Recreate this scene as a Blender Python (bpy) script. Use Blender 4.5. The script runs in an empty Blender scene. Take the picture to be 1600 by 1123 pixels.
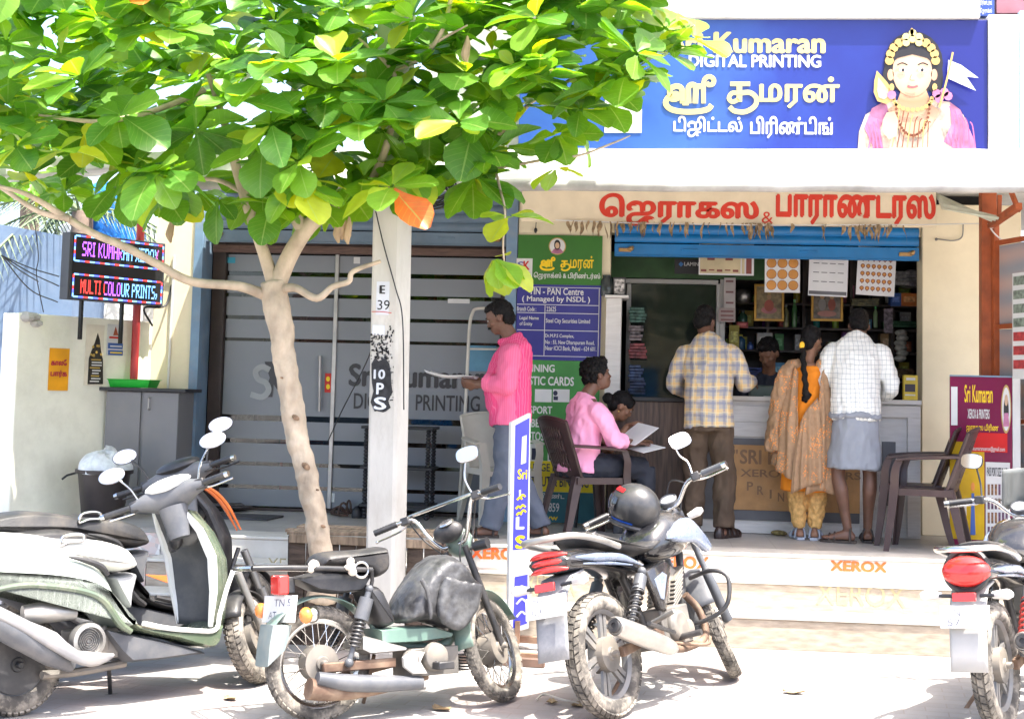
import bpy, math, random
from math import sin, cos, pi, radians as rad, sqrt, atan2
from mathutils import Vector as V, Matrix, Euler, noise
random.seed(7)
SC = bpy.context.scene
COL = SC.collection

# ------------------------------------------------------------------ camera
FPX, CYP, EYE = 2300.0, 426.0, 1.55
YAW, PITCH, ROLL = rad(5.4), rad(4.7), 0.025
_f = V((-sin(YAW)*cos(PITCH), cos(YAW)*cos(PITCH), sin(PITCH)))
_r0 = V((cos(YAW), sin(YAW), 0)); _u0 = _r0.cross(_f)
_r = _r0*cos(ROLL) + _u0*sin(ROLL); _u = -_r0*sin(ROLL) + _u0*cos(ROLL)
CAMP = V((0, 0, EYE))
cd = bpy.data.cameras.new('camera'); cam = bpy.data.objects.new('camera', cd); COL.objects.link(cam)
cam.matrix_world = Matrix(((_r.x, _u.x, -_f.x, 0), (_r.y, _u.y, -_f.y, 0), (_r.z, _u.z, -_f.z, EYE), (0, 0, 0, 1)))
cd.sensor_width = 36; cd.lens = 36*FPX/1600; cd.shift_y = -(561.5-CYP)/1600
cd.clip_start = .1; cd.clip_end = 2000
SC.camera = cam

# ------------------------------------------------------------------ light
SUN = V((.30, -.20, .93)).normalized()
w = bpy.data.worlds.new('World'); SC.world = w; w.use_nodes = True
nt = w.node_tree; sky = nt.nodes.new('ShaderNodeTexSky'); sky.sky_type = 'NISHITA'; sky.sun_disc = False
sky.sun_elevation = math.asin(SUN.z); sky.sun_rotation = atan2(SUN.x, SUN.y)
sky.dust_density = 4.0; sky.air_density = .75; sky.ozone_density = .6
nt.links.new(sky.outputs[0], nt.nodes['Background'].inputs[0]); nt.nodes['Background'].inputs[1].default_value = .15
sl = bpy.data.lights.new('sun', 'SUN'); sl.energy = 2.9; sl.angle = rad(.5); sl.color = (1, .955, .88)
so = bpy.data.objects.new('sun', sl); COL.objects.link(so); so.rotation_euler = SUN.to_track_quat('Z', 'Y').to_euler()
vs = SC.view_settings; vs.view_transform = 'Standard'; vs.look = 'None'; vs.exposure = 2.4; vs.gamma = 1

# ------------------------------------------------------------------ pixel of the photograph -> point of the place
def ray(px, py): return _f + _r*((px-800)/FPX) + _u*((CYP-py)/FPX)
def PY(px, py, Y): v = ray(px, py); return CAMP + v*(Y/v.y)
def PZ(px, py, Z): v = ray(px, py); return CAMP + v*((Z-EYE)/v.z)
class Plane:
    """a flat frame: origin o, u to the right, v up, n towards the viewer"""
    def __init__(s, o, u=(1, 0, 0), v=(0, 0, 1)):
        s.o = V(o); s.u = V(u).normalized(); s.v = V(v).normalized(); s.n = s.u.cross(s.v).normalized()
    def uv(s, px, py):
        d = ray(px, py); t = (s.o-CAMP).dot(s.n)/d.dot(s.n); q = CAMP + d*t - s.o
        return q.dot(s.u), q.dot(s.v)
    def pt(s, a, b, h=0): return s.o + s.u*a + s.v*b + s.n*h
    def box(s, x0, y0, x1, y1):
        ym, xm = (y0+y1)/2, (x0+x1)/2
        return s.uv(x0, ym)[0], s.uv(xm, y1)[1], s.uv(x1, ym)[0], s.uv(xm, y0)[1]
def FY(Y): return Plane((0, Y, 0))

# ------------------------------------------------------------------ materials
_mats = {}
def M(name, col, rough=.6, metal=0., var=.10, scale=6., bump=0., bscale=60., dirt=0., dcol=(.42, .34, .24), coat=0., emit=0., alpha=1., trans=0., detail=4., stretch=None):
    if name in _mats: return _mats[name]
    m = bpy.data.materials.new(name); m.use_nodes = True; n = m.node_tree.nodes; L = m.node_tree.links
    b = n['Principled BSDF']; b.inputs['Roughness'].default_value = rough; b.inputs['Metallic'].default_value = metal
    b.inputs['Coat Weight'].default_value = coat; b.inputs['Coat Roughness'].default_value = .06
    if trans: b.inputs['Transmission Weight'].default_value = trans
    b.inputs['Alpha'].default_value = alpha
    tc = n.new('ShaderNodeTexCoord'); src = tc.outputs['Object']
    if stretch:
        mp = n.new('ShaderNodeMapping'); mp.inputs['Scale'].default_value = stretch; L.new(src, mp.inputs[0]); src = mp.outputs[0]
    nz = n.new('ShaderNodeTexNoise'); nz.inputs['Scale'].default_value = scale; nz.inputs['Detail'].default_value = detail
    L.new(src, nz.inputs['Vector'])
    cr = n.new('ShaderNodeValToRGB'); e = cr.color_ramp.elements
    lo = [max(0, c*(1-var*1.6)) for c in col[:3]]; hi = [min(1, c*(1+var*1.3)) for c in col[:3]]
    e[0].position = .3; e[0].color = (*lo, 1); e[1].position = .7; e[1].color = (*hi, 1)
    L.new(nz.outputs['Fac'], cr.inputs[0]); out = cr.outputs[0]
    if dirt:
        n2 = n.new('ShaderNodeTexNoise'); n2.inputs['Scale'].default_value = scale*.7+2; n2.inputs['Detail'].default_value = 8; n2.inputs['Roughness'].default_value = .7
        L.new(src, n2.inputs['Vector'])
        r2 = n.new('ShaderNodeValToRGB'); r2.color_ramp.elements[0].position = .45; r2.color_ramp.elements[0].color = (0, 0, 0, 1)
        r2.color_ramp.elements[1].position = .75; r2.color_ramp.elements[1].color = (dirt, dirt, dirt, 1); L.new(n2.outputs['Fac'], r2.inputs[0])
        mx = n.new('ShaderNodeMix'); mx.data_type = 'RGBA'; L.new(r2.outputs[0], mx.inputs[0]); L.new(out, mx.inputs[6]); mx.inputs[7].default_value = (*dcol, 1)
        out = mx.outputs[2]
        ad = n.new('ShaderNodeMath'); ad.operation = 'MULTIPLY_ADD'; L.new(r2.outputs[0], ad.inputs[0]); ad.inputs[1].default_value = .4; ad.inputs[2].default_value = rough; L.new(ad.outputs[0], b.inputs['Roughness'])
    L.new(out, b.inputs['Base Color'])
    if emit:
        L.new(out, b.inputs['Emission Color']); b.inputs['Emission Strength'].default_value = emit
    if bump:
        n3 = n.new('ShaderNodeTexNoise'); n3.inputs['Scale'].default_value = bscale; n3.inputs['Detail'].default_value = 5; L.new(src, n3.inputs['Vector'])
        bp = n.new('ShaderNodeBump'); bp.inputs['Strength'].default_value = bump; bp.inputs['Distance'].default_value = .01
        L.new(n3.outputs['Fac'], bp.inputs['Height']); L.new(bp.outputs[0], b.inputs['Normal'])
    _mats[name] = m
    return m
def nodes_of(m): return m.node_tree.nodes, m.node_tree.links, m.node_tree.nodes['Principled BSDF']
def srgb(r, g, b): 
    f = lambda c: (c/255/12.92) if c <= 10 else ((c/255+.055)/1.055)**2.4
    return (f(r), f(g), f(b))

# ------------------------------------------------------------------ objects
def props(o, label=None, cat=None, group=None, kind=None):
    if label: o['label'] = label
    if cat: o['category'] = cat
    if group: o['group'] = group
    if kind: o['kind'] = kind
    return o
def thing(name, label, cat, loc=(0, 0, 0), rot=(0, 0, 0), group=None):
    o = bpy.data.objects.new(name, None); COL.objects.link(o); o.location = loc; o.rotation_euler = rot; o.empty_display_size = .1
    return props(o, label, cat, group)
def dup(root, loc, rotz, label=None):
    r = root.copy(); COL.objects.link(r); r.location = loc; r.rotation_euler = (0, 0, rotz)
    if label: r['label'] = label
    for c in list(root.children):
        d = c.copy(); COL.objects.link(d); d.parent = r
        for g in list(c.children):
            h = g.copy(); COL.objects.link(h); h.parent = d
    return r
_fonts = {}
def text_mesh(body, bold=0.):
    c = bpy.data.curves.new('text', 'FONT'); c.body = body; c.size = 1; c.offset = bold; c.resolution_u = 3
    o = bpy.data.objects.new('text', c); COL.objects.link(o)
    dg = bpy.context.evaluated_depsgraph_get(); me = bpy.data.meshes.new_from_object(o.evaluated_get(dg))
    vs_ = [tuple(v.co) for v in me.vertices]; fs = [tuple(p.vertices) for p in me.polygons]
    bpy.data.objects.remove(o); bpy.data.curves.remove(c); bpy.data.meshes.remove(me)
    return vs_, fs
def catmull(pts, k=6, closed=False):
    P = [V(p) for p in pts]; n = len(P); out = []
    rng = n if closed else n-1
    for i in range(rng):
        p1, p2 = P[i], P[(i+1) % n]
        p0 = P[i-1] if (closed or i > 0) else p1*2-p2
        p3 = P[(i+2) % n] if (closed or i+2 < n) else p2*2-p1
        for j in range(k):
            t = j/k
            out.append(.5*((2*p1) + (p2-p0)*t + (2*p0-5*p1+4*p2-p3)*t*t + (3*p1-p0-3*p2+p3)*t**3))
    if not closed: out.append(P[-1].copy())
    return out
def lerp(a, b, t): return a+(b-a)*t
def interp(arr, t):
    x = t*(len(arr)-1); i = min(int(x), len(arr)-2)
    return lerp(arr[i], arr[i+1], x-i)

class MB:
    def __init__(s): s.v = []; s.f = []; s.m = []; s.flat = []
    def add(s, vs, fs, mat=0, flat=False):
        b = len(s.v); s.v += [tuple(p) for p in vs]
        for f in fs: s.f.append(tuple(b+i for i in f)); s.m.append(mat); s.flat.append(flat)
        return s
    def box(s, c, d, rot=None, mat=0):
        c = V(c); R = Euler(rot).to_matrix() if rot is not None and not isinstance(rot, Matrix) else (rot or Matrix.Identity(3))
        vs = [c + R @ V((sx*d[0]/2, sy*d[1]/2, sz*d[2]/2)) for sx in (-1, 1) for sy in (-1, 1) for sz in (-1, 1)]
        return s.add(vs, [(0, 1, 3, 2), (4, 6, 7, 5), (0, 4, 5, 1), (2, 3, 7, 6), (0, 2, 6, 4), (1, 5, 7, 3)], mat, True)
    def bx(s, x0, x1, y0, y1, z0, z1, mat=0): return s.box(((x0+x1)/2, (y0+y1)/2, (z0+z1)/2), (abs(x1-x0), abs(y1-y0), abs(z1-z0)), None, mat)
    def beam(s, p0, p1, w_, h_, up=(0, 0, 1), mat=0):
        p0, p1 = V(p0), V(p1); d = (p1-p0); x = d.normalized(); y = V(up).cross(x)
        if y.length < 1e-4: y = V((1, 0, 0)).cross(x)
        y.normalize(); z = x.cross(y)
        R = Matrix((x, y, z)).transposed()
        return s.box((p0+p1)/2, (d.length, w_, h_), R, mat)
    def tube(s, pts, r, n=8, cap=True, closed=False, mat=0, k=1, sx=1., up=None):
        if k > 1:
            rr = r if isinstance(r, (list, tuple)) else [r, r]
            pts = catmull(pts, k, closed); N = len(pts); r = [interp(rr, i/max(1, N-1)) for i in range(N)]
        pts = [V(p) for p in pts]; N = len(pts)
        if not isinstance(r, (list, tuple)): r = [r]*N
        elif len(r) != N: r = [interp(r, i/(N-1)) for i in range(N)]
        vs = []; ref = None
        for i, p in enumerate(pts):
            a = pts[i-1] if (i > 0 or closed) else p; b = pts[(i+1) % N] if (i < N-1 or closed) else p
            t = (b-a); t = t.normalized() if t.length > 1e-9 else V((0, 0, 1))
            if ref is None:
                ref = V(up) if up else (V((0, 0, 1)) if abs(t.z) < .9 else V((1, 0, 0)))
            ref = ref - t*ref.dot(t)
            if ref.length < 1e-6: ref = t.orthogonal()
            ref.normalize(); q = t.cross(ref)
            for j in range(n):
                an = 2*pi*j/n; vs.append(p + (ref*cos(an) + q*sin(an)*sx)*r[i])
        fs = []
        for i in range(N if closed else N-1):
            a, b = i*n, ((i+1) % N)*n
            for j in range(n): fs.append((a+j, a+(j+1) % n, b+(j+1) % n, b+j))
        if cap and not closed:
            fs.append(tuple(range(n-1, -1, -1))); fs.append(tuple((N-1)*n+j for j in range(n)))
        return s.add(vs, fs, mat)
    def cyl(s, p0, p1, r0, r1=None, n=16, mat=0): return s.tube([p0, p1], [r0, r0 if r1 is None else r1], n, True, False, mat)
    def loft(s, rings, cap=True, mat=0, closed=True, loop=False):
        n = len(rings[0]); vs = [p for r in rings for p in r]; fs = []; N = len(rings)
        for i in range(N if loop else N-1):
            a, b = i*n, ((i+1) % N)*n
            for j in range(n if closed else n-1): fs.append((a+j, a+(j+1) % n, b+(j+1) % n, b+j))
        if cap and not loop: fs.append(tuple(range(n-1, -1, -1))); fs.append(tuple((N-1)*n+j for j in range(n)))
        return s.add(vs, fs, mat)
    def ell(s, c, r, rot=None, nu=16, nv=10, mat=0):
        c = V(c); r = (r, r, r) if not isinstance(r, (tuple, list)) else r
        R = Euler(rot).to_matrix() if rot is not None and not isinstance(rot, Matrix) else (rot or Matrix.Identity(3))
        vs = [c + R @ V((0, 0, -r[2]))]
        for i in range(1, nv):
            a = -pi/2 + pi*i/nv
            for j in range(nu): b = 2*pi*j/nu; vs.append(c + R @ V((r[0]*cos(a)*cos(b), r[1]*cos(a)*sin(b), r[2]*sin(a))))
        vs.append(c + R @ V((0, 0, r[2]))); T = len(vs)-1; fs = []
        for j in range(nu): fs.append((0, 1+(j+1) % nu, 1+j)); fs.append((T, T-nu+j, T-nu+(j+1) % nu))
        for i in range(nv-2):
            a = 1+i*nu
            for j in range(nu): fs.append((a+j, a+(j+1) % nu, a+nu+(j+1) % nu, a+nu+j))
        return s.add(vs, fs, mat)
    def lathe(s, prof, o=(0, 0, 0), axis=(0, 0, 1), n=24, cap=False, mat=0, ref=None, closed=False):
        """prof: (radius, height) along axis"""
        o, ax = V(o), V(axis).normalized(); a = V(ref) if ref else ax.orthogonal(); a = (a-ax*a.dot(ax)).normalized(); b = ax.cross(a)
        rings = [[o + ax*h + (a*cos(2*pi*j/n)+b*sin(2*pi*j/n))*r for j in range(n)] for r, h in prof]
        return s.loft(rings, cap, mat, loop=closed)
    def torus(s, c, axis, R, r, n=32, m=10, mat=0, sq=1.):
        return s.lathe([(R + r*cos(2*pi*i/m), r*sq*sin(2*pi*i/m)) for i in range(m)], c, axis, n, False, mat, closed=True)
    def prism(s, poly, o, u, v, th, mat=0):
        """outline in (u, v), pushed th along u x v, centred"""
        o, u, v = V(o), V(u), V(v); nn = u.cross(v).normalized(); k = len(poly)
        a = [o+u*p[0]+v*p[1]-nn*th/2 for p in poly]; b = [q+nn*th for q in a]
        fs = [tuple(range(k-1, -1, -1)), tuple(range(k, 2*k))]+[(i, (i+1) % k, k+(i+1) % k, k+i) for i in range(k)]
        return s.add(a+b, fs, mat, True)
    def grid(s, fn, nu, nv, mat=0):
        vs = [fn(i/nu, j/nv) for j in range(nv+1) for i in range(nu+1)]
        fs = [(j*(nu+1)+i, j*(nu+1)+i+1, (j+1)*(nu+1)+i+1, (j+1)*(nu+1)+i) for j in range(nv) for i in range(nu)]
        return s.add(vs, fs, mat)
    # ---- drawing on a plane, given in pixels of the photograph
    def slab(s, pl, a0, b0, a1, b1, h, th, mat=0):
        vs = [pl.pt(a, b, hh) for hh in (h, h+th) for a, b in ((a0, b0), (a1, b0), (a1, b1), (a0, b1))]
        return s.add(vs, [(3, 2, 1, 0), (4, 5, 6, 7), (0, 1, 5, 4), (1, 2, 6, 5), (2, 3, 7, 6), (3, 0, 4, 7)], mat, True)
    def rect(s, pl, x0, y0, x1, y1, h=0, th=.01, mat=0): return s.slab(pl, *pl.box(x0, y0, x1, y1), h, th, mat)
    def poly(s, pl, pts, h=0, th=.003, mat=0, px=True):
        q = [pl.uv(*p) for p in pts] if px else pts; k = len(q)
        ar = sum(q[i][0]*q[(i+1) % k][1]-q[(i+1) % k][0]*q[i][1] for i in range(k))
        if ar < 0: q = q[::-1]
        vs = [pl.pt(a, b, h) for a, b in q]+[pl.pt(a, b, h+th) for a, b in q]
        return s.add(vs, [tuple(range(k-1, -1, -1)), tuple(range(k, 2*k))]+[(i, (i+1) % k, k+(i+1) % k, k+i) for i in range(k)], mat, True)
    def disc(s, pl, cx, cy, rx, ry=None, h=0, th=.003, mat=0, n=20, rot=0.):
        ry = ry or rx
        return s.poly(pl, [(cx+rx*cos(t)*cos(rot)-ry*sin(t)*sin(rot), cy+rx*cos(t)*sin(rot)+ry*sin(t)*cos(rot)) for t in (2*pi*i/n for i in range(n))], h, th, mat)
    def ribbon(s, pl, pts, wpx, h=0, th=.003, mat=0, k=5, closed=False):
        """a brush stroke through pixel points"""
        P = catmull([V((p[0], p[1], 0)) for p in pts], k, closed); N = len(P); L_, R_ = [], []
        for i in range(N):
            a = P[i-1] if (i or closed) else P[0]; b = P[(i+1) % N] if (i < N-1 or closed) else P[-1]
            t = (b-a).normalized(); nn = V((-t.y, t.x, 0)); L_.append(P[i]+nn*wpx/2); R_.append(P[i]-nn*wpx/2)
        for i in range(N if closed else N-1):
            j = (i+1) % N; MB.lift = (MB.lift+1) % 23
            s.poly(pl, [(q.x, q.y) for q in (L_[i], L_[j], R_[j], R_[i])], h+MB.lift*.00006, th, mat)
        return s
    lift = 0
    def text(s, pl, body, x0, y0, x1, y1, h=.004, mat=0, bold=0., flip=False):
        """lettering fitted to a pixel box"""
        vs, fs = text_mesh(body, 0)
        if bold:
            n0, v0, f0 = len(vs), list(vs), list(fs); ext = []
            for k, (dx, dy) in enumerate(((-1, 0), (1, 0), (0, .8), (0, -.8), (.7, .6), (-.7, -.6)), 1):
                ext.append((k, [(v[0]+dx*bold, v[1]+dy*bold, 0) for v in v0]))
            vs = [(v[0], v[1], 0) for v in v0]
            for k, e in ext:
                fs = fs+[tuple(i+len(vs) for i in f) for f in f0]; vs = vs+[(v[0], v[1], k*.0002) for v in e]
        xs = [v[0] for v in vs]; ys = [v[1] for v in vs]; A = pl.box(x0, y0, x1, y1)
        kx = (A[2]-A[0])/(max(xs)-min(xs)); ky = (A[3]-A[1])/(max(ys)-min(ys))
        # follow the slight slope of the line on the plane
        return s.add([pl.pt(A[0]+(v[0]-min(xs))*kx, A[1]+(v[1]-min(ys))*ky, h+v[2]) for v in vs], fs, mat, True)
    def build(s, name, mat, parent=None, smooth=40, bevel=0., label=None, cat=None, group=None, kind=None, seg=2, sub=0):
        me = bpy.data.meshes.new(name); me.from_pydata(s.v, [], s.f)
        for m in (mat if isinstance(mat, (list, tuple)) else [mat]): me.materials.append(m)
        me.polygons.foreach_set('material_index', s.m)
        if smooth:
            me.polygons.foreach_set('use_smooth', [True]*len(s.f)); me.set_sharp_from_angle(angle=rad(smooth))
        me.update(); o = bpy.data.objects.new(name, me); COL.objects.link(o)
        if parent is not None: o.parent = parent
        if bevel:
            b = o.modifiers.new('bevel', 'BEVEL'); b.width = bevel; b.segments = seg; b.limit_method = 'ANGLE'; b.angle_limit = rad(35)
        if sub:
            b = o.modifiers.new('sub', 'SUBSURF'); b.levels = sub; b.render_levels = sub
        return props(o, label, cat, group, kind)

# sign palette
m_white = M('white paint', (.66, .66, .64), .5, var=.04)
m_black = M('black paint', (.02, .02, .022), .5)
m_red = M('red paint', srgb(200, 40, 25), .5, var=.05)
m_yel = M('yellow paint', srgb(240, 205, 20), .5, var=.05)
# ================================================================== ground, steps, floor
def paver_mat():
    m = M('pavers', (.31, .295, .28), .85, var=.12, scale=2.5, bump=.25, bscale=50)
    n, L, b = nodes_of(m)
    tc = n.new('ShaderNodeTexCoord'); mp = n.new('ShaderNodeMapping'); mp.inputs['Rotation'].default_value = (0, 0, rad(8)); L.new(tc.outputs['Object'], mp.inputs[0])
    br = n.new('ShaderNodeTexBrick'); br.inputs['Scale'].default_value = 1; br.inputs['Brick Width'].default_value = .22; br.inputs['Row Height'].default_value = .11
    br.inputs['Mortar Size'].default_value = .004; br.inputs['Color1'].default_value = (.33, .315, .30, 1); br.inputs['Color2'].default_value = (.25, .24, .23, 1); br.inputs['Mortar'].default_value = (.24, .20, .17, 1)
    L.new(mp.outputs[0], br.inputs[0])
    # bands of red pavers
    wv = n.new('ShaderNodeTexNoise'); wv.inputs['Scale'].default_value = .9; wv.inputs['Detail'].default_value = 2; L.new(tc.outputs['Object'], wv.inputs[0])
    cr = n.new('ShaderNodeValToRGB'); cr.color_ramp.elements[0].position = .54; cr.color_ramp.elements[1].position = .6; L.new(wv.outputs['Fac'], cr.inputs[0])
    mul = n.new('ShaderNodeMix'); mul.data_type = 'RGBA'; mul.blend_type = 'MULTIPLY'; L.new(cr.outputs[0], mul.inputs[0]); L.new(br.outputs[0], mul.inputs[6]); mul.inputs[7].default_value = (.98, .80, .76, 1)
    old = b.inputs['Base Color'].links[0].from_socket
    m2 = n.new('ShaderNodeMix'); m2.data_type = 'RGBA'; m2.inputs[0].default_value = .45; L.new(mul.outputs[2], m2.inputs[6]); L.new(old, m2.inputs[7]); L.new(m2.outputs[2], b.inputs['Base Color'])
    return m
g = MB(); g.add([(-120, -60, 0), (120, -60, 0), (120, 160, 0), (-120, 160, 0)], [(0, 1, 2, 3)])
props(g.build('ground', paver_mat(), smooth=0), kind='structure')

def tile_mat(name, col, size, grout=.7, rough=.45, rot=0):
    m = M(name, col, rough, var=.10, scale=3, bump=.05)
    n, L, b = nodes_of(m); tc = n.new('ShaderNodeTexCoord')
    br = n.new('ShaderNodeTexBrick'); br.offset = 0; br.inputs['Scale'].default_value = 1; br.inputs['Brick Width'].default_value = size; br.inputs['Row Height'].default_value = size; br.inputs['Mortar Size'].default_value = .003
    br.inputs['Color1'].default_value = (1, 1, 1, 1); br.inputs['Color2'].default_value = (.93, .93, .93, 1); br.inputs['Mortar'].default_value = (grout, grout, grout, 1)
    L.new(tc.outputs['Object'], br.inputs[0]); old = b.inputs['Base Color'].links[0].from_socket
    mu = n.new('ShaderNodeMix'); mu.data_type = 'RGBA'; mu.blend_type = 'MULTIPLY'; mu.inputs[0].default_value = 1; L.new(old, mu.inputs[6]); L.new(br.outputs[0], mu.inputs[7]); L.new(mu.outputs[2], b.inputs['Base Color'])
    return m
m_floor = tile_mat('floor tile', (.40, .375, .345), .3, .72, .4)
m_riser = M('beige riser tile', (.38, .32, .25), .6, var=.18, scale=7, bump=.1, bscale=40, stretch=(1.5, 1, 6), dirt=.35, dcol=(.42, .30, .2))
m_tread = M('pale tread tile', (.58, .55, .50), .5, var=.08, scale=5, dirt=.3)
def mosaic_mat():
    m = M('mosaic tile', (.5, .45, .4), .5); n, L, b = nodes_of(m); tc = n.new('ShaderNodeTexCoord')
    vo = n.new('ShaderNodeTexVoronoi'); vo.inputs['Scale'].default_value = 26; L.new(tc.outputs['Object'], vo.inputs[0])
    cr = n.new('ShaderNodeValToRGB'); e = cr.color_ramp.elements; e[0].color = (.16, .13, .11, 1); e[1].color = (.62, .58, .52, 1)
    e2 = cr.color_ramp.elements.new(.35); e2.color = (.45, .24, .16, 1); e3 = cr.color_ramp.elements.new(.6); e3.color = (.36, .34, .32, 1)
    sp = n.new('ShaderNodeSeparateColor'); L.new(vo.outputs['Color'], sp.inputs[0]); L.new(sp.outputs[0], cr.inputs[0])
    wv = n.new('ShaderNodeTexWave'); wv.wave_type = 'RINGS'; wv.inputs['Scale'].default_value = 3.2; wv.inputs['Distortion'].default_value = 1.; L.new(tc.outputs['Object'], wv.inputs[0])
    mx = n.new('ShaderNodeMix'); mx.data_type = 'RGBA'; mx.inputs[0].default_value = .35; L.new(cr.outputs[0], mx.inputs[6]); L.new(wv.outputs['Color'], mx.inputs[7]); L.new(mx.outputs[2], b.inputs['Base Color'])
    return m
m_mosaic = mosaic_mat()
YB, YS2, YS3, ZP = 9.47, 9.78, 10.06, .53          # step fronts and shop floor height
XSL, XSM, XR = -6.0, -3.35, 4.2
lev = [(YB, .0, .205), (YS2, .205, .385), (YS3, .385, ZP)]
st = MB(); stt = MB(); mo = MB()
for i, (y, z0, z1) in enumerate(lev):
    yb = [YS2, YS3, YS3+.35][i]
    st.bx(XSM, XR, y, yb+.02*(i < 2), 0 if i == 0 else z0-.02, z1-.022, 0 if i < 2 else 1)
    stt.bx(XSM, XR, y-.012, yb-(.001 if i < 2 else 0), z1-.02, z1)
    mo.bx(XSL, XSM-.004, y, yb+.3, 0, z1-.003)
steps = st.build('steps', [m_riser, m_tread], bevel=.004, kind='structure')
props(stt.build('step_treads', m_tread, bevel=.006, kind='structure'))
props(mo.build('mosaic_steps', m_mosaic, bevel=.004, kind='structure'))
fl = MB(); fl.bx(XSL, XR, YS3+.352, 15.2, .2, ZP-.001); props(fl.build('shop_floor', m_floor, kind='structure'))

# painted lettering on the step risers (stickers)
m_orange = M('orange sticker', srgb(228, 98, 40), .5, var=.05)
m_faint = M('faded yellow sticker', (.43, .37, .21), .6, var=.08)
pr = FY(YS3-.001); p2 = FY(YS2-.001)
def sticker(body, x0, y0, x1, y1, pl, m, label):
    b = MB(); b.text(pl, body, x0, y0, x1, y1, .0015 if m is m_faint else .003, 0, 0 if m is m_faint else .05); props(b.build('sticker_lettering', m, smooth=0), label, 'sticker lettering', 'lettering stuck on the step risers')
sticker('XEROX', 735, 855, 822, 874, pr, m_orange, 'orange lettering on the step edge below the man in pink')
sticker('XEROX', 1020, 868, 1108, 888, pr, m_orange, 'orange lettering on the step edge half behind the helmeted motorcycle')
sticker('XEROX', 1297, 876, 1386, 893, pr, m_orange, 'orange lettering on the step edge below the empty brown chair')
sticker('XEROX', 418, 872, 500, 892, p2, m_faint, 'faded yellow lettering on the riser beside the tree trunk')
sticker('XEROX', 1275, 912, 1415, 946, p2, m_faint, 'faded yellow lettering on the riser under the orange one')
sticker('XEROX', 820, 898, 900, 930, p2, m_faint, 'faded yellow lettering on the riser behind the motorcycle tail')

# ================================================================== shop building
YW = 11.86
W = FY(YW)
m_cream = M('cream wall', (.80, .71, .50), .85, var=.05, scale=2.2, bump=.12, bscale=25, dirt=.22, dcol=(.55, .47, .33))
m_conc = M('white painted concrete', (.66, .65, .62), .8, var=.06, scale=1.6, bump=.15, bscale=20, dirt=.45, dcol=(.40, .36, .30))
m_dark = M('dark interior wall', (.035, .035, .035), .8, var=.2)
bld = thing('shop_building', 'cream two room print shop with a deep white concrete sunshade over its front', 'shop', (0, 0, 0))
ux = lambda px, py, Y=YW: PY(px, py, Y).x
uz = lambda px, py, Y=YW: PY(px, py, Y).z
XL0, XL1 = ux(236, 560), ux(297, 560)      # left pilaster
XD1 = ux(805, 560)                         # right edge of the door bay
XS0, XS1 = ux(951, 560), ux(1441, 560)     # shop opening
XRP = ux(1545, 450)
ZT = 3.13
b = MB(); b.bx(XL0, XL1, YW, YW+.25, ZP, ZT)
b.bx(XD1+.002, XS0, YW, YW+.22, ZP, ZT)
b.bx(XS1, XRP+.25, YW, YW+.25, ZP, ZT)
b.bx(XS0+.001, XS1-.001, YW+.06, YW+.25, uz(1200, 366), ZT)
b.bx(XL1+.001, XD1, YW+.16, YW+.3, uz(560, 300), ZT)
b.build('wall', m_cream, bld, bevel=.006)
# sunshade: slab with a sloping nose
YLIP = 9.62
zl = PY(1200, 301, YLIP).z
z_t = PY(1200, 236, 9.86).z
prof = [(YW+.2, zl+.31), (YLIP+.16, zl+.27), (YLIP+.07, zl+.06), (YLIP+.045, zl+.004), (YLIP+.012, zl), (YLIP-.018, zl+.018), (YLIP-.035, zl+.045), (YLIP-.028, zl+.07), (YLIP, zl+.085), (9.86, z_t), (9.95, z_t+.02), (YW+.2, z_t+.06)]
b = MB(); XA0, XA1 = PY(205, 290, YLIP).x, 3.4
n_ = 60
rings = []
for i in range(n_+1):
    x = lerp(XA0, XA1, i/n_); d = noise.noise(V((x*2.3, 3.1, 0)))*.008; sl_ = (x+.5)*.008
    rings.append([(x, y+d*.6, z+d+sl_) for y, z in prof])
b.loft([[V(p) for p in r][::-1] for r in rings]); b.build('sunshade', m_conc, bld, smooth=35)
b = MB(); b.tube([V((lerp(XA0, XA1, i/40), YLIP-.012+.006*noise.noise(V((i*.4, 1, 2))), zl+.028+(lerp(XA0, XA1, i/40)+.5)*.008+.006*noise.noise(V((i*.5, 7, 1))))) for i in range(41)], .036, 10); b.build('shade_toned_lip', M('shade toned weathered concrete', (.36, .345, .32), .9, var=.2, scale=4, bump=.3, bscale=25, dirt=.4, dcol=(.2, .18, .16)), bld, smooth=60)  # lip strip coloured darker to stand for its shaded underside, with some dirt
# upper storey behind the hoarding
b = MB(); b.bx(-1.6, 4.2, 10.12, 14.5, z_t+.03, 6.2); b.build('upper_wall', m_conc, bld)
# room shells
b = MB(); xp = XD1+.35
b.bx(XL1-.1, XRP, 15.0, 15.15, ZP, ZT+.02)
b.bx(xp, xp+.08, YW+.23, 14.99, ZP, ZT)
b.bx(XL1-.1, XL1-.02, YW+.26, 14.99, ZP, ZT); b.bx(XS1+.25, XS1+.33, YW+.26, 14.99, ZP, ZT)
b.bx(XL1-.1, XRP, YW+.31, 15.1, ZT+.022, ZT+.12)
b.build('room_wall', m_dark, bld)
# wall pipe on the pilaster and small fittings
b = MB(); b.tube([PY(272, 400, YW-.012), PY(262, 610, YW-.012)], .011, 8); b.tube([PY(262, 430, YW-.02), PY(273, 432, YW-.02)], .008, 6)
b.build('conduit', m_conc, bld)

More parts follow.
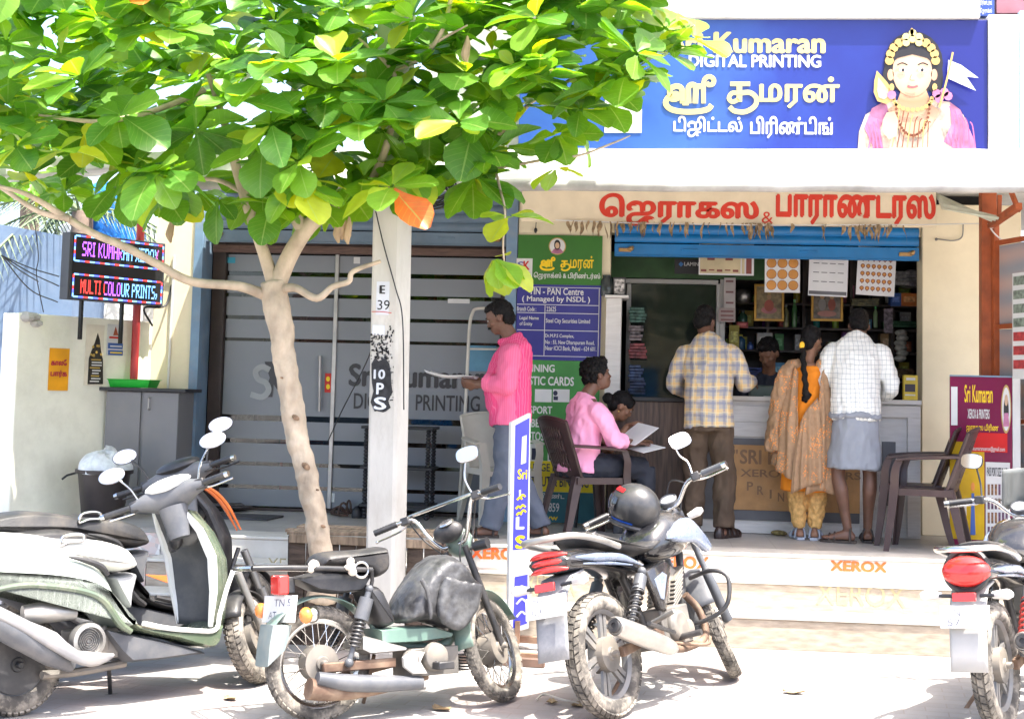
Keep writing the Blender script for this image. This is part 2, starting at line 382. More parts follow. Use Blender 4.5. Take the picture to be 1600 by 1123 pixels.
# ------------------------------------------------------------------ rolling shutters
m_shg = M('grey blue shutter steel', srgb(96, 116, 132), .45, .0, var=.10, scale=5, dirt=.3, dcol=(.25, .24, .22))
m_shb = M('bright blue shutter steel', srgb(22, 120, 185), .4, 0, var=.08, scale=6, dirt=.22, dcol=(.12, .16, .2))
m_gd = M('grey blue guide channel', srgb(112, 140, 165), .5, var=.1, dirt=.3)
m_steel = M('bare steel', (.45, .44, .42), .35, .9, var=.15, dirt=.3)
m_brass = M('tarnished brass', (.45, .28, .12), .4, .7, var=.2)
def slats(b, x0, x1, y, z0, z1, pitch):
    k = max(1, int(round((z1-z0)/pitch))); rings = []
    pr_ = []
    for i in range(k):
        for q in range(7):
            t = q/7; pr_.append((y - .018*sin(pi*t)**.8, z0+(i+t)*pitch))
    pr_.append((y, z0+k*pitch))
    b.loft([[V((x, yy, zz)) for yy, zz in pr_] for x in (x0, x1)], cap=False, closed=False)
def shutter(label, x0, x1, zb, zt, Y, m, guides, hpx):
    t = thing('rolling_shutter', label, 'shutter', (0, 0, 0))
    b = MB(); slats(b, x0, x1, Y, zb+.115, zt, .075); o = b.build('curtain', m, t, smooth=50)
    b = MB(); b.bx(x0, x1, Y-.02, Y+.012, zb, zb+.105); b.bx(x0, x1, Y-.032, Y-.0201, zb, zb+.012); b.build('bottom_bar', m, t, bevel=.003)
    for p in hpx:
        b = MB(); c = V((lerp(x0, x1, p), Y-.024, zb+.06)); b.box(c, (.14, .008, .018)); b.build('pull', m, t, bevel=.004)
    for p in (.035, .955):
        c = V((lerp(x0, x1, p), Y-.03, zb+.05)); b = MB(); b.box(c, (.1, .02, .03)); b.cyl(c+V((.02, -.01, .005)), c+V((.07, -.012, .025)), .012); b.ell(c+V((.05, -.02, .01)), .02)
        b.build('lock', m_brass, t, bevel=.003)
    return t
zgb = uz(560, 381, YW+.05); zbb = uz(1200, 404, YW+.03)
tg = shutter('grey blue rolling shutter raised above the glass door', XL1+.06, XD1-.09, zgb, zgb+.46, YW+.09, m_shg, None, (.22, .8))
for x0, x1 in ((XL1, XL1+.075), (XD1-.095, XD1-.002)):
    b = MB(); b.bx(x0, x1, YW-.02, YW+.06, ZP, zgb+.46); b.bx(x0+.01, x1-.01, YW+.061, YW+.3, ZP, zgb+.02); b.build('guide_rail', m_gd, tg, bevel=.003)
tb = shutter('bright blue rolling shutter raised above the shop counter', XS0+.03, XS1-.02, zbb, zbb+.27, YW+.05, m_shb, None, (.25, .64))

# ------------------------------------------------------------------ glass door
YG = 12.2
G = FY(YG)
m_frame = M('dark brown aluminium', (.045, .028, .022), .45, var=.2)
m_lint = M('brown wooden lintel', (.13, .075, .055), .6, var=.2, scale=9, stretch=(1, 1, 8))
m_frost = M('grey frosted film', (.225, .24, .26), .28, .0, var=.05, scale=1.2)
def clear_glass():
    m = bpy.data.materials.new('clear glass'); m.use_nodes = True; n = m.node_tree.nodes; L = m.node_tree.links; n.remove(n['Principled BSDF'])
    tr = n.new('ShaderNodeBsdfTransparent'); tr.inputs[0].default_value = (.72, .76, .74, 1); gl = n.new('ShaderNodeBsdfGlossy'); gl.inputs['Roughness'].default_value = .02
    fr = n.new('ShaderNodeFresnel'); fr.inputs[0].default_value = 1.55; mx = n.new('ShaderNodeMixShader'); L.new(fr.outputs[0], mx.inputs[0]); L.new(tr.outputs[0], mx.inputs[1]); L.new(gl.outputs[0], mx.inputs[2])
    L.new(mx.outputs[0], n['Material Output'].inputs[0]); return m
m_glass = clear_glass()
gd = thing('glass_door', 'frosted grey glass door with clear stripes and printed shop name', 'glass door', (0, 0, 0))
gx0, gx1 = XL1+.075, XD1-.1
gz1 = uz(560, 398, YG); gz0 = ZP+.01
b = MB(); b.bx(gx0, gx0+.11, YG-.06, YG+.05, ZP, gz1+.1); b.bx(gx0+.111, gx1, YG-.05, YG+.05, gz1, gz1+.1); b.bx(gx0+.111, gx1, YG-.04, YG+.04, ZP, ZP+.022); b.bx(gx1-.06, gx1, YG-.06, YG-.051, ZP, gz1)
b.build('frame', m_frame, gd, bevel=.003)
b = MB(); b.bx(gx0+.0, gx1, YG-.085, YG-.052, gz1-.005, gz1+.06)
for p in (.06, .1): b.bx(gx0+p*2.2, gx0+p*2.2+.012, YG-.09, YG-.0851, gz1-.005, gz1+.06)
b.build('lintel', m_lint, gd, bevel=.003)
b = MB(); b.bx(gx0+.112, gx1-.061, YG+.002, YG+.01, gz0+.02, gz1); b.build('pane', m_glass, gd, smooth=0)
# frosted film: rows between the clear stripes
str_y = [(424, 431), (458, 464), (493, 499), (528, 533), (648, 657), (685, 692), (721, 727), (757, 763)]
edges = [398.0]+[v for s_ in str_y for v in s_]+[795.0]
b = MB(); xm = 400
for i in range(0, len(edges), 2):
    z1 = PY(xm, edges[i], YG).z; z0 = PY(xm, edges[i+1], YG).z
    b.bx(gx0+.115, gx1-.064, YG-.003, YG, max(z0, gz0+.025), min(z1, gz1-.003))
b.build('frosted_film', m_frost, gd, smooth=0)
# lettering on the glass
m_let = M('charcoal vinyl', (.035, .035, .04), .35)
m_let2 = M('pale grey vinyl', (.34, .35, .35), .4)
b = MB(); b.text(G, 'Sri Kumaran', 545, 570, 762, 606, .008, 0, .035); b.text(G, 'DIGITAL  PRINTING', 553, 616, 750, 641, .008, 0, .012)
K = G
b.poly(K, [(414, 565), (456, 565), (440, 590), (457, 618), (441, 620), (428, 600), (426, 620), (412, 620), (422, 590)], .008)
b.build('lettering', m_let, gd, smooth=0)
b = MB(); b.ribbon(K, [(422, 578), (410, 573), (400, 580), (404, 592), (416, 598), (420, 610), (410, 620), (392, 616)], 9, .009); b.build('logo', m_let2, gd, smooth=0)
b = MB(); b.tube([PY(500, 556, YG-.05), PY(499, 642, YG-.05)], .013, 10); b.cyl(PY(500, 568, YG-.05), PY(500, 568, YG), .008); b.cyl(PY(499, 630, YG-.05), PY(499, 630, YG), .008)
b.build('handle', m_steel, gd)
b = MB(); p0, p1 = PY(524, 402, YG-.01), PY(521, 790, YG-.01); xx = PY(522, 600, YG).x; b.bx(xx-.022, xx+.012, YG-.022, YG-.003, gz0+.02, gz1-.002); b.build('edge_strip', m_steel, gd, bevel=.003)
b = MB(); b.rect(G, 508, 583, 518, 613, .006, .004, 0); b.disc(G, 513, 592, 3, 4, .0105, .002, 1); b.disc(G, 513, 604, 3, 4, .0105, .002, 1); b.build('push_sticker', [m_red, m_yel], gd, smooth=0)
b = MB(); b.rect(G, 339, 402, 368, 411, .006, .003, 0); b.build('door_sticker', M('teal sticker', srgb(60, 160, 185), .5), gd, smooth=0)
b = MB(); b.rect(G, 734, 540, 775, 580, .006, .003, 0); b.build('notice', M('pale blue paper', srgb(100, 150, 175), .6), gd, smooth=0)
b = MB(); b.rect(G, 553, 402, 563, 412, .006, .003, 0); b.rect(G, 513, 770, 523, 784, .006, .003, 0); b.rect(G, 700, 467, 734, 474, .006, .003, 0); b.build('paper_label', m_white, gd, smooth=0)
# dim stock behind the glass
for i, (px, py, ww, hh, col, nm) in enumerate([(360, 660, .5, .5, (.03, .03, .05), 'dark'), (470, 730, .4, .6, (.35, .03, .03), 'dull red'), (650, 640, .5, .7, (.28, .1, .05), 'rust brown'), (720, 460, .5, .5, (.25, .03, .03), 'deep red'), (380, 470, .45, .35, (.03, .05, .25), 'blue'), (600, 500, .4, .3, (.05, .12, .05), 'dark green'), (440, 520, .35, .4, (.4, .36, .25), 'buff')]):
    p = PY(px, py, 13.4); b = MB(); b.bx(p.x-ww/2, p.x+ww/2, 13.4, 13.7, ZP if p.z-hh/2 < 1.2 else p.z-hh/2, p.z+hh/2); b.bx(p.x-ww/2+.03, p.x+ww/2-.03, 13.39, 13.3999, p.z-hh/4, p.z+hh/4, 1)
    b.build('stock_carton', [M(nm+' carton', col, .6, var=.3, scale=14), M('carton label', (.5, .48, .42), .6, var=.3, scale=30)], bevel=.005, label=nm+' carton dimly seen through the stripes of the glass door', cat='carton', group='cartons behind the glass door')

# ------------------------------------------------------------------ left: compound wall, neighbours
A0 = PY(24, 600, 10.75); A1 = V((XL0, YW, 0)); A0.z = 0; A1.z = 0
wu = (A1-A0).normalized(); CW = Plane(A0, wu, (0, 0, 1))
m_comp = M('pale limewash', (.84, .81, .68), .9, var=.06, scale=2.5, bump=.2, bscale=18, dirt=.35, dcol=(.5, .46, .36))
LW = (A1-A0).length; ztop = 2.07
b = MB(); b.slab(CW, 0, 0, LW, ztop, -.2, .2)
cw = thing('compound_wall', 'low pale plastered compound wall beside the print shop', 'wall', (0, 0, 0)); b.build('plaster', m_comp, cw, bevel=.01)
rnd = random.Random(3); b = MB()
for i in range(8):
    b.ell(CW.pt(.02+rnd.random()*.16, ztop-.02-rnd.random()*.06, -.1+rnd.random()*.1), (.05+rnd.random()*.05, .05, .035), nu=7, nv=5)
b.build('broken_coping', M('bare concrete', (.42, .40, .37), .95, var=.2, bump=.5), cw, smooth=20)

m_nb = M('grey blue render', srgb(92, 112, 138), .85, var=.06, dirt=.2, dcol=(.3, .34, .38))
p = [PY(-40, 338, 13.6), PY(118, 372, 14.2)]
b = MB(); b.add([V((p[0].x-1.5, 13.3, 0)), V((p[1].x, 14.2, 0)), V((p[1].x, 14.2, p[1].z)), V((p[0].x-1.5, 13.3, p[0].z+.2)), V((p[0].x-1.5, 15.5, 0)), V((p[1].x, 16, 0)), V((p[1].x, 16, p[1].z)), V((p[0].x-1.5, 15.5, p[0].z+.2))], [(0, 1, 2, 3), (1, 5, 6, 2), (3, 2, 6, 7), (4, 0, 3, 7)])
nb = thing('neighbour_house', 'grey blue rendered house wall behind the compound wall', 'house', (0, 0, 0)); b.build('wall', m_nb, nb, smooth=0)
# white building patch behind the sign legs
b = MB(); q = PY(170, 480, 15); b.bx(q.x-.9, q.x+.75, 15.8, 17, 0, PY(170, 350, 15.8).z); hb = thing('white_house', 'sunlit white house wall seen between sign and pilaster', 'house', (0, 0, 0)); b.build('wall', m_conc, hb, bevel=.02)
b = MB(); q = PY(168, 345, 15.2); rib = [(.0, -.45)]+[(.33+.018*(i % 2), -.45+.9*i/12) for i in range(13)]+[(.22, .52), (.0, .55)]
wt = thing('water_tank', 'ribbed blue plastic water tank behind the lit sign', 'water tank', (q.x, 15.4, q.z-.1)); b.lathe(rib, (0, 0, 0), (0, 0, 1), 28); b.build('tank_body', M('blue plastic', srgb(40, 120, 210), .4, var=.06), wt, smooth=50)
b = MB(); b.cyl((0, 0, -.46), (0, 0, -(q.z-.1)), .35, .35, 12); b.build('tank_plinth', m_conc, wt)
b = MB(); p0 = PY(221, 300, 11.6); b.cyl((p0.x, 11.62, ZP), (p0.x, 11.62, 2.98), .032, .032, 14); rp = thing('red_post', 'slim red painted post under the sunshade left of the pilaster', 'post', (0, 0, 0)); b.build('shaft', M('red oxide paint', srgb(165, 50, 50), .5, var=.1), rp)
# ================================================================== Tamil lettering drawn by brush
def sri(b, pl, x0, y0, x1, y1, wd, h, mat=0):
    q = lambda pts: [(lerp(x0, x1, a), lerp(y1, y0, c)) for a, c in pts]
    S = lambda pts, k=1.: b.ribbon(pl, q(pts), wd*k, h, .003, mat)
    S([(.06, .42), (.0, .26), (.08, .10), (.3, .02), (.6, .02), (.82, .08), (.9, .2)])
    S([(.06, .42), (.12, .36), (.2, .36), (.26, .42), (.2, .5), (.1, .46), (.09, .62), (.2, .7), (.3, .66), (.33, .5), (.33, .24)])
    S([(.33, .26), (.45, .26)]); S([(.45, .24), (.45, .68), (.58, .70), (.58, .24)]); S([(.58, .69), (.74, .70)])
    S([(.74, .24), (.74, .72), (.77, .9), (.86, .96), (.94, .88), (.92, .76), (.84, .74), (.80, .8)], .85)
def ku(b, pl, x0, y0, x1, y1, wd, h, mat=0):
    q = lambda pts: [(lerp(x0, x1, a), lerp(y1, y0, c)) for a, c in pts]
    S = lambda pts, k=1.: b.ribbon(pl, q(pts), wd*k, h, .003, mat)
    S([(.1, .92), (.75, .92)], .8); S([(.4, .92), (.4, .34)]); S([(.4, .62), (.16, .62), (.06, .46), (.16, .34), (.3, .38), (.4, .46)], .8)
    S([(.4, .62), (.74, .64), (.95, .46), (.9, .2), (.6, .02), (.25, .04), (.08, .18)], .9)
T_MARAN = '\u0bae\u0bb0\u0ba9\u0bcd'
T_XP = '\u0bc6\u0b9c\u0bb0\u0bbe\u0b95\u0bcd\u0bb8\u0bcd'
T_PR = '\u0baa\u0bbf\u0bb0\u0bbf\u0ba3\u0bcd\u0b9f\u0bb0\u0bcd\u0bb8\u0bcd'
T_DIG = '\u0b9f\u0bbf\u0b9c\u0bbf\u0b9f\u0bcd\u0b9f\u0bb2\u0bcd'
T_PRG = '\u0baa\u0bbf\u0bb0\u0bbf\u0ba3\u0bcd\u0b9f\u0bbf\u0b99\u0bcd'

# ------------------------------------------------------------------ big blue hoarding over the sunshade
YH = 9.93
H = FY(YH)
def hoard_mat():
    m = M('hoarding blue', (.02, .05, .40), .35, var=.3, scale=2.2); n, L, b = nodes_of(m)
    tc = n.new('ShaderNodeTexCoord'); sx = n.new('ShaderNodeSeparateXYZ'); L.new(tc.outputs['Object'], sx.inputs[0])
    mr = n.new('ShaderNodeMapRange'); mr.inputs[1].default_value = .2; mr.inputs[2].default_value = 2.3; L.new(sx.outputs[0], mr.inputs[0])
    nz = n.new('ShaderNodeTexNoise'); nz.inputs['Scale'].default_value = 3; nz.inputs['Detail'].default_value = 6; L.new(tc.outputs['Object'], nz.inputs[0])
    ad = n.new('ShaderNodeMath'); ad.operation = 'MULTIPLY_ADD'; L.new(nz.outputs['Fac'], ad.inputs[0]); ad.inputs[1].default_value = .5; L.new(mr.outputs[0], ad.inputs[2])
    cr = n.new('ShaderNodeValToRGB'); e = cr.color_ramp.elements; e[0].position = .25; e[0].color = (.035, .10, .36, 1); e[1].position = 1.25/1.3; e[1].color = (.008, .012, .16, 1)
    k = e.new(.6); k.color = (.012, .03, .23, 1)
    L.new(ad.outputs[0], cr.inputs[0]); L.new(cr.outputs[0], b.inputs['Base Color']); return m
hd = thing('shop_hoarding', 'long blue hoarding with yellow and white shop name and a painted portrait', 'hoarding', (0, 0, 0))
hx0 = H.box(812, 30, 900, 235)[0]; _, hz0, hx1, hz1 = H.box(1100, 31, 1543, 236)
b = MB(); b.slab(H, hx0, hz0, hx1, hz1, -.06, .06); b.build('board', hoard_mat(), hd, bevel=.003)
b = MB(); b.slab(H, hx1+.003, hz0-.02, hx1+.2, hz1+.03, -.07, .09); b.build('end_post', m_conc, hd, bevel=.006)
m_cre = M('pale yellow print', (.62, .53, .20), .4, var=.03); m_gold = M('gold print', (.48, .32, .10), .4, var=.08)
m_skin_p = M('painted skin', (.52, .33, .21), .4, var=.05); m_hair_p = M('painted black hair', (.015, .012, .012), .4); 
_n, _L, _b = nodes_of(m_skin_p); _fc = H.pt(*H.uv(1425, 112)); _tc = _n.new('ShaderNodeTexCoord'); _vs = _n.new('ShaderNodeVectorMath'); _vs.operation = 'DISTANCE'; _vs.inputs[1].default_value = _fc; _L.new(_tc.outputs['Object'], _vs.inputs[0])
_cr = _n.new('ShaderNodeValToRGB'); _mr = _n.new('ShaderNodeMapRange'); _mr.inputs[2].default_value = .5; _L.new(_vs.outputs['Value'], _mr.inputs[0]); _L.new(_mr.outputs[0], _cr.inputs[0]); _e = _cr.color_ramp.elements; _e[0].position = .1; _e[0].color = (.60, .42, .28, 1); _e[1].position = .42; _e[1].color = (.40, .20, .10, 1); _k = _e.new(.25); _k.color = (.55, .35, .22, 1); _k = _e.new(.8); _k.color = (.56, .37, .24, 1); _L.new(_cr.outputs[0], _b.inputs['Base Color'])
m_pink_p = M('painted pink cloth', (.42, .15, .26), .4, var=.25, scale=12); m_whc_p = M('painted pale cloth', (.46, .37, .29), .4, var=.25, scale=10)
b = MB()
b.text(H, 'Sri Kumaran', 1048, 50, 1290, 84, .004, 0, .04)
sri(b, H, 1040, 118, 1120, 176, 8.5, .004, 0); ku(b, H, 1136, 128, 1184, 176, 8.5, .0042, 0)
b.text(H, T_MARAN, 1186, 120, 1312, 170, .004, 0, .035)
b.build('yellow_lettering', m_cre, hd, smooth=0)
b = MB(); b.text(H, 'DIGITAL PRINTING', 1076, 86, 1283, 106, .004, 0, .035); b.text(H, T_DIG, 1052, 182, 1160, 215, .004, 0, .03); b.text(H, T_PRG, 1172, 182, 1301, 217, .004, 0, .03)
b.build('white_lettering', m_white, hd, smooth=0)
# white corner badge half hidden by the leaves
b = MB(); b.rect(H, 945, 130, 1003, 208, .002, .004, 0); b.build('badge', m_white, hd, bevel=.002)
# generic crowned portrait, layer over layer
b = MB(); h = .002
def lay(fn):
    global h
    h += .0022; fn(h)
lay(lambda h: b.poly(H, [(1340, 236), (1342, 206), (1352, 180), (1380, 162), (1410, 155), (1450, 155), (1484, 160), (1505, 180), (1515, 205), (1526, 236)], h, .002, 3))
lay(lambda h: (b.poly(H, [(1350, 200), (1362, 170), (1384, 158), (1388, 175), (1375, 200), (1380, 234), (1366, 234)], h, .002, 4), b.poly(H, [(1484, 160), (1500, 172), (1520, 215), (1526, 236), (1496, 236), (1474, 222), (1486, 195)], h, .002, 4)))
lay(lambda h: b.disc(H, 1427, 100, 46, 50, h, .002, 2))
lay(lambda h: (b.poly(H, [(1408, 140), (1446, 140), (1456, 165), (1470, 175), (1440, 215), (1412, 215), (1386, 172), (1400, 164)], h, .002, 1)))
lay(lambda h: (b.disc(H, 1425, 113, 31, 39, h, .002, 1), b.disc(H, 1390, 122, 11, 26, h-.0012, .001, 2), b.disc(H, 1461, 122, 12, 28, h-.0012, .001, 2), b.disc(H, 1391, 118, 5, 9, h, .002, 1), b.disc(H, 1459, 118, 5, 9, h, .002, 1)))
lay(lambda h: (b.poly(H, [(1392, 100), (1400, 82), (1425, 72), (1450, 82), (1458, 100), (1448, 92), (1425, 86), (1402, 92)], h, .002, 2)))
lay(lambda h: [b.disc(H, 1425+36*cos(a), 96-34*sin(a), 7, 7, h, .002, 0, 10) for a in [pi*i/10 for i in range(11)]])
lay(lambda h: [b.disc(H, 1425+d, 62-abs(d)*-.6-k*9, 6, 6, h, .002, 5, 9) for d in (-10, 0, 10) for k in (0, 1)] + [b.disc(H, 1424, 51, 3, 6, h, .002, 0, 8)])
lay(lambda h: [b.ribbon(H, [(x-8, 103), (x, 100), (x+8, 103)], 2, h, .002, 2) for x in (1409, 1441)] + [b.disc(H, x, 111, 6.5, 2.6, h, .002, 6, 12) for x in (1410, 1440)])
lay(lambda h: [b.disc(H, x, 111, 2.5, 2.5, h, .002, 2, 10) for x in (1410, 1440)] + [b.ribbon(H, [(1417, 136), (1425, 138), (1433, 136)], 3.4, h, .002, 7)] + [b.ribbon(H, [(1423, 118), (1421, 126), (1428, 127)], .8, h, .002, 8)])
lay(lambda h: [b.disc(H, 1425+30*cos(a), 155-18*sin(a), 3.4, 3.4, h, .002, 0, 8) for a in [pi+pi*i/12 for i in range(13)]] + [b.disc(H, 1425+26*cos(a), 165-48*sin(a), 2.4, 2.4, h, .002, 8, 7) for a in [pi+pi*i/22 for i in range(23)]])
lay(lambda h: [b.poly(H, [(1369, 112), (1385, 130), (1396, 146), (1394, 158), (1384, 164), (1370, 160), (1364, 146), (1365, 128)], h, .002, 0)])
lay(lambda h: [b.poly(H, [(1371, 122), (1386, 142), (1388, 152), (1380, 157), (1372, 154), (1369, 142)], h, .002, 3)])
lay(lambda h: [b.disc(H, x, y, 7, 7, h, .002, 4, 9) for x, y in ((1462, 148), (1474, 146), (1480, 152), (1466, 156), (1392, 150))] + [b.disc(H, x, 138, 4, 6, h, .002, 0, 8) for x in (1392, 1459)])
lay(lambda h: [b.ribbon(H, [(1404+i*7+j*2, 172+i*3), (1400+i*7, 195), (1392+i*8, 232)], 1.6, h, .002, 8 if i % 3 else 0) for i in range(0, 8) for j in (0,)] + [b.ribbon(H, [(1352+i*6, 200-i*4), (1358+i*5, 218), (1356+i*7, 234)], 1.8, h, .002, 9) for i in range(4)] + [b.ribbon(H, [(1482+i*8, 168+i*6), (1490+i*7, 200), (1486+i*9, 232)], 1.8, h, .002, 9) for i in range(5)])
lay(lambda h: [b.ribbon(H, [(1487, 84), (1478, 125), (1466, 170)], 3, h, .002, 0)] + [b.poly(H, [(1480, 96), (1500, 104), (1527, 124), (1508, 122), (1523, 144), (1500, 134), (1478, 124)], h, .002, 6)])
lay(lambda h: [b.poly(H, [(1384, 178), (1396, 176), (1402, 190), (1400, 214), (1388, 220), (1376, 206), (1378, 190)], h, .002, 1)])
b.build('portrait', [m_gold, m_skin_p, m_hair_p, m_whc_p, m_pink_p, m_cre, m_white, M('painted lips', srgb(200, 90, 90), .4), M('painted brown', srgb(110, 60, 30), .4), M('painted deep pink fold', (.40, .10, .22), .4)], hd, smooth=0)
# boards above
H2 = FY(9.9)
b = MB(); a = H2.box(700, -60, 1531, 28); b.slab(H2, *a, -.05, .06); ub = thing('white_board', 'blank white board along the top above the blue hoarding', 'board', (0, 0, 0)); b.build('panel', m_conc, ub, bevel=.004)
H3 = FY(10.05)
b = MB(); b.rect(H3, 1528, -60, 1552, 27, -.03, .06, 0); b2 = MB(); b2.text(H3, T_PR, 1530, 2, 1548, 12, .034); b2.text(H3, T_XP, 1530, 15, 1548, 25, .034)
sb = thing('small_blue_sign', 'narrow strip of a dark blue sign with white lettering above the hoarding end', 'sign', (0, 0, 0)); b.build('board', M('navy board', srgb(40, 70, 140), .5), sb); b2.build('lettering', m_white, sb, smooth=0)
b = MB(); b.rect(FY(10.08), 1556, -80, 1700, 22, -.03, .05, 0); mb_ = thing('maroon_board', 'dull maroon board corner at the top beyond the hoarding', 'board', (0, 0, 0)); b.build('panel', M('maroon board paint', srgb(140, 90, 100), .6, var=.15), mb_)
b = MB(); b.rect(FY(10.0), 1593, 18, 1640, 236, -.05, .06, 0); wb_ = thing('pale_blue_board', 'pale blue board edge cut off beside the hoarding post', 'board', (0, 0, 0)); b.build('panel', M('pale blue board paint', srgb(170, 215, 235), .6), wb_, bevel=.003)
# pale canopy of the neighbour, far left
b = MB(); q0, q1 = PY(-60, 272, 10.6), PY(190, 256, 11.5)
b.beam(q0, q1, .7, .13); nc = thing('neighbour_canopy', 'white canopy edge of the neighbouring house behind the leaves', 'canopy', (0, 0, 0)); b.build('slab', m_conc, nc, bevel=.02)
b = MB(); b.beam(q0+V((.5, .25, .1)), q1+V((.1, .2, .12)), .3, .05); b.build('sheet', M('blue sheet', srgb(90, 160, 220), .5), nc, bevel=.01)

# ------------------------------------------------------------------ red Tamil banner under the sunshade
YBN = 11.5
Bn = FY(YBN)
bn = thing('red_lettered_banner', 'cream board with big red lettering hanging under the sunshade', 'banner', (0, 0, 0))
a = Bn.box(815, 290, 1463, 351)
m_bcl = M('cream board', (.74, .64, .46), .85, var=.05, bump=.1, bscale=14, dirt=.2, dcol=(.5, .42, .28))
b = MB(); b.slab(Bn, a[0], a[1], a[2], a[3], -.02, .02); b.build('board', m_bcl, bn, bevel=.003)
b = MB(); b.text(Bn, T_XP.replace('\u0bcd', ''), 936, 303, 1186, 354, .003, 0, .05); b.text(Bn, T_PR.replace('\u0bcd', '').replace('\u0bbf', '\u0bbe'), 1212, 302, 1462, 353, .003, 0, .05); b.text(Bn, '&', 1190, 331, 1208, 349, .003, 0, .0)
b.build('lettering', M('red banner paint', srgb(205, 50, 25), .5, var=.06), bn, smooth=0)
# garland of dried leaves on a string
ga = thing('dried_leaf_garland', 'row of dried brown mango leaves hanging from a string over the shutter', 'garland', (0, 0, 0))
G2 = FY(YBN-.06); m_dry = M('dried leaf', (.33, .235, .13), .8, var=.3, scale=30)
b = MB(); b.tube([G2.pt(*G2.uv(x, y)) for x, y in ((868, 344), (1000, 349), (1200, 352), (1440, 351), (1547, 349))], .004, 6); b.build('string', m_white, ga)
rnd = random.Random(11); b = MB()
for i in range(96):
    x = rnd.choice([rnd.uniform(885, 970), rnd.uniform(960, 1100), rnd.uniform(1100, 1440), rnd.gauss(985, 25), rnd.gauss(1180, 18), rnd.gauss(1345, 22)])
    if x > 1440 or x < 880: continue
    y = 345+(x-880)*.012; L_ = rnd.uniform(14, 30); p0 = G2.pt(*G2.uv(x, y)); dx = rnd.uniform(-.02, .02)
    sc = 1/205.; wv = rnd.uniform(.010, .02)
    rows = []
    for j in range(6):
        t = j/5; ww = wv*(sin(pi*min(1, t*.9+.1))**.7)*(1-.3*t); c = p0+V((dx*t+.008*sin(t*5+i), -.015*sin(t*3+i)-.004, -L_*sc*t)); tw = i*1.7+t*2
        rows.append([c+V((ww*cos(tw*.5), ww*sin(tw*.5)*.8, 0)), c+V((0, .006, 0)), c-V((ww*cos(tw*.5), ww*sin(tw*.5)*.8, 0))])
    b.loft(rows, cap=False, closed=False)
b.build('leaves', m_dry, ga, smooth=60)
b = MB(); b.tube([PY(838, 345, YW-.03), PY(837, 356, YW-.03)], .003, 6); b.ell(PY(837, 360, YW-.03), (.014, .014, .022)); hk = b.build('dark_bulb', m_black, None, label='small dark bulb hanging by the shutter above the green panel', cat='bulb')

# ------------------------------------------------------------------ green and blue service panel on the wall
YP = YW-.012
P = FY(YP)
m_grn = M('green panel print', srgb(50, 112, 34), .45, var=.06, scale=3); m_navy = M('navy panel print', srgb(48, 48, 130), .45, var=.05); m_g2 = M('light green panel print', srgb(60, 135, 60), .45, var=.12, scale=4); m_yl = M('yellow panel band', srgb(225, 205, 30), .5, var=.05); m_teal = M('blue green panel print', srgb(40, 100, 110), .45, var=.12)
sp = thing('service_panel', 'tall green blue and yellow panel listing the shop services', 'sign panel', (0, 0, 0))
b = MB(); xr = lambda y: 944-(y-368)*.02
def band(y0, y1, mt):
    xa = 806; a = P.box(xa, y0, xr((y0+y1)/2), y1); b.slab(P, XD1+.004, a[1], P.uv(941, 400)[0], a[3], 0, .012, mt)
for y0, y1, mt in ((368, 445, 0), (445.3, 563, 1), (563.3, 720, 2), (720.3, 768, 3), (768.3, 816, 4)): band(y0, y1, mt)
b.build('board', [m_grn, m_navy, m_g2, m_yl, m_teal], sp, smooth=0)
h = .013
b = MB(); b.text(P, 'TIN - PAN Centre', 827, 450, 912, 461, h, 0, .02); b.text(P, '( Managed by NSDL )', 816, 463, 922, 474, h, 0, .02)
b.text(P, 'Branch Code :', 808, 479, 838, 486, h, 0, .015); b.text(P, '22625', 854, 479, 869, 487, h, 0, .015); b.text(P, 'Legal Name', 812, 494, 842, 501, h, 0, .015); b.text(P, 'of Entity', 812, 503, 832, 510, h, 0, .015)
b.text(P, 'Steel City Securities Limited', 853, 498, 922, 507, h, 0, .015); b.text(P, 'Dr.M.P.S Complex,', 852, 522, 897, 529, h, 0, .015); b.text(P, 'No : 55, New Dharapuram Road,', 852, 532, 929, 540, h, 0, .015); b.text(P, 'Near ICICI Bank, Palani - 624 601.', 852, 541, 932, 549, h, 0, .015)
for x0, y0, x1, y1 in ((808, 449, 938, 449.8), (808, 476, 936, 477), (808, 489, 936, 490), (808, 516, 935, 517), (808, 556, 934, 557), (850.5, 477, 851.5, 556), (935, 450, 936, 557)): b.rect(P, x0, y0, x1, y1, h, .002)
b.text(P, 'SCANNING', 800, 569, 867, 581, h, 0, .03); b.text(P, 'PLASTIC CARDS', 806, 588, 897, 602, h, 0, .03); b.text(P, 'PASSPORT', 808, 634, 863, 646, h, 0, .03); b.text(P, 'RUBBER', 806, 654, 851, 667, h, 0, .03); b.text(P, 'PHOTOS', 808, 674, 850, 688, h, 0, .03); b.text(P, 'PARTY', 853, 678, 873, 687, h, 0, .02)
b.text(P, '\u0baa\u0bbf\u0bb0\u0bbf\u0ba3\u0bcd\u0b9f', 844, 770, 882, 780, h, 0, .02); b.text(P, '\u0bae\u0b95', 828, 772, 842, 780, h, 0, .02); b.text(P, '63859', 846, 785, 874, 799, h, 0, .02); b.text(P, '0', 898, 787, 904, 799, h, 0, .02)
b.text(P, T_XP+' & '+T_PR, 834, 426, 938, 438, h, 0, .025)
for x, w_ in ((836, 26), (864, 26)): b.rect(P, x, 608, x+w_, 628, h, .002)
for x in (829, 856): b.rect(P, x, 693, x+20, 720, h, .002)
b.build('white_lettering', m_white, sp, smooth=0)
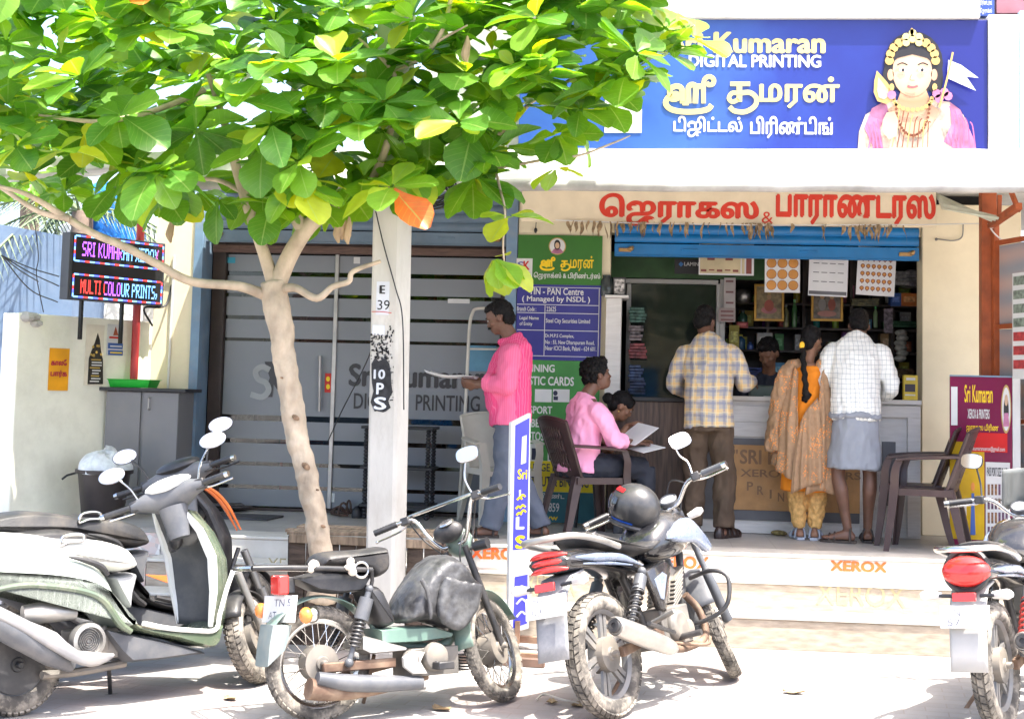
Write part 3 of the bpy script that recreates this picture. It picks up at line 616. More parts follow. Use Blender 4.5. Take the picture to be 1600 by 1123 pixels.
b = MB(); sri(b, P, 845, 402, 868, 422, 3.2, h); ku(b, P, 876, 407, 891, 423, 3, h); b.text(P, T_MARAN, 891, 400, 928, 424, h, 0, .02); b.text(P, 'www', 838, 806, 872, 812, h, 0, .02); b.build('yellow_lettering', m_yel, sp, smooth=0)
b = MB(); b.text(P, 'COLLEGE PROJECT', 808, 724, 912, 740, h, 0, .02); b.text(P, 'PRINTOUT & BINDING', 806, 744, 920, 760, h, 0, .02); b.disc(P, 868, 614, 3.5, 4, h+.003, .001); b.rect(P, 865, 619, 872, 625, h+.003, .001)
for x in (858, 867.5):
    for y in (695, 708): b.rect(P, x, y, x+7, y+10, h+.003, .001)
b.rect(P, 831, 700, 846, 718, h+.003, .001)
b.build('black_lettering', M('dark navy ink', (.02, .025, .06), .5), sp, smooth=0)
b = MB(); b.rect(P, 807, 404, 832, 434, h, .002, 0); b.text(P, 'S', 809, 409, 819, 420, h+.003, 1, .02); b.text(P, 'K', 818, 408, 828, 422, h+.003, 2, .03); b.rect(P, 810, 425, 828, 427, h+.003, .001, 2)
b.disc(P, 871, 385, 13.5, 13.5, h, .002, 3, 28); b.disc(P, 871, 385, 12, 12, h+.003, .001, 0, 28); b.disc(P, 871, 383, 5, 8, h+.0045, .001, 4); b.disc(P, 871, 384, 3.4, 5, h+.006, .001, 5); b.poly(P, [(861, 395), (866, 389), (876, 389), (881, 395), (871, 397)], h+.0045, .001, 6)
b.build('emblem', [m_white, M('violet ink', srgb(90, 90, 160), .5), m_red, m_gold, m_hair_p, m_skin_p, m_pink_p], sp, smooth=0)

# ------------------------------------------------------------------ lit LED sign on the compound wall
D0 = CW.pt(0, 0, .16)
Ld = Plane(D0, CW.u, (0, 0, 1))
le = thing('led_sign', 'black LED message board with glowing red and blue lettering', 'LED sign', (0, 0, 0))
a0, b0 = Ld.uv(105, 467); a1, _ = Ld.uv(254, 490); _, b1 = Ld.uv(108, 362)
m_led_black = M('LED panel black', (.008, .008, .009), .6)
b = MB(); b.slab(Ld, a0, b0, a1, b1, -.1, .1); b.build('housing', M('dark grey casing', (.05, .055, .065), .5), le, bevel=.004)
b = MB(); b.slab(Ld, a0+.03, b0+.025, a1-.02, b1-.02, .002, .004); b.build('screen', m_led_black, le, smooth=0)
def em(name, c, k=3.0):
    m = bpy.data.materials.new(name); m.use_nodes = True; q = m.node_tree.nodes['Principled BSDF']; q.inputs['Base Color'].default_value = (.01, .01, .01, 1); q.inputs['Emission Color'].default_value = (*c, 1); q.inputs['Emission Strength'].default_value = k; return m
ledm = [em('red LED', (1, .06, .05), .6), em('blue LED', (.08, .12, 1), .8), em('green LED', (.05, 1, .12), .5), em('violet LED', (.45, .12, 1), .7), em('light blue LED', (.2, .5, 1), .7), em('pink LED', (1, .15, .7), .6)]
FONT5 = {'A': '01110 10001 10001 11111 10001 10001 10001', 'C': '01111 10000 10000 10000 10000 10000 01111', 'E': '11111 10000 10000 11110 10000 10000 11111', 'I': '111 010 010 010 010 010 111', 'K': '10001 10010 10100 11000 10100 10010 10001', 'L': '10000 10000 10000 10000 10000 10000 11111', 'M': '10001 11011 10101 10101 10001 10001 10001', 'N': '10001 11001 10101 10011 10001 10001 10001', 'O': '01110 10001 10001 10001 10001 10001 01110', 'P': '11110 10001 10001 11110 10000 10000 10000', 'R': '11110 10001 10001 11110 10100 10010 10001', 'S': '01111 10000 10000 01110 00001 00001 11110', 'T': '11111 00100 00100 00100 00100 00100 00100', 'U': '10001 10001 10001 10001 10001 10001 01110', 'X': '10001 01010 01010 00100 01010 01010 10001', ',': '00 00 00 00 11 01 10', ' ': '00 00 00 00 00 00 00'}
def led_text(b, s, a, a2, bb, bt, colf):
    cols = [];
    for ch in s:
        rows = FONT5[ch].split(); wch = len(rows[0])
        for c in range(wch): cols.append(([rows[r][c] == '1' for r in range(7)], ch))
        cols.append(([False]*7, ch))
    px = (a2-a)/len(cols); py = (bt-bb)/7
    for i, (c, ch) in enumerate(cols):
        for r in range(7):
            if c[r]: b.slab(Ld, a+i*px, bt-(r+1)*py+.001, a+(i+.85)*px, bt-r*py-.001, .0065, .002, colf(i/len(cols)))
Wd, Hd = a1-a0, b1-b0
b = MB()
led_text(b, 'SRI KUMARAN XEROX', a0+.12*Wd, a0+.93*Wd, b0+.66*Hd, b0+.88*Hd, lambda t: 3 if t < .5 else (4 if t < .95 else 5))
led_text(b, 'MULTI COLOUR PRINTS,', a0+.12*Wd, a0+.93*Wd, b0+.1*Hd, b0+.31*Hd, lambda t: 0 if t < .29 else (3 if t < .5 else 4))
b.build('lettering', ledm, le, smooth=0)
b = MB()
def dash(xa, ya, xb, yb, k):
    for i in range(k):
        t0, t1 = i/k, (i+.92)/k; c = (2, 1, 0)[i % 3] if (i % 3) else 4
        A = (a0+lerp(xa, xb, t0)*Wd, b0+lerp(ya, yb, t0)*Hd); B = (a0+lerp(xa, xb, t1)*Wd, b0+lerp(ya, yb, t1)*Hd); e = .006
        b.slab(Ld, min(A[0], B[0])-e*(xa == xb), min(A[1], B[1])-e*(ya == yb), max(A[0], B[0])+e*(xa == xb), max(A[1], B[1])+e*(ya == yb), .0065, .002, c)
for y in (.955, .58, .38, .045): dash(.05, y, .965, y, 18)
for x in (.045, .97): dash(x, .58, x, .955, 7); dash(x, .045, x, .38, 6)
b.build('border', ledm, le, smooth=0)
for x in (133, 196):
    b = MB(); u0, w0 = Ld.uv(x, 474 if x < 160 else 482); b.slab(Ld, u0-.012, w0-.28, u0+.012, w0+.05, -.06, .03); b.build('bracket', M('black angle iron', (.02, .02, .02), .5, .3), le, bevel=.002)
b = MB(); b.tube([Ld.pt(a1-.02, b0+.28, -.03), Ld.pt(a1+.12, b0+.3, -.05), Ld.pt(a1+.06, b0+.02, -.03), Ld.pt(a1-.15, b0-.02, -.05), Ld.pt(a1-.05, b0-.16, -.06)], .009, 7, k=6)
b.build('cable', m_black, le)
# wires slung across the neighbour's wall
b = MB()
for e in ((60, 440), (92, 432), (92, 447), (90, 472)):
    b.tube([PY(2, 399, 11.2), PY((2+e[0])/2, (399+e[1])/2+(16 if e[1] > 465 else 3), 11.1), PY(*e, 10.95)], .005, 5, k=6)
b.tube([PY(54, 345, 11), PY(60, 400, 11), PY(57, 430, 11), PY(68, 488, 11)], .004, 5, k=6)
b.build('slack_wire', m_black, None, label='slack black wires slung from the far edge to the LED sign', cat='wire')

# ------------------------------------------------------------------ posters on the compound wall
C2 = Plane(CW.pt(0, 0, .004), CW.u)
def qpoly(b, pl, x0, y0, x1, y1, h, th, mat=0):
    a0, b0, a1, b1 = pl.box(x0, y0, x1, y1); b.slab(pl, a0, b0, a1, b1, h, th, mat)
b = MB(); qpoly(b, C2, 76, 544, 107, 610, 0, .004, 0); ps = thing('yellow_notice', 'orange yellow notice with red lettering on the compound wall', 'notice', (0, 0, 0)); b.build('sheet', M('orange yellow paper', srgb(235, 160, 10), .6), ps, smooth=0)
b = MB(); b.text(C2, '\u0b95\u0bbe\u0bb2\u0bc7', 79, 561, 104, 571, .006, 0, .05); b.text(C2, '\u0baa\u0bbe\u0bb0\u0bcd\u0b95', 78, 578, 104, 590, .006, 0, .05); b.build('lettering', M('crimson ink', srgb(180, 30, 60), .5), ps, smooth=0)
b = MB(); qpoly(b, C2, 133, 507, 161, 602, 0, .004, 0); pt_ = thing('film_poster', 'tall cream and black poster above the shelf on the compound wall', 'poster', (0, 0, 0)); b.build('sheet', M('cream poster', srgb(225, 215, 195), .5), pt_, smooth=0)
rnd = random.Random(5); b = MB()
b.poly(C2, [(138, 560), (142, 548), (147, 536), (152, 520), (155, 530), (157, 548), (160, 562), (160, 600), (136, 600)], .006, .002, 0)
for i in range(9): b.rect(C2, 139+rnd.random()*4, 561+i*4.2, 152+rnd.random()*6, 563+i*4.2, .009, .002, 1+(i % 3 == 0))
for i in range(10): b.disc(C2, 141+rnd.random()*16, 538+rnd.random()*18, 1.6, 2.2, .009, .002, 2, 7)
b.build('print', [M('black ink print', (.03, .025, .02), .4, var=.4, scale=40), m_white, M('ochre print', srgb(190, 160, 80), .5)], pt_, smooth=0)
b = MB(); qpoly(b, C2, 167, 507, 192, 555, 0, .004, 0); b.rect(C2, 168, 536, 191, 545, .006, .002, 1); b.rect(C2, 168, 547, 191, 555, .006, .002, 1); b.poly(C2, [(176, 524), (180, 510), (184, 524)], .006, .002, 2); b.rect(C2, 170, 526, 190, 529, .006, .002, 3); b.rect(C2, 171, 540, 189, 542, .009, .002, 0); b.rect(C2, 171, 550, 189, 552, .009, .002, 4)
b.build('small_poster', [m_white, M('mid blue ink', srgb(60, 95, 160), .5), M('brown ink', srgb(160, 80, 50), .5), m_red, m_yel], None, smooth=0, label='small white and blue poster beside the tall black one', cat='poster')

# ------------------------------------------------------------------ cabinet, tray, bin at the pilaster
m_grycab = M('grey laminate', (.20, .195, .20), .45, var=.05, scale=3, dirt=.12)
YC = 11.45
Cb = FY(YC); cb = thing('wall_cabinet', 'grey two door cabinet with a thin black top beside the glass door', 'cabinet', (0, 0, 0))
a = Cb.box(118, 604, 292, 611); b = MB(); b.bx(a[0]+.05, a[2], YC-.03, YW-.01, a[1], a[1]+.028); b.build('top', m_black, cb, bevel=.003)
a2 = Cb.box(163, 614, 218, 740); a3 = Cb.box(222, 614, 277, 740)
b = MB(); b.bx(a2[0], a3[2], YC+.016, YW-.01, ZP, a[1]-.002); b.build('carcass', m_grycab, cb)
for q in (a2, a3):
    b = MB(); b.bx(q[0]+.003, q[2]-.002, YC, YC+.015, ZP+.06, a[1]-.006); d = b.build('door', m_grycab, cb, bevel=.002)
hx = a3[0]+.05; b = MB(); b.tube([(hx, YC, 1.45), (hx, YC-.025, 1.44), (hx, YC-.025, 1.36), (hx, YC, 1.35)], .005, 8); b.build('handle', m_steel, d)
q = Cb.box(156, 592, 231, 606); b = MB(); zz = a[1]+.029
ring = lambda e, z: [V((q[0]-e, YC+.04-e, z)), V((q[2]+e, YC+.04-e, z)), V((q[2]+e, YC+.3+e, z)), V((q[0]-e, YC+.3+e, z))]
b.loft([ring(-.02, zz), ring(.0, zz+.06), ring(.012, zz+.062), ring(.012, zz+.066), ring(-.006, zz+.066), ring(-.03, zz+.008)]); b.build('green_tray', M('green plastic', srgb(40, 190, 60), .35), None, smooth=30, bevel=.004, label='bright green plastic tray lying on the black cabinet top', cat='tray')
p = PZ(162, 812, ZP); p.y = 11.0; p.x = PY(162, 760, 11.0).x
bi = thing('waste_bin', 'dark brown plastic waste bin stuffed with a white bag', 'bin', (p.x, p.y, ZP)); zt = PY(162, 733, 11.0).z-ZP; r1 = .205
b = MB(); b.lathe([(.0, 0), (.15, 0), (.155, .01), (r1-.01, zt-.03), (r1+.012, zt-.028), (r1+.012, zt), (r1-.012, zt), (.15, .03), (0, .03)], n=28); b.build('bucket', M('dark brown plastic', (.035, .026, .024), .4, var=.2), bi, smooth=35)
b = MB(); rnd = random.Random(2)
def bagpt(s_, t): 
    a_ = 2*pi*s_; r_ = .2*cos(t*pi/2)**.6*(1+.15*noise.noise(V((cos(a_)*2, sin(a_)*2, t*3)))); return V((r_*cos(a_), r_*sin(a_), zt-.03+.16*sin(t*pi/2)*(1+.5*noise.noise(V((cos(a_)*3, sin(a_)*3, 5+t*2))))))
b.grid(bagpt, 40, 10); b.build('bag', M('white plastic film', (.7, .72, .72), .3, var=.12, scale=20, bump=.6, bscale=18), bi, smooth=70)
b = MB(); b.tube([(-.21, -.03, zt-.03), (-.27, -.06, zt-.05), (-.3, -.08, zt-.08)], .008, 6); b.build('handle', m_black, bi)

# ------------------------------------------------------------------ right hand side: rust post, side screen, red stand
m_rust = M('rust red steel', srgb(165, 82, 40), .6, var=.18, scale=9, dirt=.25, dcol=(.25, .12, .07))
YR = 11.35
fr = thing('steel_side_frame', 'rust red steel post and braces with grey panels at the shop side', 'steel frame', (0, 0, 0))
px0, px1 = PY(1534, 450, YR).x, PY(1558, 450, YR).x
b = MB(); b.bx(px0, px1, YR, YR+.1, ZP, PY(1545, 300, YR).z+.3); b.build('post', m_rust, fr, bevel=.004)
SP = Plane((px1+.0, YR, 0), (.33, -1, 0))       # side screen runs towards the street
b = MB(); u1, _ = SP.uv(1700, 500)
LS = 2.2
zt0 = PY(1560, 330, YR).z
for k, (z0, z1) in enumerate(((ZP+.3, 1.42), (1.46, 2.12), (2.16, 2.75))): b.slab(SP, .03, z0, LS, z1, -.01, .012)
def screen_mat():
    m = M('grey pink screen', (.42, .40, .40), .25, var=.05); n, L, bb = nodes_of(m); tc = n.new('ShaderNodeTexCoord'); wv = n.new('ShaderNodeTexWave'); wv.bands_direction = 'Z'; wv.inputs['Scale'].default_value = 1.6; wv.inputs['Distortion'].default_value = 1.5; wv.inputs['Detail'].default_value = 1
    L.new(tc.outputs['Object'], wv.inputs[0]); cr = n.new('ShaderNodeValToRGB'); cr.color_ramp.elements[0].color = (.33, .35, .38, 1); cr.color_ramp.elements[1].color = (.52, .40, .36, 1); L.new(wv.outputs['Fac'], cr.inputs[0]); L.new(cr.outputs[0], bb.inputs['Base Color']); return m
b.build('screen_panel', screen_mat(), fr, smooth=0)
b = MB()
for z in (1.44, 2.14, 2.77): b.slab(SP, .0, z-.018, LS, z+.018, .004, .03)
for u_ in (.0, .75, 1.5): b.slab(SP, u_, ZP, u_+.035, 2.95, .0, .045)
b.build('rail', m_rust, fr, bevel=.003)
b = MB(); b.beam(PY(1548, 352, YR-.05), PY(1592, 322, YR-.7), .05, .05); b.beam(PY(1562, 305, YR-.2), PY(1561, 340, YR-.2), .03, .03); b.beam(PY(1580, 300, YR-.4), PY(1592, 330, YR-.5), .03, .03); b.build('brace', m_rust, fr, bevel=.003)
b = MB(); pA, pB = PY(1462, 318, YBN+.1), PY(1548, 346, YR-.1)
def cor(s_, t): 
    p_ = pA.lerp(pB, s_); return p_ + V((0, -.25*t, .14*(1-s_)*(.5-t)+.0)) + V((0, 0, .016*sin(t*2*pi*3)))
b.grid(cor, 20, 36); co = b.build('corrugated_sheet', M('pale green sheet', srgb(205, 210, 190), .5, var=.1, dirt=.3), None, smooth=60, label='scrap of pale corrugated sheet between banner and rust post', cat='sheet'); s_ = co.modifiers.new('thick', 'SOLIDIFY'); s_.thickness = .006
b = MB(); b.tube([PY(1544, 349, YR-.06), PY(1550, 360, YR-.07), PY(1557, 368, YR-.07), PY(1567, 376, YR-.08)], .006, 6, k=5); b.tube([PY(1544, 349, YR-.06), PY(1550, 356, YR-.07), PY(1555, 352, YR-.07)], .005, 6, k=5); b.build('rope_end', m_white, None, label='loose white rope end knotted on the rust post', cat='rope')
b = MB(); b.tube([PY(1463, 374, YW-.02), PY(1468, 374, YW-.02), PY(1490, 376, YW-.02), PY(1503, 370, YW-.02), PY(1505, 350, YW-.02)], .005, 6, k=5); b.ell(PY(1463, 374, YW-.01), .012); b.build('short_wire', M('grey wire', (.2, .2, .19), .6), None, label='short grey wire looping from a hole in the cream pillar', cat='wire')
# poster sheets on the right edge
Rb = Plane(PY(1588, 600, 10.6), (.33, -1, 0)); b = MB(); qpoly(b, Rb, 1586, 424, 1640, 592, 0, .02, 0)
for i in range(7): qpoly(b, Rb, 1588, 430+i*22, 1630, 444+i*22, .021, .003, 1 if i < 4 else 2)
b.build('side_notice_board', [m_white, M('grey green print', (.2, .24, .19), .5, var=.4, scale=30), M('red print', srgb(170, 60, 60), .5, var=.3, scale=30)], None, smooth=0, label='white framed notice board with printed strips at the far edge', cat='notice board')

# red standing light board
_p = PY(1484, 700, 10.95); RS = Plane((_p.x, _p.y, 0), (cos(rad(-9)), sin(rad(-9)), 0))
rs = thing('red_sign_stand', 'maroon and yellow standing board with the shop name behind the empty chair', 'sign stand', (0, 0, 0))
a0, b0, a1, b1 = RS.box(1484, 589, 1582, 842); b0 = ZP+.01
b = MB(); b.slab(RS, a0, b0, a1, b1, -.07, .07); b.slab(RS, a1+.001, b0, a1+.055, b1+.012, -.075, .078, 1); b.slab(RS, a0, b1+.001, a1, b1+.012, -.07, .074, 2)
def maroon():
    m = M('maroon print', srgb(115, 18, 62), .18, var=.1, scale=3); return m
b.build('board', [maroon(), m_white, m_gd], rs, bevel=.002)
h = .003
b = MB(); qpoly(b, RS, 1484, 690, 1538, 842, h, .002, 0); b.build('yellow_panel', M('dull yellow print', srgb(205, 165, 25), .2, var=.12, scale=6), rs, smooth=0)
b = MB(); qpoly(b, RS, 1512, 676, 1574, 706, h+.003, .002, 0); b.build('red_band', M('red print band', srgb(205, 30, 28), .2, var=.06), rs, smooth=0)
b = MB(); qpoly(b, RS, 1540, 722, 1578, 850, h+.003, .002, 0); qpoly(b, RS, 1486, 604, 1496, 664, h, .002, 0); qpoly(b, RS, 1487, 740, 1498, 775, h+.003, .002, 0); qpoly(b, RS, 1487, 785, 1510, 805, h+.003, .002, 0); b.text(RS, 'XEROX & PRINTERS', 1512, 639, 1546, 654, h, 0, .02); b.text(RS, 'srikumaranxerox@gmail.com', 1516, 697, 1570, 706, h+.006, 0, .01); b.build('white_print', m_white, rs, smooth=0)
b = MB(); b.text(RS, 'Sri Kumaran', 1507, 601, 1551, 629, h, 0, .02); b.text(RS, '\u0b9c\u0bb0\u0bbe\u0b95\u0bb8 \u0baa\u0bbf\u0bb0\u0bbf\u0ba3', 1510, 662, 1560, 676, h, 0, .02); b.build('yellow_lettering', M('bright yellow print', srgb(245, 200, 20), .3), rs, smooth=0)
b = MB(); b.text(RS, 'PASS PORT SIZE PHOTO', 1542, 730, 1576, 744, h+.006, 0, .02)
for i in range(4):
    for j in range(6): qpoly(b, RS, 1543+j*5.6, 756+i*22, 1546.5+j*5.6, 773+i*22, h+.006, .001, 1+(j//3+i) % 2)
b.build('photo_print', [m_black, M('small portrait brown', (.25, .12, .05), .4, var=.4, scale=60), M('small portrait violet', (.12, .05, .1), .4, var=.4, scale=60)], rs, smooth=0)
b = MB(); b.disc(RS, 1572, 639, 8, 38, h, .002, 0, 26); b.disc(RS, 1572, 639, 6.5, 34, h+.003, .002, 1, 26); b.disc(RS, 1572, 642, 4, 24, h+.006, .002, 2); b.disc(RS, 1572, 625, 2.6, 9, h+.009, .002, 3); b.poly(RS, [(1567, 666), (1569, 645), (1575, 645), (1577, 666)], h+.009, .002, 4); b.build('emblem', [m_gold, m_white, m_hair_p, m_skin_p, m_pink_p], rs, smooth=0)
b = MB(); b.poly(RS, [(1516, 835), (1518, 770), (1522, 770), (1524, 835)], h+.004, .002, 0); b.disc(RS, 1520, 760, 3, 7, h+.004, .002, 1); b.build('product_print', [M('blue product print', (.05, .12, .4), .4), M('orange product print', (.7, .25, .04), .4)], rs, smooth=0)
# ================================================================== counter
YCT = 11.52
Ct = FY(YCT)
m_wood = M('dark walnut laminate', (.11, .068, .048), .5, var=.35, scale=5, stretch=(9, 9, .7))
m_wlam = M('off white laminate', (.70, .68, .64), .5, var=.05, scale=6, stretch=(1, 1, 8), dirt=.2)
m_gstrip = M('grey strip', (.13, .13, .135), .5, var=.1)
m_board = M('orange tan hardboard', (.50, .27, .10), .6, var=.10, scale=9, bump=.1, dirt=.15)
m_emb = M('brown raised lettering', (.26, .15, .075), .6, var=.1)
ct = thing('shop_counter', 'long shop counter of dark wood and white laminate with a tan name board', 'counter', (0, 0, 0))
zc = PY(1250, 627, YCT).z
xa, xm_, xb = Ct.uv(951, 640)[0], Ct.uv(1078, 640)[0], Ct.uv(1440, 640)[0]
b = MB(); b.bx(xa, xm_-.002, YCT, YW+.02, ZP, zc-.03); b.build('wood_front', m_wood, ct, bevel=.003)
b = MB(); b.bx(xa-.01, xm_, YCT-.02, YW+.35, zc-.028, zc+.004); b.build('dark_top', m_black, ct, bevel=.003)
b = MB(); b.bx(xm_+.001, xb, YCT-.004, YW+.35, zc-.005, zc+.03); b.bx(xm_+.004, xb, YCT+.03, YW, ZP, zc-.006); b.build('white_body', m_wlam, ct, bevel=.003)
def cpart(nm, m, x0, y0, x1, y1, h, th, bev=.003):
    b = MB(); b.rect(Ct, x0, y0, x1, y1, h-.03, th); return b.build(nm, m, ct, bevel=bev)
cpart('drawer', m_wlam, 1082, 633, 1216, 658, .001, .025); cpart('drawer', m_wlam, 1082, 660, 1338, 683, .001, .02); cpart('drawer', m_wlam, 1219, 633, 1338, 658, .001, .025)
cpart('grey_panel', m_gstrip, 1082, 686, 1344, 814, .001, .012); cpart('name_board', m_board, 1141, 697, 1344, 799, .015, .008)
cpart('plinth', m_wlam, 1082, 817, 1344, 834, .002, .02)
cpart('side_frame', m_wlam, 1346, 634, 1438, 652, .001, .03); cpart('side_frame', m_wlam, 1418, 653, 1438, 838, .001, .03); cpart('grey_panel', m_gstrip, 1379, 690, 1400, 790, .001, .012)
b = MB(); z_ = -.03+.024
b.text(Ct, 'SRI KUMARAN', 1156, 704, 1330, 727, z_, 0, .03); b.text(Ct, 'XEROX PRINTERS', 1157, 735, 1345, 747, z_, 0, .02); b.text(Ct, '"', 1146, 702, 1153, 709, z_, 0, .02)
arc_word = 'PRINTING'
for i, ch in enumerate(arc_word):
    t = i/(len(arc_word)-1); cx, cy = lerp(1172, 1285, t), 757+24*sin(pi*t*.62+.1)
    hw = 1.6 if ch == 'I' else 5; b.text(Ct, ch, cx-hw, cy-7, cx+hw, cy+7, z_, 0, .02)
b.build('board_lettering', m_emb, ct, smooth=0)

# ================================================================== interior: partition, shelves, stock
m_wfr = M('white aluminium', (.52, .52, .50), .5, var=.08, dirt=.2)
m_grpan = M('dark green panel', (.03, .10, .025), .5, var=.2)
YI = 12.6
I1 = FY(YI)
ip = thing('inner_window', 'white framed inner window at the left of the shop interior', 'window', (0, 0, 0))
b = MB()
for q in ((978, 437, 1122, 444), (1118, 444, 1124, 622), (978, 444, 985, 622), (1124, 437, 1132, 622)): b.rect(I1, *q, 0, .05)
b.build('frame', m_wfr, ip, bevel=.004)
m_dkgl = M('dark window glass', (.02, .028, .022), .04, var=.2); b = MB(); b.rect(I1, 985.5, 444.5, 1117.5, 622, 0, .012); b.build('pane', m_dkgl, ip, smooth=0)
b = MB(); b.rect(I1, 940, 396, 1205, 436, .02, .03); gp = b.build('green_fascia', m_grpan, None, label='dark green board across the top inside the shop', cat='board')
I2 = FY(12.3)
b = MB(); b.rect(I2, 1054, 405, 1094, 428, 0, .012); lm = thing('lamination_sign', 'small black sign about lamination under the blue shutter', 'sign', (0, 0, 0)); b.build('board', m_black, lm); b = MB(); b.text(I2, 'LAMINATION', 1069, 410, 1116, 416, .014, 0, .02); b.poly(I2, [(1060, 413), (1064, 409), (1068, 413), (1064, 417)], .014, .001, 1); b.build('lettering', [m_white, M('blue print', (.05, .2, .5), .5)], lm, smooth=0)
m_sheet = M('white print sheet', (.74, .74, .74), .6, var=.03)
I3 = FY(12.05)
def sheet(label, x0, y0, x1, y1, tilt, mats, fn):
    t = thing('hanging_sheet', label, 'printed sheet', (0, 0, 0), group='printed sample sheets hanging under the shutter')
    A = I3.box(x0, y0-24, x1, y1); cx = (A[0]+A[2])/2
    pl = Plane((cx, 12.05, A[3]), (cos(tilt), 0, sin(tilt)), (-sin(tilt), 0, cos(tilt)))
    b = MB(); w_, h_ = A[2]-A[0], A[3]-A[1]; b.slab(pl, -w_/2, -h_, w_/2, 0, 0, .003); b.build('paper', m_sheet, t, smooth=0)
    b = MB(); fn(b, pl, w_, h_); b.build('print', mats, t, smooth=0); return t
def dsc(b, pl, a, c, r, mat, h=.0042, n=14): b.poly(pl, [(a+r*cos(2*pi*i/n), c+r*sin(2*pi*i/n)) for i in range(n)], h, .001, mat, px=False)
m_or = M('orange print dot', (.62, .27, .05), .5, var=.1); m_mr = M('brown ring print', (.22, .05, .04), .5)
def big(b, pl, w_, h_):
    for i in range(3):
        for j in range(4):
            a, c = (i-1)*w_*.31, -h_*.14-j*h_*.235; dsc(b, pl, a, c, w_*.145, 1); dsc(b, pl, a, c, w_*.132, 0, .0058)
def small(b, pl, w_, h_):
    for i in range(6):
        for j in range(6):
            a, c = (i-2.5)*w_*.143, -h_*.1-j*h_*.152; dsc(b, pl, a, c, w_*.06, 1, n=8); dsc(b, pl, a, c, w_*.04, 0, .0058, 8); b.slab(pl, a-.004, c-w_*.075, a+.004, c-w_*.055, .0042, .001, 1)
def lines(b, pl, w_, h_):
    for j in range(4):
        for i in range(4): b.slab(pl, (i-2)*w_*.21+w_*.03, -h_*.16-j*h_*.185, (i-2)*w_*.21+w_*.18, -h_*.145-j*h_*.185, .0042, .001, 0)
    b.slab(pl, -w_*.48, -h_*.97, w_*.48, -h_*.9, .0042, .001, 0)
def curves(b, pl, w_, h_):
    b.slab(pl, -w_*.48, -h_*.95, w_*.26, -h_*.02, .0042, .001, 1)
    for s_ in (-.28, .05): b.slab(pl, s_*w_-.03, -h_*.55, s_*w_+.03, -h_*.47, .0056, .001, 2)
    for k in range(5): b.slab(pl, -w_*.46+k*w_*.145, -h_*(.9-.03*(k % 2)), -w_*.36+k*w_*.145, -h_*.83, .0056, .001, 2)
    b.slab(pl, w_*.36, -h_*.95, w_*.46, -h_*.3, .0056, .001, 2); b.slab(pl, w_*.28, -h_*.95, w_*.33, -h_*.1, .0056, .001, 1)
sheet('sheet of twelve big orange discs hanging under the shutter', 1195, 408, 1250, 457, .0, [m_or, m_mr], big)
sheet('white sheet with small grey text rows and a dark foot strip', 1265, 410, 1326, 463, -.03, [M('grey print', (.12, .12, .13), .5)], lines)
sheet('sheet of many tiny brown badges hanging farthest along', 1341, 410, 1401, 462, -.05, [m_or, m_mr], small)
sheet('sheet with two dark red eye shapes beside the lamination sign', 1092, 403, 1178, 430, 0., [m_white, M('cream print', (.6, .5, .3), .5, var=.1), m_mr], curves)

# shelves at the back of the shop
YSH = 13.1
S1 = FY(YSH)
m_shelf = M('dark shelf board', (.05, .034, .025), .5, var=.25)
sh = thing('stock_shelves', 'dark wall shelves full of stock at the back of the shop', 'shelves', (0, 0, 0))
x0s, x1s = S1.uv(1132, 500)[0], S1.uv(1445, 500)[0]
shelf_px = [474, 512, 548, 590, 640]
zs = [PY(1280, y, YSH).z for y in shelf_px]
for z in zs:
    b = MB(); b.bx(x0s, x1s, YSH, YSH+.4, z-.02, z); b.build('shelf', m_shelf, sh, bevel=.002)
b = MB()
for px in (1132, 1200, 1256, 1330, 1395, 1442): x = S1.uv(px, 500)[0]; b.bx(x-.012, x+.012, YSH+.002, YSH+.398, ZP, 2.95)
b.bx(x0s, x1s, YSH+.401, YSH+.42, ZP, 2.95)
b.build('upright', m_shelf, sh)
def gold_frame(label, x0, y0, x1, y1, Y, cols, seed):
    pl = FY(Y); t = thing('framed_picture', label, 'picture', (0, 0, 0)); A = pl.box(x0, y0, x1, y1); f = .022
    b = MB()
    for q in ((A[0], A[1], A[2], A[1]+f), (A[0], A[3]-f, A[2], A[3]), (A[0], A[1]+f, A[0]+f, A[3]-f), (A[2]-f, A[1]+f, A[2], A[3]-f)): b.slab(pl, *q, 0, .022)
    b.build('frame', M('gilt frame', (.55, .30, .05), .35, .4, var=.15), t, bevel=.004)
    b = MB(); b.slab(pl, A[0]+f, A[1]+f, A[2]-f, A[3]-f, 0, .008); b.build('print', M('warm devotional print '+str(seed), cols[0], .3, var=.35, scale=22), t, smooth=0)
    b = MB(); cx = (A[0]+A[2])/2; W_, H_ = A[2]-A[0], A[3]-A[1]; E = lambda a, c, r, s_, mt, h: b.poly(pl, [(cx+a*W_+r*W_*cos(2*pi*i/18), A[1]+c*H_+s_*H_*sin(2*pi*i/18)) for i in range(18)], h, .001, mt, px=False)
    if seed == 1:
        E(0, .30, .26, .10, 1, .010); E(0, .42, .16, .16, 0, .012); E(0, .66, .08, .07, 2, .0135); E(0, .75, .06, .05, 3, .015)
    else:
        E(-.15, .55, .12, .2, 1, .010); E(.15, .55, .12, .2, 0, .0102); E(-.15, .8, .07, .07, 2, .012); E(.15, .8, .07, .07, 2, .0121); E(0, .25, .3, .1, 3, .0122)
    b.build('figures', cols[1:], t, smooth=0)
gold_frame('gilt framed print of a red seated figure on a pink lotus', 1178, 444, 1225, 502, 12.9, [(.35, .26, .12), M('lotus red', (.45, .10, .06), .4, var=.2), M('lotus pink', (.55, .2, .2), .4, var=.2), M('face tan', (.5, .3, .15), .4), m_gold], 1)
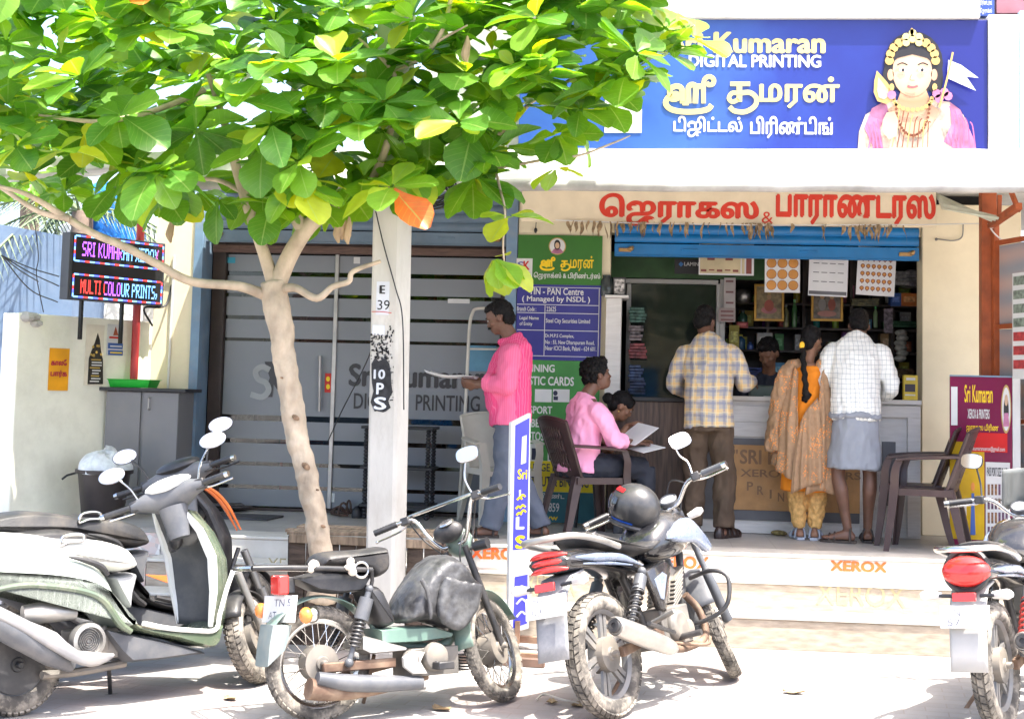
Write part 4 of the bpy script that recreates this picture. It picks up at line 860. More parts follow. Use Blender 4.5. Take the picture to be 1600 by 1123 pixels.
gold_frame('gilt framed print of two figures below the lined white sheet', 1267, 455, 1317, 502, 12.85, [(.22, .18, .14), M('print red', (.4, .09, .05), .4, var=.2), M('print grey', (.3, .28, .26), .4, var=.2), M('face tan', (.5, .3, .15), .4), M('print pink', (.5, .22, .18), .4)], 2)
# stock, item by item
rnd = random.Random(21)
def stock_box(label, px, pz, wpx, hpx, col, Y=13.05, nm='stock_box', cat='box'):
    pl = FY(Y); A = pl.box(px-wpx/2, pz-hpx, px+wpx/2, pz); b = MB(); b.slab(pl, *A, -.14, .14)
    b.slab(pl, lerp(A[0], A[2], .15), lerp(A[1], A[3], .3), lerp(A[0], A[2], .85), lerp(A[1], A[3], .75), .001, .002, 1)
    b.build(nm, [M('card '+label[:18], col, .5, var=.15, scale=12), M('label tint '+label[:12], tuple(min(.8, c*1.6+.1) for c in col), .5, var=.3, scale=40)], None, bevel=.004, label=label, cat=cat)
def bottle(label, px, pz, wpx, hpx, col, cap, Y=13.0, nm='bottle', cat='bottle'):
    p0 = PY(px, pz, Y); s_ = 1/182.; r = wpx*s_/2; h = hpx*s_; t = thing(nm, label, cat, p0)
    b = MB(); b.lathe([(0, 0), (r*.9, 0), (r, .01), (r, h*.62), (r*.8, h*.74), (r*.4, h*.82), (r*.4, h*.88), (0, h*.88)], n=18); b.build('body', M('bottle '+label[:16], col, .15, var=.1), t, smooth=40)
    b = MB(); b.cyl((0, 0, h*.881), (0, 0, h), r*.46, r*.42, 14); b.build('cap', M('cap '+label[:16], cap, .4), t, bevel=.002)
bottle('amber green bottle between the two gilt pictures', 1228, 511, 9, 36, (.22, .22, .10), (.3, .32, .3)); bottle('dark green bottle with pale cap right of the amber one', 1241, 511, 9, 44, (.06, .16, .06), (.2, .5, .2))
bottle('tall pale green bottle behind the man in white', 1368, 512, 7, 34, (.2, .3, .15), (.05, .35, .1))
stock_box('bright orange file box on the upper right shelf', 1421, 478, 26, 20, (.55, .17, .03)); stock_box('bright blue box next to the orange file box', 1400, 478, 16, 20, (.04, .12, .42))
stock_box('yellow card pack standing beside the inner window', 1147, 546, 16, 38, (.45, .36, .05), 12.9); 
bottle('glue jar with yellow lid under the round steel pot', 1157, 546, 15, 24, (.03, .09, .16), (.6, .5, .04), nm='jar', cat='jar'); bottle('dark green jar with red foot on the shelf above the glue jar', 1160, 510, 16, 26, (.03, .08, .05), (.1, .1, .1), nm='jar', cat='jar')
stock_box('dark red box below the green jar', 1160, 512, 18, 9, (.4, .05, .04), 12.92); stock_box('white carton stack with black marks beside the seated clerk', 1195, 546, 24, 26, (.38, .38, .36), 13.0)
bottle('small blue jar right of the yellow lidded glue jar', 1172, 546, 10, 12, (.05, .1, .3), (.05, .1, .3), nm='jar', cat='jar')
b = MB(); p = PY(1161, 474, 13.0); b.lathe([(0, 0), (.05, 0), (.075, .03), (.08, .08), (.06, .12), (.05, .125), (.045, .12), (0, .12)], p, (0, 0, 1), 22); b.build('steel_pot', m_steel, None, label='round shiny steel pot on the top shelf left', cat='pot')
for i, (px, py, w_, h_, c) in enumerate([(1350, 479, 44, 12, 'olive'), (1402, 446, 34, 22, 'silver'), (1425, 448, 22, 26, 'smoky'), (1412, 512, 40, 10, 'dark green'), (1312, 548, 40, 14, 'moss green'), (1345, 548, 20, 10, 'grey green'), (1300, 590, 26, 12, 'charcoal'), (1180, 590, 30, 16, 'dark blue'), (1410, 590, 34, 14, 'dull brown'), (1150, 590, 22, 20, 'navy')]):
    col = {'olive': (.16, .15, .07), 'silver': (.35, .35, .35), 'smoky': (.18, .18, .2), 'dark green': (.04, .12, .06), 'moss green': (.12, .16, .06), 'grey green': (.16, .2, .16), 'charcoal': (.06, .06, .07), 'dark blue': (.04, .06, .2), 'dull brown': (.14, .09, .05), 'navy': (.03, .04, .12)}[c]
    pl = FY(13.08); A = pl.box(px-w_/2, py-h_, px+w_/2, py); b = MB()
    n_ = 4
    for k in range(n_): z0 = lerp(A[1], A[3], k/n_); b.bx(A[0]+rnd.uniform(0, .012), A[2]-rnd.uniform(0, .012), 13.0+rnd.uniform(0, .02), 13.3, z0, lerp(A[1], A[3], (k+.93)/n_))
    b.build('packet_pile', M(c+' packets', col, .3, var=.35, scale=25), None, bevel=.004, label=c+' pile of flat packets on the back shelves', cat='packets', group='packet piles on the back shelves')
b = MB(); p = PY(1408, 520, 12.95)
for k in range(6): b.ell(PY(1408+2*sin(k*2), 520+8*k, 12.95), (.055, .04, .03), nu=12, nv=8)
b.build('packet_strip', M('pale sachets', (.45, .43, .38), .4, var=.25, scale=25), None, label='hanging strip of pale sachets right of the man in white', cat='sachets')
b = MB(); b.rect(FY(12.9), 1381, 482, 1395, 520, 0, .004); b.build('photo_strip', M('violet photo print', (.22, .17, .2), .4, var=.5, scale=30), None, label='hanging strip of violet photo prints above the sachets', cat='photo strip')
# things at the counter and the left display
t = thing('card_box', 'yellow display box with a dark picture on the counter end', 'display box', (0, 0, 0)); pl = FY(11.6); A = pl.box(1412, 586, 1434, 628); b = MB(); b.slab(pl, A[0], zc+.031, A[2], A[3], -.06, .06); b.build('box', M('yellow card', srgb(215, 190, 60), .5, var=.08), t, bevel=.003)
b = MB(); b.rect(pl, 1414, 600, 1430, 612, .001, .002, 0); b.rect(pl, 1414, 616, 1430, 618, .001, .002, 1); b.rect(pl, 1416, 590, 1430, 594, .001, .002, 1); b.build('print', [M('dark print', (.05, .04, .06), .5), m_white], t, smooth=0)
t = thing('display_post', 'white painted wooden display post left of the shop opening', 'display post', (0, 0, 0)); pl = FY(11.75); A = pl.box(946, 466, 974, 616)
b = MB(); b.bx(A[0], A[2]-.02, 11.72, 11.95, zc+.005, A[3]); b.build('post_box', m_wlam, t, bevel=.003); b = MB(); b.bx(A[0]-.01, A[2]+.035, 11.68, 12.0, A[3]+.001, A[3]+.022); b.build('top_shelf', m_wlam, t, bevel=.003)
b = MB(); zf = A[3]+.023; b.box(((A[0]+A[2])/2+.03, 11.8, zf+.075), (.1, .012, .15), (rad(12), 0, 0)); b.box(((A[0]+A[2])/2+.03, 11.792, zf+.075), (.08, .004, .12), (rad(12), 0, 0), 1); b.build('photo_card', [m_black, M('black and white photos', (.4, .38, .36), .4, var=.7, scale=45)], None, label='small tilted photo frame on the white display post', cat='photo frame')
b = MB(); b.lathe([(0, 0), (.05, 0), (.055, .02), (.055, .12), (.035, .15), (.035, .17), (0, .17)], ((A[0]+A[2])/2-.07, 11.85, zf), n=18); b.build('glass_jar', M('smoked glass jar', (.04, .05, .05), .1), None, smooth=40, label='dark glass jar beside the photo frame', cat='jar')
for i, (y, c, cn) in enumerate([(500, (.06, .14, .1), 'green'), (528, (.25, .2, .2), 'grey pink'), (556, (.3, .06, .06), 'red'), (590, (.05, .09, .2), 'blue'), (612, (.03, .05, .12), 'midnight blue')]):
    pl = FY(12.25); A = pl.box(981, y-20, 1012-(i % 2)*6, y+(4 if i < 4 else 4)); b = MB()
    for k in range(5): z0 = lerp(A[1], A[3], k/5); b.bx(A[0]+rnd.uniform(0, .02), A[2]-rnd.uniform(0, .03), 12.2+rnd.uniform(0, .03), 12.45, z0, lerp(A[1], A[3], (k+.9)/5))
    b.build('folder_pile', M(cn+' folders', c, .25, var=.5, scale=20), None, bevel=.003, label=cn+' pile of plastic folders in front of the inner window', cat='folders', group='folder piles by the inner window')
for i, (x, y, ww, hh, c, cn) in enumerate([(1140, 462, 18, 56, (.55, .5, .48), 'pale'), (1136, 492, 26, 22, (.42, .34, .32), 'pinkish')]):
    b = MB(); pl = FY(12.5-.02*i); b.rect(pl, x-ww/2, y-hh/2, x+ww/2, y+hh/2, 0, .004, 0)
    for k in range(3): b.rect(pl, x-ww/2+3, y-hh/2+4+k*hh*.3, x+ww/2-3, y-hh/2+7+k*hh*.3, .005, .001, 1)
    b.build('calendar_sheet', [M(cn+' calendar paper', c, .6, var=.1), M('calendar print', (.25, .12, .12), .6)], None, smooth=0, label=cn+' calendar page hanging beside the inner window', cat='calendar page')
b = MB(); b.box((1.02, 11.62, zc+.034), (.22, .15, .003), (0, 0, .3)); b.build('loose_paper', m_sheet, None, smooth=0, label='loose paper lying on the white counter', cat='paper')
b = MB(); b.box((.92, 11.9, zc+.07), (.24, .2, .08)); b.box((.92, 11.87, zc+.115), (.2, .12, .01)); b.build('card_reader', M('grey green plastic', (.10, .14, .12), .4), None, bevel=.008, label='low grey green machine on the counter by the checked shirt', cat='machine')

# more stock, crowded along the shelves
cols = {'scarlet': (.5, .04, .03), 'teal': (.03, .25, .25), 'lemon': (.55, .45, .05), 'white': (.5, .5, .48), 'violet': (.2, .07, .3), 'lime': (.25, .4, .05), 'tan': (.35, .22, .1), 'sky blue': (.1, .3, .5), 'pink': (.5, .15, .22), 'coal black': (.02, .02, .02), 'leaf green': (.05, .22, .05), 'rust': (.3, .09, .04)}
rnd = random.Random(77)
rows = [(472, 'top'), (511, 'second'), (547, 'third'), (589, 'fourth')]
wh = {0: 'at the left end of', 1: 'left of the middle of', 2: 'right of the middle of', 3: 'at the right end of'}
for ri, (py, rn) in enumerate(rows):
    ks = list(cols); rnd.shuffle(ks)
    for k in range(11):
        px = 1140+k*27+rnd.uniform(-5, 5); kind = rnd.choice(['bottle', 'box', 'box', 'box']); cn = ks[k % 12]; lab = f'{cn} {kind} {wh[min(3, int((px-1135)/76))]} the {rn} shelf'
        Y = 13.28 if ri < 2 else 13.2
        if kind == 'bottle': bottle(lab, px, py+2, rnd.uniform(8, 12), rnd.uniform(20, 32), cols[cn], (.3, .3, .3), Y)
        else: stock_box(lab, px, py+2, rnd.uniform(10, 22), rnd.uniform(10, 30), cols[cn], Y+.05)
# ================================================================== people
WORK = bpy.data.scenes.new('work')
def remesh(mb, vox, smooth=4, wr=0., wrs=9., seed=0.):
    me = bpy.data.meshes.new('tmp'); me.from_pydata(mb.v, [], mb.f); o = bpy.data.objects.new('tmp', me); WORK.collection.objects.link(o)
    r = o.modifiers.new('r', 'REMESH'); r.mode = 'VOXEL'; r.voxel_size = vox; r.use_smooth_shade = True
    if smooth: k = o.modifiers.new('s', 'SMOOTH'); k.iterations = smooth; k.factor = .5
    
    with bpy.context.temp_override(scene=WORK, view_layer=WORK.view_layers[0]):
        dg = bpy.context.evaluated_depsgraph_get(); m2 = bpy.data.meshes.new_from_object(o.evaluated_get(dg))
    bpy.data.objects.remove(o); bpy.data.meshes.remove(me)
    if wr:
        nrm = [v.normal.copy() for v in m2.vertices]
        for v, nv_ in zip(m2.vertices, nrm):
            p = v.co.copy(); q = V((p.x*wrs, p.y*wrs, p.z*wrs*.55+seed))
            d = noise.noise(q)+.5*noise.noise(q*2.3+V((3, 1, 7)))
            g1 = noise.noise(V((q.x*1.1+q.z*.9, q.y*1.1, q.z*1.5-q.x*.7))+V((9, 2, 4))); g2 = noise.noise(V((q.x*2.2-q.z*1.3, q.y*2.0, q.z*2.6+q.x))+V((1, 8, 3)))
            d += .55*(1-4*abs(g1))+.30*(1-4*abs(g2))
            v.co = p+nv_*(d*wr)
    return m2
def flesh(mb, name, mat, parent, vox=.008, smooth=4, wr=0., wrs=9., seed=0.):
    me = remesh(mb, vox, smooth, wr, wrs, seed); me.name = name; me.materials.append(mat)
    me.polygons.foreach_set('use_smooth', [True]*len(me.polygons)); o = bpy.data.objects.new(name, me); COL.objects.link(o); o.parent = parent
    return o
def ring(c, rx, ry, yaw=0., n=20, tilt=None, pw=1.):
    out = []
    for j in range(n):
        a = 2*pi*j/n; x, y = rx*cos(a), ry*sin(a); p = V((x*cos(yaw)-y*sin(yaw), x*sin(yaw)+y*cos(yaw), 0))
        if tilt is not None: p = tilt @ p
        out.append(V(c)+p)
    return out
def trunk_loft(mb, rows, n=20):
    """rows: (centre, rx, ry, yaw); ring normals follow the spine"""
    C = [V(r[0]) for r in rows]; rings = []
    for i, r in enumerate(rows):
        t = (C[min(i+1, len(C)-1)]-C[max(i-1, 0)]).normalized(); q = V((0, 0, 1)).rotation_difference(t).to_matrix()
        rings.append(ring(C[i], r[1], r[2], r[3] if len(r) > 3 else 0, n, q))
    mb.loft(rings)
def limb(mb, pts, rs, n=12, k=6): mb.tube(pts, rs, n, True, False, 0, k)
def hand(mb, w_, fwd, palm_n, s=1., curl=.5, side=1):
    """wrist, direction of the fingers, palm normal; five fingers, thumb from the side"""
    w_, f, pn = V(w_), V(fwd).normalized(), V(palm_n); pn = (pn-f*pn.dot(f)).normalized(); sd = f.cross(pn)*side
    mb.loft([[w_+f*d*s+sd*x*s*ww+pn*y*s*th for x, y in ((-1, -1), (0, -1.15), (1, -1), (1.1, 0), (1, 1), (0, 1.1), (-1, 1), (-1.1, 0))] for d, ww, th in ((-.02, .024, .018), (.02, .032, .016), (.06, .041, .014), (.092, .039, .011))])
    for i, (off, L_) in enumerate(((-.031, .060), (-.011, .074), (.010, .069), (.030, .054))):
        b = w_+f*.088*s+sd*off*s; a = curl*(.8+.15*i); d1 = (f*cos(a*.5)+pn*sin(a*.5)); d2 = (f*cos(a*1.3)+pn*sin(a*1.3)); d3 = (f*cos(a*2)+pn*sin(a*2))
        p1 = b+d1*L_*.45*s; p2 = p1+d2*L_*.33*s; p3 = p2+d3*L_*.25*s
        mb.tube([b-f*.02*s, b, p1, p2, p3], [.0095*s, .0095*s, .009*s, .0082*s, .006*s], 8, True)
    b = w_+f*.03*s-sd*.03*s; d = (f*.75-sd*.65+pn*.25).normalized(); p1 = b+d*.045*s; p2 = p1+(d+pn*.4*curl+f*.3).normalized()*.034*s
    mb.tube([b-d*.02*s, b, p1, p2], [.013*s, .013*s, .0105*s, .007*s], 8, True)
def foot(mb, ank, toe, s=1., up=.02):
    a, t = V(ank), V(toe); d = (t-a); d.z = 0; d.normalize(); sd = V((-d.y, d.x, 0)); z0 = t.z
    rows = []
    for k, ww, hh in ((-.055, .026, .04), (-.03, .034, .062), (.02, .035, .07), (.08, .040, .052), (.13, .046, .034), (.17, .044, .026), (.195, .03, .02)):
        c = V((a.x, a.y, z0))+d*k*s; rows.append([c+sd*ww*s*x+V((0, 0, hh*s*y)) for x, y in ((-1, .02), (-1.05, .45), (-.7, .85), (0, 1), (.7, .85), (1.05, .45), (1, .02), (0, 0))])
    mb.loft(rows)
    for i in range(5):
        o = (i-2)*.017; c = V((a.x, a.y, z0+.012))+d*(.185-.006*abs(i-1.2))*s+sd*o*s*(1)
        mb.ell(c+d*.012*s, (.012*s, .0105*s, .011*s), None, 8, 6)
def sleeve(mb, sx, sh_, el, wr_, cuff, r0=.062, r1=.076, r2=.066, r3=.057):
    sh_, el, wr_ = V(sh_), V(el), V(wr_)
    limb(mb, [sh_+V((-sx*.08, 0, -.04)), sh_+V((-sx*.045, 0, -.03)), sh_+V((-sx*.01, 0, -.034)), sh_.lerp(el, .35), sh_.lerp(el, .7), el, el.lerp(wr_, cuff*.5), el.lerp(wr_, cuff)], [r0*.6, r0, r1, r1, (r1+r2)/2, r2, (r2+r3)/2, r3], 14)
def headR(yaw, pitch, roll=0.): return Matrix.Rotation(yaw, 3, 'Z') @ Matrix.Rotation(pitch, 3, 'X') @ Matrix.Rotation(roll, 3, 'Y')
def head(mb, c, R, s=1.):
    """local axes: y is where the face looks, z up; c is the middle of the skull"""
    c = V(c); E_ = lambda p, r, rot=None: mb.ell(c+R @ (V(p)*s), tuple(q*s for q in r), R if rot is None else R @ Euler(rot).to_matrix(), 18, 12)
    E_((0, -.005, .025), (.074, .096, .088)); E_((0, .022, -.035), (.058, .068, .075)); E_((0, .050, -.075), (.036, .036, .032)); E_((0, .055, .03), (.058, .035, .045))
    mb.loft([[c+R @ (V(p)*s) for p in q] for q in ([(-.007, .083, .018), (.007, .083, .018), (.005, .092, .018), (-.005, .092, .018)], [(-.010, .082, -.012), (.010, .082, -.012), (.007, .103, -.012), (-.007, .103, -.012)], [(-.018, .078, -.028), (.018, .078, -.028), (.011, .112, -.026), (-.011, .112, -.026)], [(-.012, .078, -.036), (.012, .078, -.036), (.006, .098, -.035), (-.006, .098, -.035)])])
    for sx in (-1, 1):
        E_((sx*.03, .079, .022), (.024, .012, .009)); E_((sx*.076, -.004, -.008), (.010, .020, .032), (0, 0, sx*.35)); E_((sx*.04, .062, -.02), (.022, .022, .02))
    E_((0, .086, -.053), (.026, .010, .007)); E_((0, .083, -.066), (.022, .011, .008))
def eyes(parent, c, R, s, m_w, m_d):
    b = MB(); c = V(c)
    for sx in (-1, 1): b.ell(c+R @ (V((sx*.030, .0835, .010))*s), (.012*s, .006*s, .0055*s), R, 10, 7, 0); b.ell(c+R @ (V((sx*.030, .0885, .010))*s), (.0045*s, .002*s, .005*s), R, 8, 6, 1)
    b.build('eyes', [m_w, m_d], parent)
m_sk1 = M('brown skin', (.25, .125, .072), .5, var=.08, scale=20); m_sk2 = M('deep brown skin', (.165, .080, .050), .5, var=.1, scale=20); m_sk3 = M('warm brown skin', (.24, .115, .065), .5, var=.07, scale=20)
m_hair = M('black hair', (.007, .006, .006), .6, var=.4, scale=60, bump=.5, bscale=150); nodes_of(m_hair)[2].inputs['Specular IOR Level'].default_value = .22
m_eyew = M('eye white', (.6, .56, .5), .3); m_eyed = M('dark iris', (.015, .01, .008), .2)
def hair_cap(name, parent, c, R, s, parts, wr=.006, vox=.007):
    b = MB(); c = V(c)
    for p, r in parts: b.ell(c+R @ (V(p)*s), tuple(q*s for q in r), R, 18, 12)
    return flesh(b, name, m_hair, parent, vox, 1, wr, 45, c.x*3)
def cloth(name, col, var=.06, rough=.85, bump=.25, bs=300):
    return M(name, col, rough, var=var, scale=7, bump=bump, bscale=bs)
def check_mat(name, base, rules, rough=.85, warp=.035):
    """woven check: rules = (axis 0/2, period, width, offset, colour, strength)"""
    m = M(name, base, rough, var=.04, scale=10, bump=.2, bscale=200); n, L, bb = nodes_of(m); out = bb.inputs['Base Color'].links[0].from_socket
    tc = n.new('ShaderNodeTexCoord'); nz = n.new('ShaderNodeTexNoise'); nz.inputs['Scale'].default_value = 6; L.new(tc.outputs['Object'], nz.inputs[0])
    off = n.new('ShaderNodeVectorMath'); off.operation = 'MULTIPLY_ADD'; L.new(nz.outputs['Color'], off.inputs[0]); off.inputs[1].default_value = (warp, .0, warp); L.new(tc.outputs['Object'], off.inputs[2])
    sx = n.new('ShaderNodeSeparateXYZ'); L.new(off.outputs[0], sx.inputs[0])
    for ax, per, wd, of, col, st_ in rules:
        a = n.new('ShaderNodeMath'); a.operation = 'ADD'; L.new(sx.outputs[ax], a.inputs[0]); a.inputs[1].default_value = 10*per+of
        mo_ = n.new('ShaderNodeMath'); mo_.operation = 'MODULO'; L.new(a.outputs[0], mo_.inputs[0]); mo_.inputs[1].default_value = per
        lt = n.new('ShaderNodeMath'); lt.operation = 'LESS_THAN'; L.new(mo_.outputs[0], lt.inputs[0]); lt.inputs[1].default_value = wd
        ml = n.new('ShaderNodeMath'); ml.operation = 'MULTIPLY'; L.new(lt.outputs[0], ml.inputs[0]); ml.inputs[1].default_value = st_
        mx = n.new('ShaderNodeMix'); mx.data_type = 'RGBA'; L.new(ml.outputs[0], mx.inputs[0]); L.new(out, mx.inputs[6]); mx.inputs[7].default_value = (*col, 1); out = mx.outputs[2]
    L.new(out, bb.inputs['Base Color']); return m

# ------------------------------------------------------------------ man in the pink shirt, side on, reading a sheet (faces -x)
p0 = PZ(782, 838, ZP); man = thing('person', 'man in a deep pink shirt and grey trousers standing and reading a sheet of paper', 'person', (p0.x+.06, p0.y, ZP), (0, 0, rad(86)))
# local: y forward (photo left), x to his right
hc = (0, .105, 1.565); R = headR(0, rad(-24))
b = MB(); head(b, hc, R, 1.02); limb(b, [(0, .0, 1.38), (0, .03, 1.44), (0, .075, 1.51)], [.066, .056, .056])
trunk_loft(b, [((0, .0, .86), .15, .11), ((0, .01, 1.0), .145, .115), ((0, .015, 1.15), .15, .12), ((0, -.005, 1.3), .16, .105), ((0, -.01, 1.39), .12, .075)])
for sx in (-1, 1):
    sh_, el, wr_ = V((sx*.185, -.01, 1.355)), V((sx*.225, .0, 1.085)), V((sx*.13, .25, 1.10) if sx > 0 else (-.13, .24, 1.08))
    limb(b, [sh_.lerp(el, .18), sh_.lerp(el, .5), el], [.036, .042, .038]); limb(b, [el, el.lerp(wr_, .4), wr_], [.042, .038, .027])
    hand(b, wr_, V((-sx*.25, 1, .02)), V((-sx*.7, 0, .6)), 1., .75, sx)
    hp, kn, an = V((sx*.085, 0, .88)), V((sx*.09, .03*(1 if sx < 0 else -1.2), .47)), V((sx*.10, .12 if sx < 0 else -.22, .08))
    limb(b, [hp, hp.lerp(kn, .5), kn, kn.lerp(an, .35), an], [.09, .075, .055, .055, .036]); foot(b, an, V((an.x+sx*.05, an.y+.2, .018)))
flesh(b, 'body', m_sk2, man, .007, 3)
b = MB(); trunk_loft(b, [((0, .005, .80), .185, .152), ((0, .015, .9), .18, .152), ((0, .035, 1.02), .182, .168), ((0, .03, 1.15), .18, .160), ((0, .0, 1.28), .192, .142), ((0, -.015, 1.37), .165, .11), ((0, .015, 1.435), .075, .072)])
for sx in (-1, 1):
    sh_, el, wr_ = V((sx*.165, -.01, 1.345)), V((sx*.23, .0, 1.08)), V((sx*.155, .2, 1.10))
    sleeve(b, sx, sh_+V((sx*.015, 0, 0)), el, wr_, .82, .06, .078, .07, .06)
b.tube([(0.06, .0, 1.42), (.0, -.05, 1.445), (-.06, .0, 1.42), (-.03, .085, 1.395), (.03, .085, 1.395)], .02, 8, closed=True, k=4)
flesh(b, 'shirt', check_mat('pink striped cotton', srgb(226, 60, 120), [(1, .016, .004, 0, srgb(240, 130, 165), .55), (0, .016, .004, 0, srgb(240, 130, 165), .5)], warp=.006), man, .009, 3, .009, 8, 1)
b = MB()
for sx in (-1, 1): 
    el, wr_ = V((sx*.23, .0, 1.08)), V((sx*.155, .2, 1.10)); c1, c2 = el.lerp(wr_, .6), el.lerp(wr_, .85); b.tube([c1, c2], [.069, .064], 14)
flesh(b, 'rolled_cuff', _mats['pink striped cotton'], man, .008, 2, .004, 20, 2)
b = MB()
for sx in (-1, 1):
    hp, kn, an = V((sx*.085, 0.01, .86)), V((sx*.092, .03*(1 if sx < 0 else -1.2), .47)), V((sx*.10, .12 if sx < 0 else -.22, .07))
    limb(b, [hp, hp.lerp(kn, .5), kn, kn.lerp(an, .5), an], [.09, .098, .080, .074, .076], 16)
trunk_loft(b, [((0, .01, .78), .165, .13), ((0, .01, .93), .162, .135)])
flesh(b, 'trousers', cloth('slate trousers', srgb(92, 98, 112), .08), man, .01, 3, .010, 7, 4)
hair_cap('hair', man, hc, R, 1.02, [((0, -.026, .045), (.082, .088, .082)), ((0, -.05, -.01), (.074, .058, .07)), ((0, .028, .085), (.066, .058, .034)), ((.07, .0, .03), (.012, .022, .035)), ((-.07, .0, .03), (.012, .022, .035))])
b = MB(); c = V(hc)
for sx in (-1, 1): b.tube([c+R @ V((sx*x, y, z)) for x, y, z in ((.014, .094, .027), (.032, .092, .033), (.048, .080, .028))], .0045, 6, k=3)
b.tube([c+R @ V((x, y, z)) for x, y, z in ((-.030, .088, -.047), (-.014, .101, -.041), (0, .104, -.040), (.014, .101, -.041), (.030, .088, -.047))], [.005, .0085, .009, .0085, .005], 7, k=3)
b.build('brows_and_moustache', m_hair, man); eyes(man, hc, R, 1.02, m_eyew, m_eyed)
m_sandal = M('dark leather sandal', (.03, .022, .018), .5, var=.2)
def sandal(parent, an, ang, z=.0, m=None, closed=False, L_=.26):
    d = V((sin(ang), cos(ang), 0)); sd = V((d.y, -d.x, 0)); a = V((an[0], an[1], z)); o = MB(); rows = []
    for k, ww in ((-.065, .03), (-.03, .04), (.05, .038), (.13, .052), (.18, .048), (.21, .026)):
        rows.append([a+d*k+sd*ww*x+V((0, 0, y)) for x, y in ((-1, .001), (1, .001), (1, .018), (-1, .018))])
    o.loft(rows)
    if closed:
        for k, ww, hh in ((-.05, .040, .075), (0, .043, .085), (.06, .046, .07), (.12, .050, .05), (.17, .046, .038)):
            o.ell(a+d*k+V((0, 0, .02)), (ww, .055, hh), (0, 0, -ang), 12, 8)
    else:
        for k, ww, hh in ((.10, .050, .055), (.14, .053, .045), (-.02, .042, .095)):
            o.tube([a+d*k+sd*ww*cos(t)*1.0+V((0, 0, .012+hh*sin(t))) for t in [pi*i/8 for i in range(9)]], .009, 6)
    return o.build('sandal' if not closed else 'shoe', m or m_sandal, parent, smooth=45)
for sx in (-1, 1): sandal(man, (sx*.10, .12 if sx < 0 else -.22), sx*.24)
b = MB(); cpt = V((0, .37, 1.12))
def papf(s_, t): x = (s_-.5)*.23; y = t*.36; return cpt+V((x, y-.10, .06*t-.035*sin(t*2.2)**2+.05*(x/.1)**2*.3))
b.grid(papf, 8, 10); pp = b.build('sheet_of_paper', m_sheet, None, label='curved white sheet held by the man in the deep pink shirt', cat='paper'); pp.location = man.location; pp.rotation_euler = man.rotation_euler; k = pp.modifiers.new('t', 'SOLIDIFY'); k.thickness = .002

# ------------------------------------------------------------------ man in the checked shirt, leaning on the counter (faces +y)
p0 = PZ(1108, 832, ZP); man = thing('person', 'man in a yellow and grey checked shirt and brown trousers leaning on the counter', 'person', (PY(1106, 700, 11.13).x, 11.13, ZP), (0, 0, rad(-4))); man.scale = (.98, 1.05, 1.05)
hc = (-.045, .26, 1.525); R = headR(rad(-22), rad(-30))
b = MB(); head(b, hc, R); limb(b, [(-.02, .12, 1.36), (-.03, .16, 1.42), (-.04, .22, 1.47)], [.066, .056, .056])
trunk_loft(b, [((0, -.01, .86), .15, .11), ((0, .0, 1.0), .14, .10), ((0, .05, 1.16), .16, .11), ((-.01, .11, 1.3), .165, .1), ((-.02, .12, 1.37), .12, .07)])
arms = {-1: [(-.19, .11, 1.33), (-.27, .12, 1.07), (-.15, .33, 1.005)], 1: [(.17, .11, 1.34), (.265, .13, 1.09), (.33, .38, 1.10)]}
for sx, (sh_, el, wr_) in arms.items():
    sh_, el, wr_ = V(sh_), V(el), V(wr_); limb(b, [sh_.lerp(el, .18), sh_.lerp(el, .5), el], [.036, .042, .038]); limb(b, [el, el.lerp(wr_, .4), wr_], [.042, .038, .027])
    hand(b, wr_, V((.1*sx, 1, .25 if sx > 0 else -.05)), V((-sx*.7, .1, -.6)), 1., .6, sx)
legs = {-1: [(-.085, 0, .88), (-.10, .05, .47), (-.10, .0, .08)], 1: [(.085, 0, .88), (.125, .03, .47), (.125, -.03, .08)]}
for sx, (hp, kn, an) in legs.items():
    hp, kn, an = V(hp), V(kn), V(an); limb(b, [hp, hp.lerp(kn, .5), kn, kn.lerp(an, .35), an], [.09, .075, .055, .055, .036]); foot(b, an, V((an.x+sx*.06, an.y+.2, .018)))
flesh(b, 'body', m_sk2, man, .008, 3)
b = MB(); trunk_loft(b, [((.01, -.03, .765), .19, .13), ((.005, -.02, .86), .182, .135), ((0, -.01, .96), .178, .13), ((0, .025, 1.1), .185, .135), ((-.005, .07, 1.22), .195, .135), ((-.015, .10, 1.32), .185, .115), ((-.02, .125, 1.385), .12, .085), ((-.025, .15, 1.425), .068, .066)], 24)
for sx, (sh_, el, wr_) in arms.items():
    sleeve(b, sx, V(sh_)-V((0, 0, .01)), el, wr_, .7)
b.tube([V((-.025, .14, 1.415))+V((.06*cos(t), .06*sin(t), .018*sin(t))) for t in [2*pi*i/10 for i in range(10)]], .018, 8, closed=True)
yl, bl = srgb(228, 190, 120), srgb(120, 125, 148)
plaid = check_mat('yellow grey checked cotton', srgb(172, 166, 158), [(0, .085, .018, .0, yl, .55), (2, .09, .020, .0, yl, .55), (0, .085, .020, .038, bl, .5), (2, .09, .020, .042, bl, .5), (0, .085, .004, .026, bl, .45), (2, .09, .004, .03, bl, .45), (0, .085, .005, .006, srgb(245, 225, 170), .5), (2, .09, .006, .007, srgb(245, 220, 160), .5)])
flesh(b, 'shirt', plaid, man, .009, 3, .0075, 8, 11)
b = MB()
for sx, (hp, kn, an) in legs.items():
    hp, kn, an = V(hp), V(kn), V(an)-V((0, 0, .01)); limb(b, [hp, hp.lerp(kn, .5), kn, kn.lerp(an, .5), an], [.09, .098, .088, .08, .078], 16)
trunk_loft(b, [((0, -.02, .74), .168, .122), ((0, -.015, .83), .15, .11), ((0, -.01, .93), .14, .10)])
flesh(b, 'trousers', cloth('brown corduroy', (.085, .055, .034), .18), man, .010, 3, .012, 8, 14)
